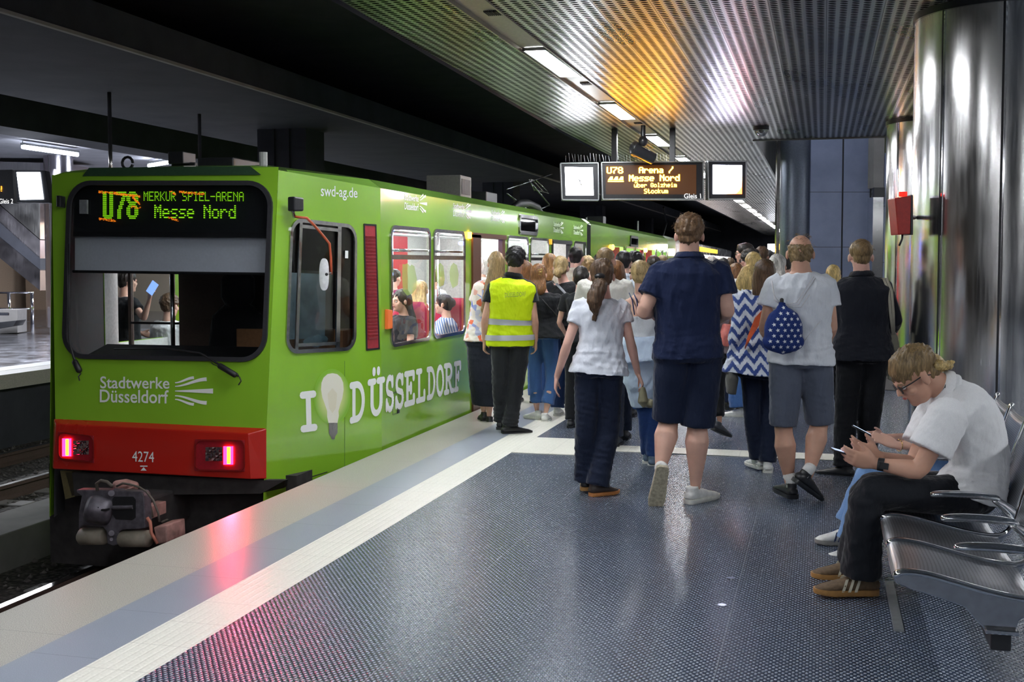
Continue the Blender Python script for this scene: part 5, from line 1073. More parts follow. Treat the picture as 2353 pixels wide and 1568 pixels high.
        for i, (o, L, r) in enumerate(((.030, .072, .0088), (.0105, .080, .0092), (-.0095, .075, .0088), (-.029, .060, .0078))):
            p = w + d * .088 * k + sd_ * o * k; dd = (d + sd_ * o * 1.3).normalized(); pts = [p - dd * .01, p]; a = c * (.55 + .10 * i)
            for seg, ff in ((.44, 1), (.31, 1.9), (.25, 2.6)):
                v = dd * math.cos(a * ff) + pn * math.sin(a * ff); pts.append(pts[-1] + v * (L * seg * k))
            mb.limb(pts, [r*k*1.05, r*k, r*k*.93, r*k*.86, r*k*.75], 8)
        t0 = w + d * .022 * k + sd_ * .026 * k; td = (d * .75 + sd_ * .75 + pn * .35).normalized(); td2 = (d * .9 + sd_ * .25 + pn * .5 * (c + .3)).normalized()
        mb.limb([t0, t0 + td * .032 * k, t0 + td * .036 * k + td2 * .028 * k, t0 + td * .038 * k + td2 * .052 * k], [.013*k, .0105*k, .0098*k, .008*k], 8)
        return d, pn, sd_
    def arm(s, mb, S, t0=0.0, r=None):
        J = s.J; k = s.k * s.b; a, e, w = J['sh' + S], J['el' + S], J['wr' + S]; fm = .84 if s.fem else 1
        mb.limb([lerp(a, e, -.05), lerp(a, e, .25), lerp(a, e, .6), lerp(a, e, .95), e, lerp(e, w, .22), lerp(e, w, .6), lerp(e, w, .98)], [q * k * fm for q in (.040, .046, .044, .040, .039, .043, .034, .026)], 14)
    def leg(s, mb, S, cut=0.0):
        J = s.J; k = s.k * s.b; a, e, w = J['th' + S], J['kn' + S], J['an' + S]; fw_ = (e - a).cross(w - e); bk = -s.f * .018 * k
        pts = [lerp(a, e, .0), lerp(a, e, .3), lerp(a, e, .7), lerp(a, e, .93), e, lerp(e, w, .12), lerp(e, w, .3) + bk, lerp(e, w, .55) + bk * .6, lerp(e, w, .85), w]
        R_ = [.086, .082, .066, .056, .055, .055, .066, .052, .034, .027]; mb.limb(pts, [q * k * s.legk for q in R_], 16)
        
    def body(s, mat, vox=.008, hands=True, legs=True, arms='LR', handS='LR'):
        mb = MB(); s.headmesh(mb); s.torso(mb, -.14, 1.0, -.012)
        for S_ in 'LR':
            if S_ in arms: s.arm(mb, S_)
            if S_ in arms and hands and S_ in handS: s.hand(mb, S_)
            if legs: s.leg(mb, S_)
        o = mkm('body', remesh(mb, vox, 2), mat, s.root, label='bare skin: head, neck, arms and hands'); return o
    # ---------------- clothes
    def folds(s, amp=.006, seed=0, kk=1.0):
        c0 = np.array(s.foot); z0 = s.J['waist'].z
        def f(co):
            p = co - c0; a = wav(p, (17 * kk, 17 * kk, 15 * kk), seed, True); b = wav(p, (22 * kk, 22 * kk, 14 * kk), seed + 5); c = wav(p, (11, 11, 34), seed + 9, True)
            wgt = np.exp(-((co[:, 2] - z0 + .08) / .16) ** 2); return 1.35 * amp * (.6 * a + .45 * b) + amp * .9 * wgt * c
        return f
    def shirt(s, mat, t0=-.05, sleeve=.55, ease=.016, hem=.03, srad=.066, name='shirt', long_=False, seed=1, vox=.009, collar=False, w=None, amp=.006, neck=1.0, cuff=None, sl='LR', **kw):
        mb = MB(); s.torso(mb, t0, neck, ease, hem, w=w); k = s.k * s.b * (.9 if s.fem else 1)
        for S_ in sl:
            a, e, w_ = s.J['sh' + S_], s.J['el' + S_], s.J['wr' + S_]; ins = lerp(a, s.J['neck'], .25)
            if long_:
                c = cuff or srad * .62; mb.limb([ins, a, lerp(a, e, .3), lerp(a, e, .75), e, lerp(e, w_, .35), lerp(e, w_, .75), lerp(e, w_, .97)], [srad * k * .9, srad * k, srad * k * .97, srad * k * .88, srad * k * .84, srad * k * .8, c * k, c * k], 16)
            else: mb.limb([ins, a, lerp(a, e, .3 * sleeve / .55), lerp(a, e, sleeve)], [srad * k * .85, srad * k * .97, srad * k, srad * k * 1.0], 16, cap=False) if False else mb.loft([ins, a, lerp(a, e, sleeve * .5), lerp(a, e, sleeve)], s.lat(1).cross((e - a).normalized()), [srad * k * .85, srad * k * .97, srad * k, srad * k * 1.04], [srad * k * .85, srad * k * .97, srad * k, srad * k * 1.04], 18)
        o = mkm(name, remesh(mb, vox, 3, s.folds(amp, seed)), mat, s.root, **kw)
        if collar:
            n = s.J['neck']; u = (s.J['head'] - n).normalized(); q = MB(); rr_ = .071 * s.k; pts = []
            q.loft([n - u * .03, n + u * .012, n + u * .034, n + u * .03, n + u * .0], s.lat(1), [rr_ * 1.3, rr_ * 1.1, rr_ * .99, rr_ * 1.12, rr_ * 1.35], [rr_ * 1.15, rr_ * 1.05, rr_ * .98, rr_ * 1.1, rr_ * 1.2], 24, cap=False)
            mk('collar', q, mat, o, smooth=True)
        return o
    def legwear(s, mat, rad, name='trousers', seed=3, t1=.26, vox=.009, amp=.006, cutat=1.0, ease=.012, w=None):
        """rad: radii from thigh to hem; cutat: fraction of the whole leg covered"""
        mb = MB(); s.torso(mb, -.15, t1, ease, w=w); k = s.k
        for S_ in 'LR':
            a, e, w_ = s.J['th' + S_], s.J['kn' + S_], s.J['an' + S_]; L1, L2_ = (e - a).length, (w_ - e).length; T = (L1 + L2_) * cutat; pts = []; bk = -s.f * .012
            m = 9
            for i in range(m):
                d = T * i / (m - 1); pts.append(lerp(a, e, d / L1) if d <= L1 else lerp(e, w_, (d - L1) / L2_))
            rr_ = [float(np.interp(i / (m - 1), np.linspace(0, 1, len(rad)), rad)) * k for i in range(m)]
            pts[0] = a + (a - pts[1]).normalized() * .03; mb.loft(pts, s.lat(0), rr_, [q * 1.04 for q in rr_], 20, 2.15)
        c0 = np.array(s.foot)
        def f(co):
            p = co - c0; lo = np.clip(1.0 - (co[:, 2] - .05) / .5, 0, 1); return amp * (.7 * wav(p, (12, 12, 8), seed) + .5 * wav(p, (10, 10, 30), seed + 3, True)) + amp * .9 * lo * wav(p, (8, 8, 42), seed + 7, True)
        return mkm(name, remesh(mb, vox, 2, f), mat, s.root)
    def shoe(s, S, mu, ms, L=.285, wd=.047, boot=0.0, sock=None, stripes=None, name='shoe', **kw):
        k = s.k; L = L * k * (.93 if s.fem else 1); a = s.J['an' + S]; t = s.toe[S].normalized(); u = s.footup[S]; u = (u - t * u.dot(t)).normalized(); r = t.cross(u); b = a - u * .088 * k
        Q = lambda x, z: b + t * (x * L) + u * (z * k)
        X = [-.27, -.24, -.16, -.04, .10, .28, .45, .60, .69, .73]; hw = [.020, .033, .037, .037, .039, .044, .047, .042, .028, .012]; top = [.045, .068, .082, .090, .088, .070, .056, .046, .036, .028]
        mb = MB().loft([Q(x, (z + .016) / 2) for x, z in zip(X, top)], r, [h * k for h in hw], [(z - .016) / 2 * k for z in top], 20, 2.5)
        mb.loft([Q(-.10, .06), Q(-.105, .085 + boot * .5), Q(-.11, .102 + boot), Q(-.11, .104 + boot)], r, [.036*k, .036*k, .037*k, .030*k], [.046*k, .044*k, .042*k, .034*k], 18)
        me = remesh(mb, .0055, 2); o = mkm(name, me, mu, s.root, **kw)
        hw2 = [h + .004 for h in hw]; q = MB(); n = len(X); v = []
        for z in (0.0, .006, .020, .027):
            e = .92 if z in (0.0,) else 1.0
            for x, h in zip(X, hw2): v.append(Q(x * (1.015), z + (.010 * max(0, (x - .5) / .23) if z < .01 else .004 * max(0, (x - .5) / .23))) + r * (h * k * e))
            for x, h in zip(X[::-1], hw2[::-1]): v.append(Q(x * (1.015), z + (.010 * max(0, (x - .5) / .23) if z < .01 else .004 * max(0, (x - .5) / .23))) - r * (h * k * e))
        m = 2 * n; f = [tuple(range(m - 1, -1, -1)), tuple(range(3 * m, 4 * m))]
        for l in range(3):
            for i in range(m): f.append((l*m + i, l*m + (i+1) % m, (l+1)*m + (i+1) % m, (l+1)*m + i))
        q.add(v, f); mk('sole', q, ms, o, auto=50)
        if sock: mk('sock', MB().loft([Q(-.11, .07), Q(-.11, .12 + boot), lerp(a, s.J['kn' + S], .16)], r, [.036*k, .037*k, .040*k], [.038*k, .039*k, .042*k], 16), sock, s.root, smooth=True)
        if stripes:
            for sgn in (-1, 1):
                m_ = MB()
                for i in range(3):
                    x = .10 + .10 * i; m_.slab([Q(x, .022) + r * sgn * .0455 * k, Q(x + .045, .022) + r * sgn * .047 * k, Q(x - .03, .075) + r * sgn * .034 * k, Q(x - .075, .078) + r * sgn * .034 * k], r * sgn * .003)
                mk('side_stripes', m_, stripes, o)
        return o
    # ---------------- hair
    def hair(s, mat, style='short', seed=0, vox=.0065, L=.35, amp=None, name='hair', wdt=1.0, side=0.0, back=None, **kw):
        Q, r, f, u, h = s.Q, s.hr, s.hfv, s.huv, s.hs; mb = MB(); am = amp or .003; k = (1, 1, 1); c = np.array(s.J['head'])
        if style in ('short', 'curly', 'bald', 'crop'):
            t = dict(short=.012, curly=.022, bald=.006, crop=.004)[style]
            if style == 'bald':
                mb.loft([Q(0, -.040, -.06), Q(0, -.030, -.03), Q(0, -.022, .02), Q(0, -.02, .052), Q(0, -.02, .066)], r, [.060*h, .074*h, .084*h, .078*h, .05*h], [.05*h, .068*h, .082*h, .078*h, .05*h], 22)
            else: mb.ell(Q(0, -.012, .046), r * (.075 + t * .75) * h, f * (.093 + t) * h, u * (.074 + t) * h, 26, 18)
            mb.ell(Q(0, -.050, -.008), r * (.060 + t * .4) * h, f * (.046 + t * .6) * h, u * .060 * h); 
            if style == 'short' and not kw.pop('nofringe', False): mb.ell(Q(0, .055, .085), r * .055 * h, f * .035 * h, u * .030 * h)
        else:
            mb.ell(Q(0, -.012, .036), r * .086 * h, f * .102 * h, u * .094 * h, 26, 18); mb.ell(Q(0, -.045, -.02), r * .074 * h, f * .062 * h, u * .065 * h)
            bk = back or (-s.f); bk = bk.normalized()
            if style == 'long':
                top = Q(0, -.05, .04); pts = [Q(0, -.02, .10), top, Q(0, -.06, -.04)]; end = Q(0, -.06, -.04)
                n = 6; w_ = [.05, .082, .088]; d_ = [.05, .06, .055]
                for i in range(1, n + 1):
                    tt = i / n; pts.append(end - Z * (L * tt) + bk * (.045 * math.sin(tt * 2.2)) + s.r * (side * tt)); w_.append((.092 + .012 * math.sin(tt * 3)) * wdt if tt < 1 else .05 * wdt); d_.append(.040 * (1.1 - tt * .6))
                mb.loft(pts, r, [a * h for a in w_], [a * h for a in d_], 22, 2.4)
            if style == 'bob':
                mb.loft([Q(0, -.02, .06), Q(0, -.02, 0), Q(0, -.02, -.07), Q(0, -.02, -.07) - Z * L, Q(0, -.02, -.08) - Z * L], r, [.08*h, .094*h, .100*h, .098*h, .07*h], [.08*h, .088*h, .078*h, .070*h, .05*h], 24, 2.3)
            if style == 'pony':
                p = Q(side * .3, -.115, -.002); pts = [Q(0, -.09, .01), p]; w_ = [.030, .022]
                for i in range(1, 8):
                    tt = i / 7; pts.append(p - Z * (L * tt) + bk * (.05 * math.sin(tt * 2.6)) + s.r * (side * tt + .010 * math.sin(tt * 9))); w_.append(.022 + .034 * math.sin(min(1, tt * 1.25) * math.pi) ** .7 * wdt if tt < .99 else .020)
                mb.loft(pts, r, [a * h for a in w_], [a * .8 * h for a in w_], 18); s.tie = p
            if style == 'bun': mb.ell(Q(0, -.105, .02), r * .05, f * .04, u * .05); s.tie = Q(0, -.1, .02)
        cur = style in ('curly', 'bald')
        def disp(co):
            p = co - c
            if cur: return (.010 if style == 'curly' else .006) * h * wav(p, (60, 60, 60), seed) + .005 * wav(p, (120, 120, 120), seed + 2, True)
            return am * wav(p, (60, 60, 9), seed, True) + am * .7 * wav(p, (130, 130, 16), seed + 4) + (.004 * wav(p, (18, 18, 16), seed + 8))
        o = mkm(name, remesh(mb, vox, 2, disp), mat, s.root, **kw)
        rs = random.Random(seed + 11); q = MB()      # loose strands
        nn = 70 if vox < .008 else 0
        for i in range(nn):
            a = rs.uniform(0, 6.28); e = rs.uniform(.05, 1.35); R0 = .088 if style != 'curly' else .1
            n_ = r * (math.cos(a) * math.cos(e)) + f * (math.sin(a) * math.cos(e)) + u * math.sin(e)
            if n_.dot(f) > .55: continue
            p = Q(0, -.012, .036) + n_ * (R0 + .003) * h; tdir = (n_.cross(u if e < 1.2 else r) * rs.choice((-1, 1)) + n_ * .5 - u * rs.uniform(0, .6)).normalized(); l = rs.uniform(.012, .03)
            q.limb([p - n_ * .006, p + tdir * l * .5 + n_ * .002, p + tdir * l - u * l * .3], [.0011, .0009, .0005], 4, cap=False)
        if q.v: mk('loose_strands', q, mat, o)
        return o
    def face(s, glasses=None, smile=False, brow=HR['dark']):
        Q, r, f, u, h = s.Q, s.hr, s.hfv, s.huv, s.hs
        for q in (-1, 1):
            c = Q(q * .031, .079, -.004); mk('eye', MB().ell(c, r * .0125 * h, f * .009 * h, u * .008 * h, 14, 10), plain('eye white', (.7,.7,.68), .25), s.root, smooth=True)
            mk('iris', MB().ell(c + f * .006 * h, r * .005 * h, f * .004 * h, u * .005 * h, 10, 8), plain('dark iris', (.03,.02,.015), .2), s.root, smooth=True)
            mk('eyebrow', MB().limb([Q(q * .016, .092, .014), Q(q * .032, .090, .019), Q(q * .048, .080, .014)], [.003 * h, .004 * h, .002 * h], 8), brow, s.root, smooth=True)
        mk('lips', MB().ell(Q(0, .097, -.052), r * (.026 if smile else .021) * h, f * .007 * h, u * .006 * h, 14, 8), plain('lips', (.45,.12,.10), .4), s.root, smooth=True)
        if glasses:
            m = MB()
            for q in (-1, 1):
                P_ = [Q(q * .033 + q * .024 * math.cos(t), .098 - .006 * abs(math.cos(t)) * (q * math.cos(t) > 0), -.004 + .018 * math.sin(t)) for t in [i * math.pi / 8 for i in range(17)]]; m.tube(P_, .0026 * h, 6)
                m.limb([Q(q * .057, .09, .004), Q(q * .075, .05, .004), Q(q * .083, -.005, .004), Q(q * .083, -.03, -.012)], .0028 * h, 6)
            m.limb([Q(-.009, .1, .002), Q(.009, .1, .002)], .0024, 6); o = mk('glasses', m, glasses, s.root, smooth=True)
            m = MB()
            for q in (-1, 1): m.ell(Q(q * .033, .096, -.004), r * .023 * h, f * .002, u * .017 * h, 16, 6)
            mk('lens', m, glass('spectacle lens', (.45,.5,.6), .1), o)
def ground(x, y): return onZ(x, y, 0)
def mkperson(gx, gy, ytop, D=None, **kw):
    g = ground(gx, gy) if D is None else onD(gx, 800, D); D = dep(g) if D is None else D
    H = kw.pop('H', None) or onD(gx, ytop, D).z; p = Person(g, H, **kw); p.D = dep(p.foot); return p
# ================================================================ THE PEOPLE IN THE PHOTO
def bare(p, n='sandal'): pass
def setj(p, **k):
    for n, v in k.items(): p.J[n] = p.px(*v)
GY = math.radians(13)
# --- man in navy polo
p = mkperson(1583, 1155, 492, yaw=GY * .6, build=1.22, label='tall person in navy polo shirt and navy shorts walking away, white sneakers', category=None) if False else mkperson(1583, 1155, 494, yaw=GY * .6, build=1.12, label='tall person in navy polo shirt and navy shorts walking away, white sneakers', cat='person')
setj(p, head=(1584, 541, 0), neck=(1584, 592, -.01), chest=(1580, 675, 0), waist=(1580, 760, 0), hip=(1581, 822, 0), shL=(1520, 628, 0), shR=(1651, 625, 0), elL=(1478, 716, -.05), elR=(1672, 714, -.05), wrL=(1500, 722, .2), wrR=(1652, 735, .2), thL=(1546, 838, 0), thR=(1617, 838, 0), knL=(1537, 965, .05), knR=(1603, 968, 0), anL=(1516, 1086, -.10), anR=(1598, 1122, 0))
p.toe['L'] = (-Z * .93 + FH * .3 - RT * .12); p.footup['L'] = FH; p.toe['R'] = RT * .72 + FH * .7
NM = p; p.legk = 1; p.body(SK['fair'], .0085); p.hair(HR['chest'], 'curly', 2, amp=.004)
p.shirt(NAVY, -.02, .62, .018, .03, .074, collar=True, seed=2, amp=.008, w=lambda t: 1.0 + .14 * max(0, 1 - abs(t - .35) / .4)); p.legwear(C('navy shorts', (.010, .016, .040)), [.112, .110, .106, .106], 'shorts', 4, cutat=.50, amp=.007, w=lambda t: 1.1)
p.shoe('L', SHW, plain('worn cream sole', (.40, .36, .26), .7, 60, .3), L=.30); o = p.shoe('R', SHW, SOLE, L=.30, stripes=None)
# --- woman with ponytail
p = mkperson(1381, 1137, 594, yaw=GY * .6, build=1.04, fem=True, label='person with long brown ponytail, pale grey T-shirt and navy trousers, holding a cap', cat='person')
setj(p, head=(1384, 634, 0), neck=(1386, 684, -.01), chest=(1382, 742, 0), waist=(1380, 800, 0), hip=(1376, 858, 0), shL=(1334, 702, 0), shR=(1428, 703, 0), elL=(1304, 790, -.04), elR=(1448, 784, -.02), wrL=(1279, 868, .03), wrR=(1466, 860, .04), thL=(1350, 868, 0), thR=(1402, 868, 0), knL=(1347, 985, 0), knR=(1399, 985, .02), anL=(1346, 1098, .06), anR=(1374, 1112, -.04))
p.hd['L'] = p.px(1275, 915, .03) - p.J['wrL']; p.hd['R'] = p.px(1480, 892, .02) - p.J['wrR']; p.toe['R'] = RT * .85 + FH * .5; p.curl = dict(L=.45, R=.75); PT = p
p.body(SK['pink'], .007); p.hair(HR['brown'], 'pony', 4, L=.29, wdt=1.2, side=-.04, amp=.008); mk('hair_tie', MB().ell(p.tie, RT * .035, FH * .03, Z * .022), MS['black'], p.root, smooth=True)
p.shirt(C('pale blue grey tee', (.72, .75, .82)), -.02, .50, .020, .05, .070, seed=5, amp=.009, w=lambda t: 1.0 + .12 * max(0, 1 - abs(t - .3) / .4)); p.legwear(DKNAVY, [.100, .090, .084, .084, .090], 'trousers', 6, cutat=1.02, amp=.010)
p.shoe('L', SHB, SOLEG, L=.27); p.shoe('R', plain('tan loafer', (.05, .035, .03), .5), plain('orange sole', (.50, .20, .06), .5), L=.27)
cc = PT.px(1477, 912, .0); mb = MB().loft([cc + V(0, 0, .065), cc + V(.0, 0, .03), cc + V(0, 0, -.03), cc + V(.02, 0, -.065)], FH, [.02, .05, .075, .03], [.012, .025, .035, .02], 18); mb.ell(cc + RT * .05 + V(0, 0, -.045), RT * .035, FH * .06, Z * .03)
mkm('cap', remesh(mb, .006, 2, lambda c: .003 * wav(c, (40, 40, 40), 3)), C('khaki cloth', (.26, .24, .15)), None, label='khaki cap held low in the right hand of the ponytailed person', cat='cap')
# --- man in grey T-shirt with star bag
p = mkperson(1838, 1152, 541, yaw=GY, build=1.08, label='balding person in pale grey T-shirt and grey shorts carrying a starry drawstring bag', cat='person')
setj(p, head=(1839, 582, 0), neck=(1841, 626, -.01), chest=(1842, 705, 0), waist=(1843, 775, 0), hip=(1840, 835, 0), shL=(1782, 655, 0), shR=(1897, 656, 0), elL=(1758, 752, 0), elR=(1910, 752, -.03), wrL=(1772, 790, .18), wrR=(1890, 800, .15), thL=(1807, 845, 0), thR=(1874, 845, 0), knL=(1800, 985, 0), knR=(1883, 972, .04), anL=(1814, 1112, 0), anR=(1858, 1094, -.12))
p.toe['L'] = FH - RT * .15; p.toe['R'] = RT * .66 - Z * .50 + FH * .45; p.footup['R'] = Z * .8 + RT * .5; GM = p; p.legk = 1
p.body(SK['tan'], .0085); p.hair(HR['dblond'], 'bald', 9, amp=.004); p.shirt(C('light grey tee', (.68, .71, .76)), -.04, .52, .020, .04, .076, seed=8, amp=.008, w=lambda t: 1.0 + .10 * max(0, 1 - abs(t - .35) / .4))
p.legwear(GREYS, [.112, .108, .100, .092], 'shorts', 9, cutat=.50, amp=.007, w=lambda t: 1.08); SOCK = C('white sock', (.7, .7, .68)); p.shoe('L', SHB, SHB, L=.30, sock=SOCK); p.shoe('R', SHB, SHB, L=.30, sock=SOCK)
# star bag
bc_ = GM.px(1800, 760, -.20); bd = FH * .075; MB_ = MB().ell(bc_, RT * .122, bd, Z * .15, 30, 24); MB_.ell(bc_ - Z * .07, RT * .135, bd * .9, Z * .075, 24, 16); MB_.loft([bc_ + Z * .08, bc_ + Z * .125 - RT * .01, bc_ + Z * .165 - RT * .012, bc_ + Z * .18 - RT * .01], RT, [.095, .055, .022, .026], [.055, .03, .016, .02], 20)
bag = empty('drawstring_bag', bc_, label='navy drawstring bag printed with white stars on the back of the grey T-shirt', cat='bag'); bme = remesh(MB_, .006, 3, lambda c: .004 * wav(c, (30, 30, 12), 2, True)); 
from mathutils.bvhtree import BVHTree
bvh = BVHTree.FromPolygons([v.co.copy() for v in bme.vertices], [tuple(f.vertices) for f in bme.polygons])
sm = MB(); ri = 0
for j in range(9):
    for i in range(7):
        cx, cz = -.135 + i * .043 + (.021 if j % 2 else 0), -.135 + j * .035
        R0 = .0135; pts = []
        for k in range(10):
            a = math.pi / 2 + k * math.pi / 5 + .2; r_ = R0 if k % 2 == 0 else R0 * .42; pts.append((cx + r_ * math.cos(a), cz + r_ * math.sin(a)))
        hit = []; ok = True
        for q in [(cx, cz)] + pts:
            o3 = bc_ + RT * q[0] + Z * q[1] - FH * .4; h = bvh.ray_cast(o3, FH, 1.0)
            if h[0] is None: ok = False; break
            hit.append(h[0] - FH * .0018)
        if ok: sm.add(hit, [(0, k + 1, (k + 1) % 10 + 1) for k in range(10)])
mkm('pouch', bme, C('navy bag cloth', (.015, .035, .16), sheen=.1), bag); mk('printed_stars', sm, Mat('white star print', (.75, .77, .8), .7).m, bag)
m = MB(); tp = bc_ + Z * .16 - RT * .012
for a, b, c in (((1771, 645, -.10), (1775, 675, -.17), None), ((1772, 648, -.09), (1778, 690, -.17), None), ((1867, 636, -.07), (1828, 695, -.17), None), ((1871, 640, -.07), (1832, 700, -.165), None), ((1875, 650, -.06), (1838, 706, -.16), None)): m.tube([GM.px(*a) - FH * .03, GM.px(*b) - FH * .03, tp], .0034, 6)
m.tube([GM.px(1846, 788, -.17), GM.px(1862, 765, -.17), GM.px(1905, 715, -.09)], .002, 6); m.tube([GM.px(1874, 640, -.06), GM.px(1874, 632, .02)], .004, 6)
mk('drawstring', m, plain('white cord', (.6, .6, .62), .6), bag, smooth=True); mk('cord_lock', MB().limb([tp + Z * .0, tp + Z * .035], .013), MS['black'], bag, smooth=True)
# --- man in black overshirt
p = mkperson(1975, 1092, 553, yaw=GY * .6, build=1.06, label='person in black overshirt and black trousers standing with a cream tote on the shoulder', cat='person')
setj(p, head=(1978, 590, 0), neck=(1980, 634, -.01), chest=(1981, 705, 0), waist=(1981, 765, 0), hip=(1981, 825, 0), shL=(1938, 662, 0), shR=(2028, 662, 0), elL=(1926, 745, .02), elR=(2054, 738, -.03), wrL=(1915, 770, .25), wrR=(2040, 775, .22), thL=(1953, 835, 0), thR=(2008, 835, 0), knL=(1945, 950, 0), knR=(1998, 950, 0), anL=(1937, 1072, -.02), anR=(1990, 1065, .15))
p.toe['L'] = -RT * .8 + FH * .6; OM = p; p.body(SK['pink'], .0085); p.hair(HR['dblond'], 'short', 12, amp=.003)
p.shirt(C('black overshirt', (.016, .018, .026)), -.03, 1, .026, .09, .074, long_=True, collar=True, seed=13, amp=.007, w=lambda t: 1.0 + .10 * max(0, 1 - abs(t - .3) / .4)); p.legwear(BLACKC, [.100, .092, .084, .078, .076], 'trousers', 14, cutat=1.0, amp=.007); p.shoe('L', SHB, SHB); p.shoe('R', SHB, SHB)
tb = empty('tote_bag', OM.px(2056, 800, -.02), label='cream cloth tote hanging from the black overshirt shoulder', cat='bag')
mkm('pouch', remesh(MB().slab([OM.px(2046, 765, .02), OM.px(2056, 748, .02), OM.px(2068, 790, .02), OM.px(2070, 850, .02), OM.px(2058, 882, .02), OM.px(2040, 872, .02), OM.px(2040, 820, .02)], FH * .05), .008, 4, lambda c: .006 * wav(c, (18, 18, 8), 4, True)), C('cream canvas', (.42, .40, .32)), tb)
m = MB()
for o_ in (0, .022): m.loft([OM.px(2018, 640, .02) + RT * o_, OM.px(2030, 640, -.075) + RT * o_, OM.px(2042, 668, -.10) + RT * o_, OM.px(2046, 720, -.11) + RT * o_, OM.px(2052, 770, -.06) + RT * o_ * .3], RT, [.010] * 5, [.0025] * 5, 8, 3)
mk('strap', m, C('cream canvas'  , (.42, .40, .32)), tb, smooth=True)
# --- woman in chevron blouse
def chevron():
    m = Mat('blue white zigzag print', (.6, .65, .75), .8, spec=.2, sheen=.2); x, y, z = m.xyz()[0:3]; u = m.M('ADD', m.M('MULTIPLY', x, RT.x), m.M('MULTIPLY', y, RT.y)); n = m.noise(m.co(scale=(1, 1, .1)), 160, 2)
    zig = m.M('ABSOLUTE', m.M('SUBTRACT', m.M('FRACT', m.M('ADD', m.M('DIVIDE', u, .095), 50)), .5)); s_ = m.M('ADD', m.M('ADD', z, m.M('MULTIPLY', zig, .13)), m.M('MULTIPLY', n, .035))
    f = m.M('FRACT', m.M('DIVIDE', s_, .085)); m.set('Base Color', m.ramp(f, [(.44, (.62, .66, .74)), (.52, (.04, .075, .26)), (.95, (.04, .075, .26)), (1.0, (.62, .66, .74))])); return m.bump(m.noise(m.co(), 14, 3), .4, .02).m
CHEV = chevron()
p = mkperson(1748, 1083, 596, yaw=GY * .8, build=1.02, fem=True, label='person in blue and white zigzag blouse with an orange cross strap', cat='person')
setj(p, head=(1757, 632, 0), neck=(1752, 676, -.01), elL=(1700, 752, -.05), wrL=(1683, 818, -.02), elR=(1800, 745, .05), wrR=(1800, 780, .2), knL=(1728, 965, 0), knR=(1768, 965, 0), anL=(1742, 1052, .05), anR=(1764, 1062, -.03), hip=(1744, 858, 0))
CW_ = p; p.curl['L'] = .8; p.body(SK['tan'], .0085); p.hair(HR['brown'], 'bob', 15, L=.10, amp=.005); p.shirt(CHEV, -.06, 1, .03, .16, .10, long_=True, seed=16, cuff=.060, amp=.010, w=lambda t: 1.0 + .2 * max(0, 1 - abs(t - .2) / .5)); p.legwear(DKNAVY, [.092, .082, .072, .072, .076], 'trousers', 17, cutat=1.0); p.toe['L'] = FH - RT * .3; p.shoe('L', SHW, SOLE, L=.27); p.shoe('R', SHW, SOLE, L=.27)
mk('strap', MB().loft([p.px(1790, 660, -.12), p.px(1770, 700, -.19), p.px(1742, 735, -.20), p.px(1722, 775, -.19), p.px(1712, 800, -.15)], Z + RT * .3, [.018, .025, .028, .026, .015], [.003] * 5, 10, 3), plain('orange red leather', (.62, .10, .03), .45), p.root, smooth=True, label='orange cross strap')
mkm('handbag', remesh(MB().loft([p.px(1683, 845, -.05), p.px(1682, 870, -.05), p.px(1680, 905, -.05)], FH, [.05, .075, .06], [.025, .045, .03], 16, 3), .008, 3, lambda c: .004 * wav(c, (25, 25, 15), 4)), C('grey felt', (.13, .13, .12)), None, label='soft grey handbag in the hand of the zigzag blouse wearer', cat='bag')
# --- high-visibility vest man
p = mkperson(1170, 996, 571, yaw=GY * .6, build=1.08, label='person in yellow reflective vest, black trousers, dark curly hair, facing the tram door', cat='person')
setj(p, head=(1185, 600, 0), neck=(1180, 636, -.01), chest=(1176, 690, 0), waist=(1172, 740, 0), hip=(1172, 790, 0), shL=(1136, 662, 0), shR=(1216, 662, 0), elL=(1117, 730, -.03), elR=(1226, 730, -.03), wrL=(1114, 783, .02), wrR=(1230, 783, .02), thL=(1150, 800, 0), thR=(1194, 800, 0), knL=(1150, 890, 0), knR=(1184, 890, 0), anL=(1153, 965, .1), anR=(1172, 978, 0))
HV = p; p.toe['R'] = RT * .9 + FH * .3; p.toe['L'] = RT * .3 + FH; p.curl = dict(L=.8, R=.8); p.body(SK['tan'], .0085); p.hair(HR['black'], 'curly', 21, amp=.004)
p.shirt(C('black polo', (.012, .016, .018)), .05, .52, .012, .02, .070, collar=True, seed=22, amp=.004); p.legwear(C('charcoal trousers', (.022, .024, .028)), [.098, .090, .080, .078, .082], 'trousers', 24, cutat=1.0, amp=.009); p.shoe('L', SHB, SHB); p.shoe('R', SHB, SHB, L=.30); VY = C('yellow reflective cloth', (.66, .86, .01), sheen=.0, rough=.6)
mb = MB(); p.torso(mb, -.10, .965, .034, .03, w=lambda t: 1.0 + .14 * max(0, 1 - abs(t - .4) / .4)); vest = mkm('vest', remesh(mb, .008, 3, p.folds(.006, 23)), VY, p.root); SIL_ = Mat('silver reflective tape', (.50, .52, .55), .35, metal=.3).m
for t in (.085, .295):
    mb = MB(); ts = [t, t + .02, t + .06, t + .08]; k = p.k * p.b; e = .034; w = lambda t: 1.0 + .14 * max(0, 1 - abs(t - .4) / .4)
    mb.loft([p.torso_c(a) for a in ts], p.lat(.3), [tprof(a, p.tp)[0] * k * w(a) + e + .03 * max(0, .45 - a) + .006 for a in ts], [tprof(a, p.tp)[1] * k * (1 + (w(a) - 1) * .7) + e + .03 * max(0, .45 - a) + .006 for a in ts], 40, 2.35, cap=False); mk('reflective_stripe', mb, SIL_, vest, smooth=True)
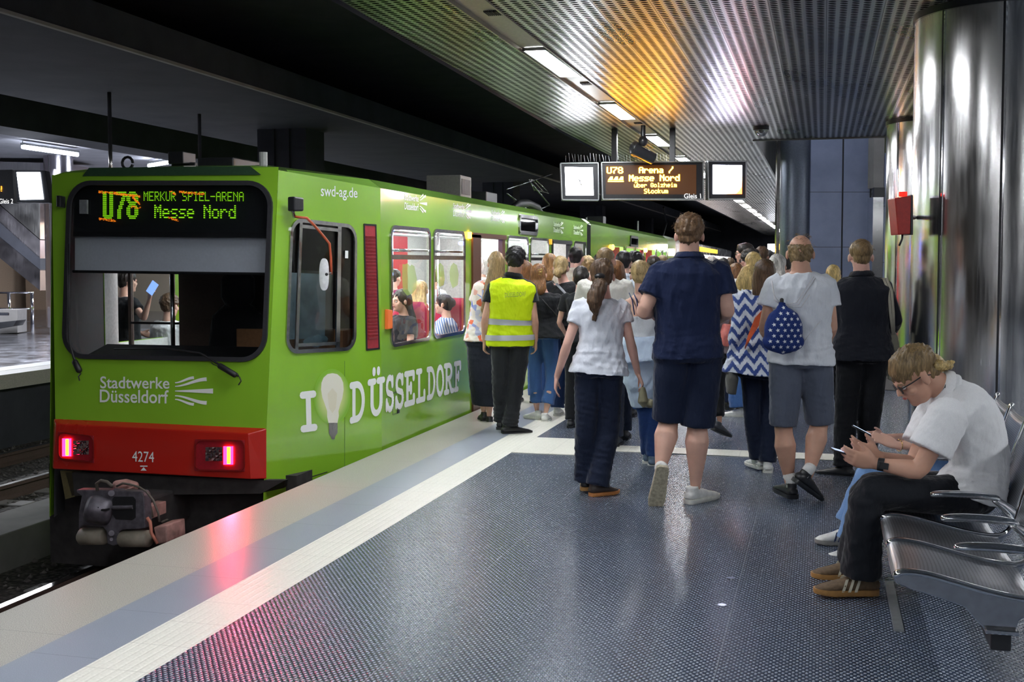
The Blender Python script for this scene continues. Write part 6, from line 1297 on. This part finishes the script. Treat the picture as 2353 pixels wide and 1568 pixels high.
GRP = Mat('faded grey print', (.28, .38, .10), .7).m; Q_ = [p.px(*a) for a in ((1160, 684, -.165), (1208, 681, -.165), (1208, 668, -.165), (1160, 671, -.165))]; text_on('lettering', 'DÜSSELDORF', Q_, V(0, 0, 0), GRP, vest)
# --- person with long hair and floral top, left of the vest man
def floral():
    m = Mat('floral print cloth', (.7, .65, .6), .8); v = m.n('ShaderNodeTexVoronoi'); sock(v, 'Vector', m.co()); v.inputs['Scale'].default_value = 22; s_ = m.n('ShaderNodeSeparateColor'); m.t.links.new(v.outputs['Color'], s_.inputs[0])
    m.set('Base Color', m.ramp(s_.outputs[0], [(.2, (.62, .56, .50)), (.45, (.70, .66, .6)), (.6, (.05, .12, .5)), (.75, (.7, .68, .62)), (.9, (.6, .12, .05))])); return m.m
p = mkperson(1113, 968, 582, yaw=-.2, fem=True, label='person with very long light brown hair and floral top stepping into the tram', cat='person')
setj(p, head=(1140, 606, 0), neck=(1130, 645, 0), chest=(1120, 690, 0), waist=(1110, 735, 0), hip=(1108, 790, 0), shL=(1098, 668, 0), shR=(1146, 664, 0), elL=(1086, 720, .02), wrL=(1092, 765, .15), knL=(1105, 885, 0), knR=(1125, 885, 0), anL=(1112, 950, .05), anR=(1124, 960, 0))
p.legk = .85; p.body(SK['fair'], .010); p.hair(HR['dblond'], 'long', 24, L=.50, side=-.10, amp=.006, vox=.008); p.shirt(floral(), .05, .5, .02, .03, .075, seed=25, vox=.011); p.legwear(C('black skirt cloth', (.015, .018, .028)), [.105, .115, .120, .118], 'culottes', 26, cutat=.86, vox=.011); p.shoe('L', SHB, SHB, L=.25); p.shoe('R', SHB, SHB, L=.25)
# --- woman in black jacket, hair clip
p = mkperson(1246, 966, 604, yaw=GY, fem=True, build=1.12, label='person in black jacket with gold hair clip and frayed blue jeans, white sneakers', cat='person')
setj(p, head=(1238, 632, 0), shL=(1222, 692, 0), shR=(1288, 692, 0), neck=(1247, 672, 0), elL=(1214, 740, 0), elR=(1300, 745, 0), wrL=(1218, 790, .12), wrR=(1296, 790, .12), knL=(1230, 880, 0), knR=(1269, 880, 0), anL=(1234, 946, .05), anR=(1253, 952, -.05))
p.toe['L'] = -RT * .7 + FH * .6; p.body(SK['fair'], .010); p.hair(HR['auburn'], 'long', 28, L=.16, amp=.006, vox=.008); p.shirt(BLACKC, -.10, 1, .03, .10, .078, long_=True, seed=29, vox=.010, amp=.008); p.legwear(DENIM, [.094, .080, .068, .074], 'jeans', 30, cutat=.86, vox=.010); p.shoe('L', SHW, SOLE, L=.27); p.shoe('R', SHW, SOLE, L=.27)
mk('hair_clip', MB().tube([p.px(1236, 620, -.13), p.px(1246, 618, -.14), p.px(1244, 632, -.14), p.px(1237, 630, -.14)], .004, 6).tube([p.px(1238, 624, -.135), p.px(1246, 626, -.14)], .004, 6), plain('gold clip', (.8, .6, .25), .25, metal=1.0), p.root, smooth=True)
mk('bag_strap', MB().tube([p.px(1232, 672, -.10), p.px(1258, 702, -.155), p.px(1282, 728, -.15), p.px(1290, 760, -.10)], .006, 6), MS['black'], p.root, smooth=True)
# --- blond ponytail, black top
p = mkperson(1302, 955, 588, yaw=GY, fem=True, build=1.12, label='person with short blond ponytail, black T-shirt and a grey shoulder strap', cat='person')
setj(p, head=(1289, 615, 0), neck=(1296, 650, 0)); p.body(SK['pink'], .010); p.hair(HR['blond'], 'pony', 33, L=.10, amp=.005, vox=.008); p.shirt(C('black tee', (.015, .016, .019)), -.08, .6, .024, .08, .080, seed=34, vox=.010); p.legwear(C('indigo denim', (.03, .06, .16), amt=.3), [.10, .09, .08, .078], 'jeans', 35, vox=.010); p.shoe('L', SHW, SOLE, L=.27); p.shoe('R', SHW, SOLE, L=.27); p.toe['R'] = RT * .8 + FH * .5
mk('bag_strap', MB().loft([p.px(1278, 652, -.09), p.px(1300, 675, -.14), p.px(1322, 700, -.14)], Z + RT, [.012] * 3, [.003] * 3, 8, 3), plain('grey strap', (.3, .32, .36), .5), p.root, smooth=True)
# --- light blue dress / tied jacket
p = mkperson(1482, 1068, 599, yaw=GY, fem=True, build=.98, label='person with cropped blond hair, bare shoulders and pale blue jacket tied round the waist', cat='person')
setj(p, head=(1472, 634, 0), neck=(1474, 674, 0), shL=(1442, 697, 0), shR=(1512, 697, 0), chest=(1478, 730, 0), waist=(1478, 775, 0), elL=(1436, 750, .05), wrL=(1440, 790, .2), anL=(1488, 1042, .08), anR=(1500, 1050, 0), knL=(1484, 950, 0), knR=(1502, 950, 0)); p.body(SK['fair'], .010); p.hair(HR['blond'], 'short', 37, amp=.003); 
p.shirt(C('white lace', (.62, .64, .66), amt=.35), .15, .3, .016, .04, .05, seed=38, vox=.009, sl='', neck=.70, name='lace_top'); mb = MB(); p.torso(mb, -.15, .36, .05, .10); q = [p.px(1478, y, 0) for y in (830, 880, 935)]; mb.loft([p.px(1478, 790, 0)] + q, RT, [.16, .17, .15, .09], [.13, .14, .13, .09], 22); mkm('tied_jacket', remesh(mb, .009, 3, lambda c: .009 * wav(c, (16, 16, 10), 5, True)), C('pale blue cotton', (.50, .60, .74)), p.root)
p.legwear(C('dark blue jeans', (.02, .05, .16), amt=.3), [.082, .076, .070, .060], 'jeans', 39, vox=.010); DS = plain('slate shoe', (.12, .17, .24), .5); p.shoe('L', DS, SOLE, L=.25); p.shoe('R', DS, SOLE, L=.25)
m = MB()
for x0, x1 in ((1450, 1456), (1460, 1466)): m.tube([p.px(x0 - 4, 664 + 10, -.02), p.px((x0 + x1) / 2, 690, -.12), p.px(x1 + 2, 724, -.135)], .005, 6)
mk('strap', m, C('navy strap', (.02, .03, .1)), p.root, smooth=True)
# --- blonde in white with flared jeans
p = mkperson(1708, 958, 581, yaw=GY - .3, fem=True, label='person with long straight blond hair, white top and wide blue jeans, behind the zigzag blouse', cat='person')
setj(p, head=(1730, 606, 0), neck=(1722, 646, 0), anL=(1700, 940, 0), anR=(1715, 940, .1)); p.toe['L'] = -RT + FH * .2; p.body(SK['fair'], .011); p.hair(HR['gold'], 'long', 41, L=.24, side=-.14, amp=.005, vox=.008, wdt=1.15); p.shirt(WHT, -.05, .6, .022, .05, .075, seed=42, vox=.011); p.legwear(DENIM, [.09, .09, .095, .115], 'jeans', 43, vox=.011, cutat=.97); p.shoe('L', SHW, SOLE); p.shoe('R', SHW, SOLE)
# --- person with black leggings and pink top between navy man and blouse
p = mkperson(1655, 1012, 618, yaw=GY + .3, fem=True, label='person in black capri leggings stepping forward, half hidden by the navy polo', cat='person')
setj(p, knR=(1650, 905, -.02), anR=(1654, 975, -.10), elR=(1678, 742, 0), wrR=(1655, 752, .1), hip=(1640, 812, 0), waist=(1640, 760, 0), chest=(1640, 720, 0), shR=(1668, 698, 0), shL=(1606, 698, 0), neck=(1640, 680, 0), head=(1640, 645, 0), thR=(1652, 830, 0), thL=(1625, 830, 0), knL=(1610, 905, .1), anL=(1600, 960, .3)); p.toe['R'] = FH * .4 + RT * .7 - Z * .35; p.body(SK['tan'], .011); p.hair(HR['dark'], 'bob', 45, L=.02, vox=.009); p.shirt(C('mauve grey top', (.26, .22, .24)), 0, .55, .02, .03, .07, seed=46, vox=.011); p.legwear(BLACKC, [.085, .078, .066, .056], 'leggings', 47, cutat=.88, vox=.010, amp=.003); p.shoe('R', plain('dark trainer', (.05, .055, .07), .6), SHB, L=.27); p.shoe('L', plain('dark trainer two', (.05, .055, .07), .6), SHB, L=.27)
mkm('handbag', remesh(MB().loft([p.px(1672, 745, -.12), p.px(1668, 770, -.12), p.px(1662, 795, -.12)], FH, [.05, .08, .06], [.04, .05, .04], 14, 3), .010, 2), plain('coral leather', (.70, .20, .17), .5), None, label='coral pink bag showing beside the navy shorts', cat='bag')
# --- simpler people further back: (x, D, ytop, hair, style, L, shirt, yaw, fem, label, extras)
CR = C('cream shirt', (.58, .52, .44)); STR = None
def stripes(name, a, b, sc):
    m = Mat(name, a, .8); x, y, z = m.xyz()[0:3]; u = m.M('ADD', m.M('MULTIPLY', x, RT.x), m.M('MULTIPLY', y, RT.y)); f = m.M('FRACT', m.M('ADD', m.M('MULTIPLY', m.M('ADD', u, m.M('MULTIPLY', z, .25)), sc), 50)); m.set('Base Color', m.ramp(f, [(.48, a), (.52, b)])); return m.m
BACK = [
 (1262, 13.2, 580, 'ginger', 'long', .16, BLACKC, 0, 1, 'person with long curly copper hair behind the black jacket', 1.0),
 (1322, 12.9, 566, 'black', 'short', 0, CR, 0, 0, 'person with slick black hair and cream shirt at the second tram door', 1.12),
 (1390, 9.9, 566, 'dblond', 'crop', 0, C('ivory shirt', (.66,.64,.58)), 0, 0, 'broad person with thin hair and ivory shirt behind the ponytailed person', 1.06),
 (1432, 11.8, 576, 'black', 'short', 0, 'stripe', 0, 0, 'person with black hair and finely striped grey shirt collar', 1.0),
 (1456, 12.6, 578, 'black', 'curly', 0, BLACKC, .3, 0, 'person with black curly hair right of the striped collar', 1.0),
 (1414, 10.3, 596, 'auburn', 'bob', .02, 'strap', 0, 1, 'person with auburn hair and a bare back crossed by dark straps', .95),
 (1712, 14.0, 556, 'dark', 'short', 0, LGREY, -1.45, 0, 'tall person with glasses and swept-up dark hair turned to the left', 1.0),
 (1724, 12.9, 572, 'dark', 'curly', 0, BLACKC, -1.35, 0, 'person in thin glasses with dark curls in profile, below the tall one', 1.0),
 (1748, 15.2, 566, 'brown', 'curly', 0, BLACKC, .2, 0, 'person with brown curls between the profile faces and the white hair', 1.0),
 (1783, 10.8, 581, 'grey', 'long', .12, LGREY, .2, 1, 'person with smooth silver hair behind the grey T-shirt shoulder', .95),
 (1764, 16.8, 574, 'dark', 'short', 0, BLACKC, 0, 0, 'person with dark hair just above the silver-haired one', 1.0),
 (1690, 12.4, 603, 'auburn', 'long', .12, C('magenta top', (.45, .02, .25)), -.6, 1, 'person with auburn hair and magenta top beside the navy shoulder', .95),
 (1634, 14.0, 590, 'grey', 'curly', 0, BLACKC, 0, 1, 'person with grey curls just behind the navy polo shoulder', 1.0),
 (1912, 12.4, 607, 'gold', 'long', .34, C('peach skin top', (.55, .36, .27)), 0, 1, 'person with long wavy golden hair between the two tall men', .95),
 (1348, 13.5, 588, 'blond', 'curly', 0, BLACKC, .2, 1, 'person with fair curls behind the cream shirt', 1.0),
 (1208, 13.0, 598, 'auburn', 'bob', .06, CR, 0, 1, 'person with auburn bob right behind the vest shoulder', 1.0),
 (1334, 11.0, 610, 'dark', 'bun', 0, BLACKC, 0, 1, 'small person with dark bun beside the blond ponytail', .9),
 (1500, 15.0, 588, 'dark', 'curly', 0, BLACKC, 0, 0, 'person with dark curls left of the navy polo collar', 1.0),
 (1520, 17.0, 586, 'dblond', 'short', 0, LGREY, 0, 0, 'person with fair short hair beside the navy polo neck', 1.0),
 (1660, 18.0, 592, 'dark', 'short', 0, BLACKC, 0, 0, 'distant person with dark hair right of the grey curls', 1.0),
 (1676, 21.0, 593, 'brown', 'curly', 0, LGREY, 0, 0, 'distant person with brown hair before the lit tram windows', 1.0),
 (1646, 24.0, 594, 'blond', 'short', 0, WHT, 0, 0, 'distant person with fair hair before the pale tram', 1.0),
 (1470, 19.0, 583, 'brown', 'short', 0, BLACKC, 0, 0, 'distant person with brown hair by the far tram doors', 1.0),
 (1376, 15.5, 580, 'dark', 'bob', .02, BLACKC, 0, 1, 'person with dark bob near the gangway of the tram', 1.0),
 (1805, 16.0, 590, 'dark', 'short', 0, BLACKC, 0, 0, 'person with dark hair left of the balding man, by the lift shaft', 1.0)]
for i, (x, D, yt, hc, stl, L, sh, yw, fem, lb, b) in enumerate(BACK):
    g = onD(x, 800, D); H = max(1.5, onD(x, yt, D).z) - .01; p = Person(g, H, yaw=GY + yw, build=b, fem=bool(fem), label=lb, cat='person'); p.D = D; far = D > 13.5; vx = .014 if far else .011
    p.curl = dict(L=.6, R=.6); p.J['elL'] = p.P(-.24, .02, 1.14); p.J['elR'] = p.P(.24, .02, 1.14); p.J['wrL'] = p.P(-.2, .2, 1.0); p.J['wrR'] = p.P(.2, .2, 1.0)
    p.body(SK[('fair', 'pink', 'tan')[i % 3]], vx, hands=not far); p.hair(HR[hc], stl, 60 + i, L=L, amp=.004, vox=.009 if not far else .012)
    if sh == 'strap': p.shirt(BLACKC, .0, .3, .014, .02, .05, seed=i, vox=vx, sl='', neck=.66, name='strap_top'); mk('strap', MB().tube([p.px(x - 8, 655, -.02), p.px(x - 4, 680, -.115), p.px(x + 2, 700, -.12)], .006, 6).tube([p.px(x + 12, 655, -.02), p.px(x + 10, 680, -.115), p.px(x + 6, 705, -.12)], .006, 6), BLACKC, p.root, smooth=True)
    else: p.shirt(stripes('fine grey stripes', (.62, .65, .70), (.42, .47, .55), 40) if sh == 'stripe' else sh, -.05, .55, .02, .04, .066 / b ** .5, seed=i, vox=vx, collar=(not fem and not far))
    p.legwear((DENIM, BLACKC, DKNAVY)[i % 3], [.095, .085, .075, .07], 'trousers', i, vox=vx); 
    p.shoe('L', SHB, SHB); p.shoe('R', SHB, SHB)
    if 'glasses' in lb: p.face(MS['black'], brow=HR['dark'])
# --- passengers inside the tram (seated, or standing in the doorway)
def passenger(x, y, X, face, hair, stl, L, top, lb, lit=None, yaw_=0, seated=True, arms='LR', skin='fair', smile=False, hold=None):
    c = onX(x, y, X); g = V(c.x, c.y, 0); H = 1.64; p = Person(g, H, yaw=yaw_, fem=True, label=lb, cat='person'); p.D = dep(c)
    dz = c.z - p.J['head'].z; 
    for k in p.J: p.J[k] = p.J[k] + Z * dz
    p.root.location.z = 0; p.foot = V(g.x, g.y, 0);
    for S_, q in (('R', 1), ('L', -1)):
        p.J['th' + S_] = p.J['hip'] + p.r * q * .09; p.J['kn' + S_] = p.J['th' + S_] + p.f * .42; p.J['an' + S_] = p.J['kn' + S_] - Z * .40 + p.f * .02
        p.J['el' + S_] = p.J['sh' + S_] - Z * .26 + p.r * q * .05 + p.f * .05; p.J['wr' + S_] = p.J['el' + S_] + p.f * .22 - Z * .06
    if hold is not None:
        w_ = hold - Z * .09 - p.r * .03; p.J['wrR'] = w_; p.J['elR'] = lerp(p.J['shR'], w_, .5) - Z * .16 + p.r * .05; p.hd['R'] = hold - w_; p.pn['R'] = p.f.copy(); p.curl['R'] = .9
    p.body(SK[skin], .009); p.hair(HR[hair], stl, int(x), L=L, amp=.005, vox=.008); p.shirt(top, 0, .5, .024, .02, .074, seed=int(x), vox=.010); p.legwear(BLACKC, [.09, .08, .075, .07], 'trousers', 3, vox=.012)
    if face: p.face(brow=HR['dark'], smile=smile)
    return p
YL = -1.57 + GY
passenger(926, 692, -3.98, True, 'dark', 'long', .26, C('black dotted top', (.02, .02, .024), amt=.6), 'smiling seated person with long dark hair in the first tram window', yaw_=math.radians(-125), smile=True)
passenger(1023, 700, -3.98, True, 'black', 'bun', 0, stripes('blue white shirt stripes', (.70, .74, .80), (.14, .24, .5), 38), 'seated person in blue striped shirt in profile in the second tram window', yaw_=math.radians(-80))
passenger(966, 668, -4.35, False, 'gold', 'long', .28, WHT, 'person with straight golden hair seen from behind in the first tram window', yaw_=GY)
passenger(1003, 640, -4.9, False, 'brown', 'short', 0, LGREY, 'standing person in grey deep inside behind the second window', yaw_=1.0, skin='tan'); passenger(905, 640, -5.3, False, 'dark', 'short', 0, C('plum top', (.2, .03, .1)), 'standing person in plum top deep inside the first window', yaw_=.5)
passenger(1108, 612, -4.3, False, 'grey', 'bob', .04, WHT, 'person in pale clothes already inside the first tram door', yaw_=GY); passenger(1290, 600, -4.3, False, 'dark', 'short', 0, BLACKC, 'person inside the second tram door', yaw_=GY)
g = yp(388, 700, 10.3); passenger(388, 704, g.x, False, 'brown', 'curly', 0, WHT, 'curly-haired person in white seen through the windscreen', yaw_=.4)
ph = passenger(288, 648, yp(288, 648, 10.0).x, False, 'dark', 'short', 0, BLACKC, 'dark-clad person holding a phone behind the windscreen', yaw_=.8, hold=yp(346, 668, 9.78))
mk('phone', MB().obox(yp(350, 662, 9.75), V(.035, 0, .05), V(.0, .004, 0), V(-.05, 0, .035) * .6), emis('phone screen', (.25, .4, 1), 1.2, (.05, .05, .08)), label='lit phone seen through the tram windscreen', cat='phone')
# ================================================================ BENCH
SD0 = [(4.17, .235), (4.655, .235), (5.14, .235), (5.625, .235), (6.11, .235), (6.6, .235)]
def Yd(D, X): return (D + X * math.sin(YAW)) / math.cos(YAW)
SF = [Yd(D, .6) for D, _ in SD0]            # frames across the bench
sect = [(.235, .425), (.25, .445), (.29, .452), (.36, .445), (.46, .42), (.56, .395), (.66, .378), (.73, .375), (.775, .40), (.80, .46), (.83, .57), (.87, .70), (.91, .82), (.925, .86)]
def frame(y, lb):
    r = empty('seat_frame', (.6, y, .27), label=lb, cat='seat frame', group='cast arm frames of the bench')
    P = [V(a, y, b) for a, b in sect]; n = len(P); dn = []
    for i, (a, b) in enumerate(sect):
        t = (P[min(i+1, n-1)] - P[max(i-1, 0)]).normalized(); nn = V(t.z, 0, -t.x); dn.append(nn)
    mk('cast_rail', MB().loft(P, V(0, 1, 0), [.022] * n, [.013] * (n - 4) + [.015] * 4, 12, 2.6), MS['chrome'], r, smooth=True, sub=2)
    web = MB(); low = [V(a, y, b) for a, b in ((.245, .405), (.30, .385), (.40, .36), (.48, .335), (.53, .28), (.555, .258), (.655, .258), (.665, .30), (.74, .345), (.775, .40))]
    web.slab([v - V(0, .009, 0) for v in ([P[0]] + P[1:9] + low[::-1][1:])], V(0, .018, 0)); mk('web', web, MS['seatsteel'], r, bevel=.004)
    # arm: rises from the back bend, tapers to the front
    A = [V(.80, y, .475), V(.765, y, .505), V(.735, y, .528), V(.70, y, .545)]; mk('arm_stem', MB().loft([V(.83, y, .44)] + A, V(0, 1, 0), [.018, .017, .016, .017, .02], [.03, .026, .022, .02, .016], 14), MS['chrome'], r, smooth=True, sub=1)
    B = [(.735, .535, .012, .008), (.728, .548, .022, .014), (.68, .553, .027, .016), (.60, .557, .030, .017), (.52, .557, .030, .017), (.465, .553, .026, .016), (.447, .549, .019, .012), (.442, .547, .008, .006)]
    mk('armrest', MB().loft([V(a, y, b) for a, b, _, _ in B], V(0, 1, 0), [c for _, _, c, _ in B], [d for *_, d in B], 18), MS['chrome'], r, smooth=True, sub=2)
    mk('foot', MB().box((.55, y - .035, .250), (.665, y + .035, .268)), MS['chrome'], r, bevel=.004); r.location += V(.03, 0, -.028)
def seatpan(y0, y1, lb):
    r = empty('bench_seat', (.5, (y0 + y1) / 2, .4), label=lb, cat='seat', group='perforated steel seats of the bench'); ya, yb = y0 + .02, y1 - .02
    def sheet(pts, name):
        m = MB(); n = len(pts); v = []
        for a, b in pts:
            for k in range(7): u = k / 6; v.append(V(a, lerp(ya, yb, u), b - .012 * math.sin(math.pi * u) - .004))
        v2 = [p_ - V(0, 0, .004) for p_ in v]; m.add(v + v2, [(i*7+k, i*7+k+1, (i+1)*7+k+1, (i+1)*7+k) for i in range(n-1) for k in range(6)] + [(7*n+i*7+k, 7*n+(i+1)*7+k, 7*n+(i+1)*7+k+1, 7*n+i*7+k+1) for i in range(n-1) for k in range(6)] + [(k, 7*n+k, 7*n+k+1, k+1) for k in range(6)] + [((n-1)*7+k, (n-1)*7+k+1, 7*n+(n-1)*7+k+1, 7*n+(n-1)*7+k) for k in range(6)])
        mk(name, m, PERF, r, smooth=True)
    sheet(sect[:8], 'seat_pan'); sheet([(.79, .44), (.80, .47), (.83, .57), (.87, .70), (.905, .80), (.915, .845)], 'backrest'); r.location += V(.03, 0, -.028)
def perf():
    m = Mat('perforated seat sheet', (.56, .57, .60), .34, metal=1.0); x, y, z = m.xyz()[0:3]; p = .012
    fx = m.M('SUBTRACT', m.M('FRACT', m.M('ADD', m.M('DIVIDE', m.M('ADD', x, z), p), 50)), .5); fy = m.M('SUBTRACT', m.M('FRACT', m.M('ADD', m.M('DIVIDE', y, p), 50)), .5)
    d = m.M('ADD', m.M('POWER', fx, 2.0), m.M('POWER', fy, 2.0)); h = m.M('LESS_THAN', d, .05); m.set('Base Color', m.mix(h, (.56, .57, .60), (.18, .18, .19))); return m.bump(m.M('SUBTRACT', 1, h), .1, .002).m
PERF = perf()
for i, y in enumerate(SF): frame(y, ('cast aluminium arm frame nearest the viewer, front corner at the photo bottom', 'second cast arm frame from the viewer', 'third cast arm frame, its armrest before the seated thigh', 'cast arm frame hidden behind the seated white shirt', 'cast arm frame showing its back tip beyond the white shirt', 'farthest cast arm frame of the bench')[i])
for i in range(5): seatpan(SF[i], SF[i + 1], ('empty steel seat nearest the viewer', 'second empty steel seat, brown reflection on its pan', 'steel seat holding the white-shirted person', 'steel seat of the person in pale jeans', 'empty far steel seat of the bench')[i])
seatpan(SF[0] - .52, SF[0], 'steel seat cut by the photo bottom right corner') if False else None
bm_ = empty('bench_beam', (.6, 5, .2), label='square steel beam with posts carrying the row of seats', cat='beam'); mk('beam', MB().box((.60, SF[0] - .02, .16), (.67, SF[-1] + .1, .222)), MS['blackm'], bm_, bevel=.006)
for y in (SF[3], SF[5]): mk('post', MB().box((.605, y - .03, 0), (.665, y + .03, .16)), MS['blackm'], bm_); mk('foot_plate', MB().box((.50, y - .07, 0), (.72, y + .07, .012)), MS['blackm'], bm_)
# ================================================================ SEATED PEOPLE
p = mkperson(2235, 1300, 700, D=5.42, H=1.80, yaw=-math.pi / 2, label='seated person in white polo shirt and black trousers looking down at a phone, brown sneakers', cat='person')
p.k = 1.03
setj(p, hip=(2228, 1132, 0), waist=(2250, 1068, 0), chest=(2228, 975, 0), neck=(2172, 893, 0), head=(2105, 862, 0), shL=(2176, 962, -.19), shR=(2150, 950, .19), elL=(2112, 1082, -.20), elR=(2098, 1070, .14), wrL=(2012, 1066, -.12), wrR=(2020, 1050, .02), thL=(2222, 1138, -.10), thR=(2222, 1130, .09), knL=(1992, 1132, -.10), knR=(1995, 1122, .10), anL=(1978, 1322, -.03), anR=(1966, 1288, .30))
p.f = -RT; p.r = FH.copy(); p.hu = (-RT * .60 + Z * .80); p.hf = (-RT * .80 - Z * .60); p.hs = 1.10; p.toe = dict(L=-RT, R=-RT)
p.hd['L'] = -RT * .9 + Z * .22; p.pn['L'] = FH * .8 + Z * .3; p.curl['L'] = .55; p.hd['R'] = -RT * .85 + Z * .35; p.pn['R'] = -FH * .7 + Z * .5; p.curl['R'] = .4; SM = p
p.body(SK['tan'], .0065); p.hair(HR['dblond'], 'short', 71, amp=.008, vox=.005, nofringe=True); Q = p.Q
mb = MB(); mb.loft([Q(0, -.07, .0), Q(0, -.105, -.03), Q(0, -.135, -.05), Q(0, -.16, -.045)], p.hr, [.07, .06, .045, .015], [.03, .028, .02, .008], 16); mkm('hair_back_tuft', remesh(mb, .0055, 1, lambda c: .007 * wav(c, (70, 70, 70), 3, True)), HR['gold'], p.root)
p.face(MS['black'], brow=HR['dblond'])
p.shirt(WHT, -.12, .62, .022, .05, .094, collar=True, seed=72, amp=.005, vox=.008, w=lambda t: 1.06)
mb = MB(); J = p.J
for S_ in 'LR':
    a, e, w_ = J['th' + S_], J['kn' + S_], J['an' + S_]; mb.limb([a + RT * .03, lerp(a, e, .3), lerp(a, e, .7), e + RT * .01], [.098, .092, .084, .078], 18); mb.loft([e + Z * .03, lerp(e, w_, .06), lerp(e, w_, .35), lerp(e, w_, .7), lerp(e, w_, .98)], FH, [.05, .080, .088, .096, .104], [.05, .080, .080, .088, .096], 20, 2.1)
mb.ell(J['hip'] + Z * .0, RT * .13, FH * .17, Z * .105)
c0 = np.array(p.foot); mkm('trousers', remesh(mb, .008, 3, lambda co: .007 * (.7 * wav(co - c0, (10, 10, 22), 3, True) + .5 * wav(co - c0, (20, 20, 12), 5))), C('black denim', (.014, .016, .021)), p.root)
BRS = plain('brown suede', (.145, .095, .055), .8, 60, .2); CRE = plain('cream stripe leather', (.66, .62, .48), .5)
p.shoe('L', BRS, SOLEG, L=.285, sock=SOCK, stripes=CRE); p.shoe('R', BRS, SOLEG, L=.285, sock=SOCK, stripes=CRE)
wd = J['wrL'] - J['elL']; wd.normalize(); a = J['wrL'] - wd * .025; mk('smart_watch', MB().loft([a - wd * .014, a + wd * .014], FH, [.034, .033], [.030, .029], 18, 2.3).obox(a - FH * .036, wd * .019, FH * .005, wd.cross(FH) * .016), MS['black'], p.root, smooth=False)
hc = J['wrL'] + p.hd['L'].normalized() * .12; phn = MB().obox(hc + FH * .05 + Z * .01, (-RT * .9 + Z * .25).normalized() * .072, FH * .036, (RT * .25 + Z * .9).normalized() * .004)
pho = empty('phone', hc + FH * .05 + Z * .01, label='dark phone held by the seated person in white', cat='phone'); mk('case', phn, MS['black'], pho, bevel=.002); mk('screen', MB().obox(hc + FH * .05 + Z * .015, (-RT * .9 + Z * .25).normalized() * .066, FH * .031, (RT * .25 + Z * .9).normalized() * .0012), emis('phone glow', (.5, .6, 1), .7), pho)
# neighbour
p = mkperson(2200, 1240, 700, D=6.28, H=1.66, yaw=-math.pi / 2, fem=True, label='seated person mostly hidden, pale blue jeans, hand with bracelet over a phone', cat='person')
setj(p, hip=(2222, 1076, 0), waist=(2226, 1030, 0), chest=(2205, 965, 0), neck=(2165, 900, 0), head=(2134, 862, 0), shL=(2160, 925, -.16), shR=(2150, 920, .16), elL=(2118, 1022, -.12), elR=(2110, 1010, .12), wrL=(2062, 1024, -.16), wrR=(2030, 1006, .06), thL=(2210, 1086, -.09), thR=(2210, 1080, .09), knL=(1996, 1082, -.06), knR=(2000, 1075, .10), anL=(1948, 1262, -.10), anR=(1944, 1216, .12))
p.f = -RT; p.r = FH.copy(); p.hu = (-RT * .45 + Z * .9); p.hf = (-RT * .9 - Z * .45); p.toe = dict(L=-RT, R=-RT); p.hd['L'] = -RT * .93 + Z * .36; p.pn['L'] = FH * .6 - Z * .6; p.curl['L'] = .08; p.curl['R'] = .5
p.body(SK['fair'], .0065); p.hair(HR['gold'], 'bob', 75, L=.01); p.shirt(C('pale blue denim shirt', (.48, .56, .70)), -.1, .6, .02, .03, .07, seed=76, vox=.010)
mb = MB(); J = p.J
for S_ in 'LR':
    a, e, w_ = J['th' + S_], J['kn' + S_], J['an' + S_]; mb.limb([a, lerp(a, e, .5), e], [.085, .075, .066], 16); mb.loft([e + Z * .02, lerp(e, w_, .1), lerp(e, w_, .5), lerp(e, w_, .9)], FH, [.04, .066, .072, .078], [.04, .066, .07, .074], 18, 2.1)
mb.ell(J['hip'], RT * .12, FH * .16, Z * .1); mkm('jeans', remesh(mb, .009, 3, lambda co: .005 * wav(co, (12, 12, 20), 3, True)), LDENIM, p.root)
STN = plain('navy stripe', (.02, .03, .09), .5); p.shoe('L', SHW, SOLE, L=.26, stripes=STN); p.shoe('R', SHW, plain('grey sole', (.28, .27, .25), .6), L=.26, stripes=STN)
wd = (J['wrL'] - J['elL']).normalized(); m = MB(); a = J['wrL'] - wd * .01; b1 = wd.orthogonal().normalized(); b2 = wd.cross(b1); m.tube([a + b1 * (.031 * math.cos(t)) + b2 * (.031 * math.sin(t)) for t in [i * math.pi / 10 for i in range(21)]], .0025, 6); mk('bracelet', m, plain('gold chain', (.75, .5, .2), .25, metal=1.0), p.root, smooth=True)
hc = J['wrL'] + p.hd['L'].normalized() * .16 + FH * .06; pho = empty('phone', hc, label='second phone glowing under the hand with the bracelet', cat='phone'); mk('case', MB().obox(hc, (-RT * .85 + Z * .45).normalized() * .072, FH * .035, (RT * .45 + Z * .85).normalized() * .004), MS['black'], pho); mk('screen', MB().obox(hc + Z * .006, (-RT * .85 + Z * .45).normalized() * .065, FH * .03, (RT * .45 + Z * .85).normalized() * .001), emis('phone glow two', (.55, .65, 1), .9), pho)
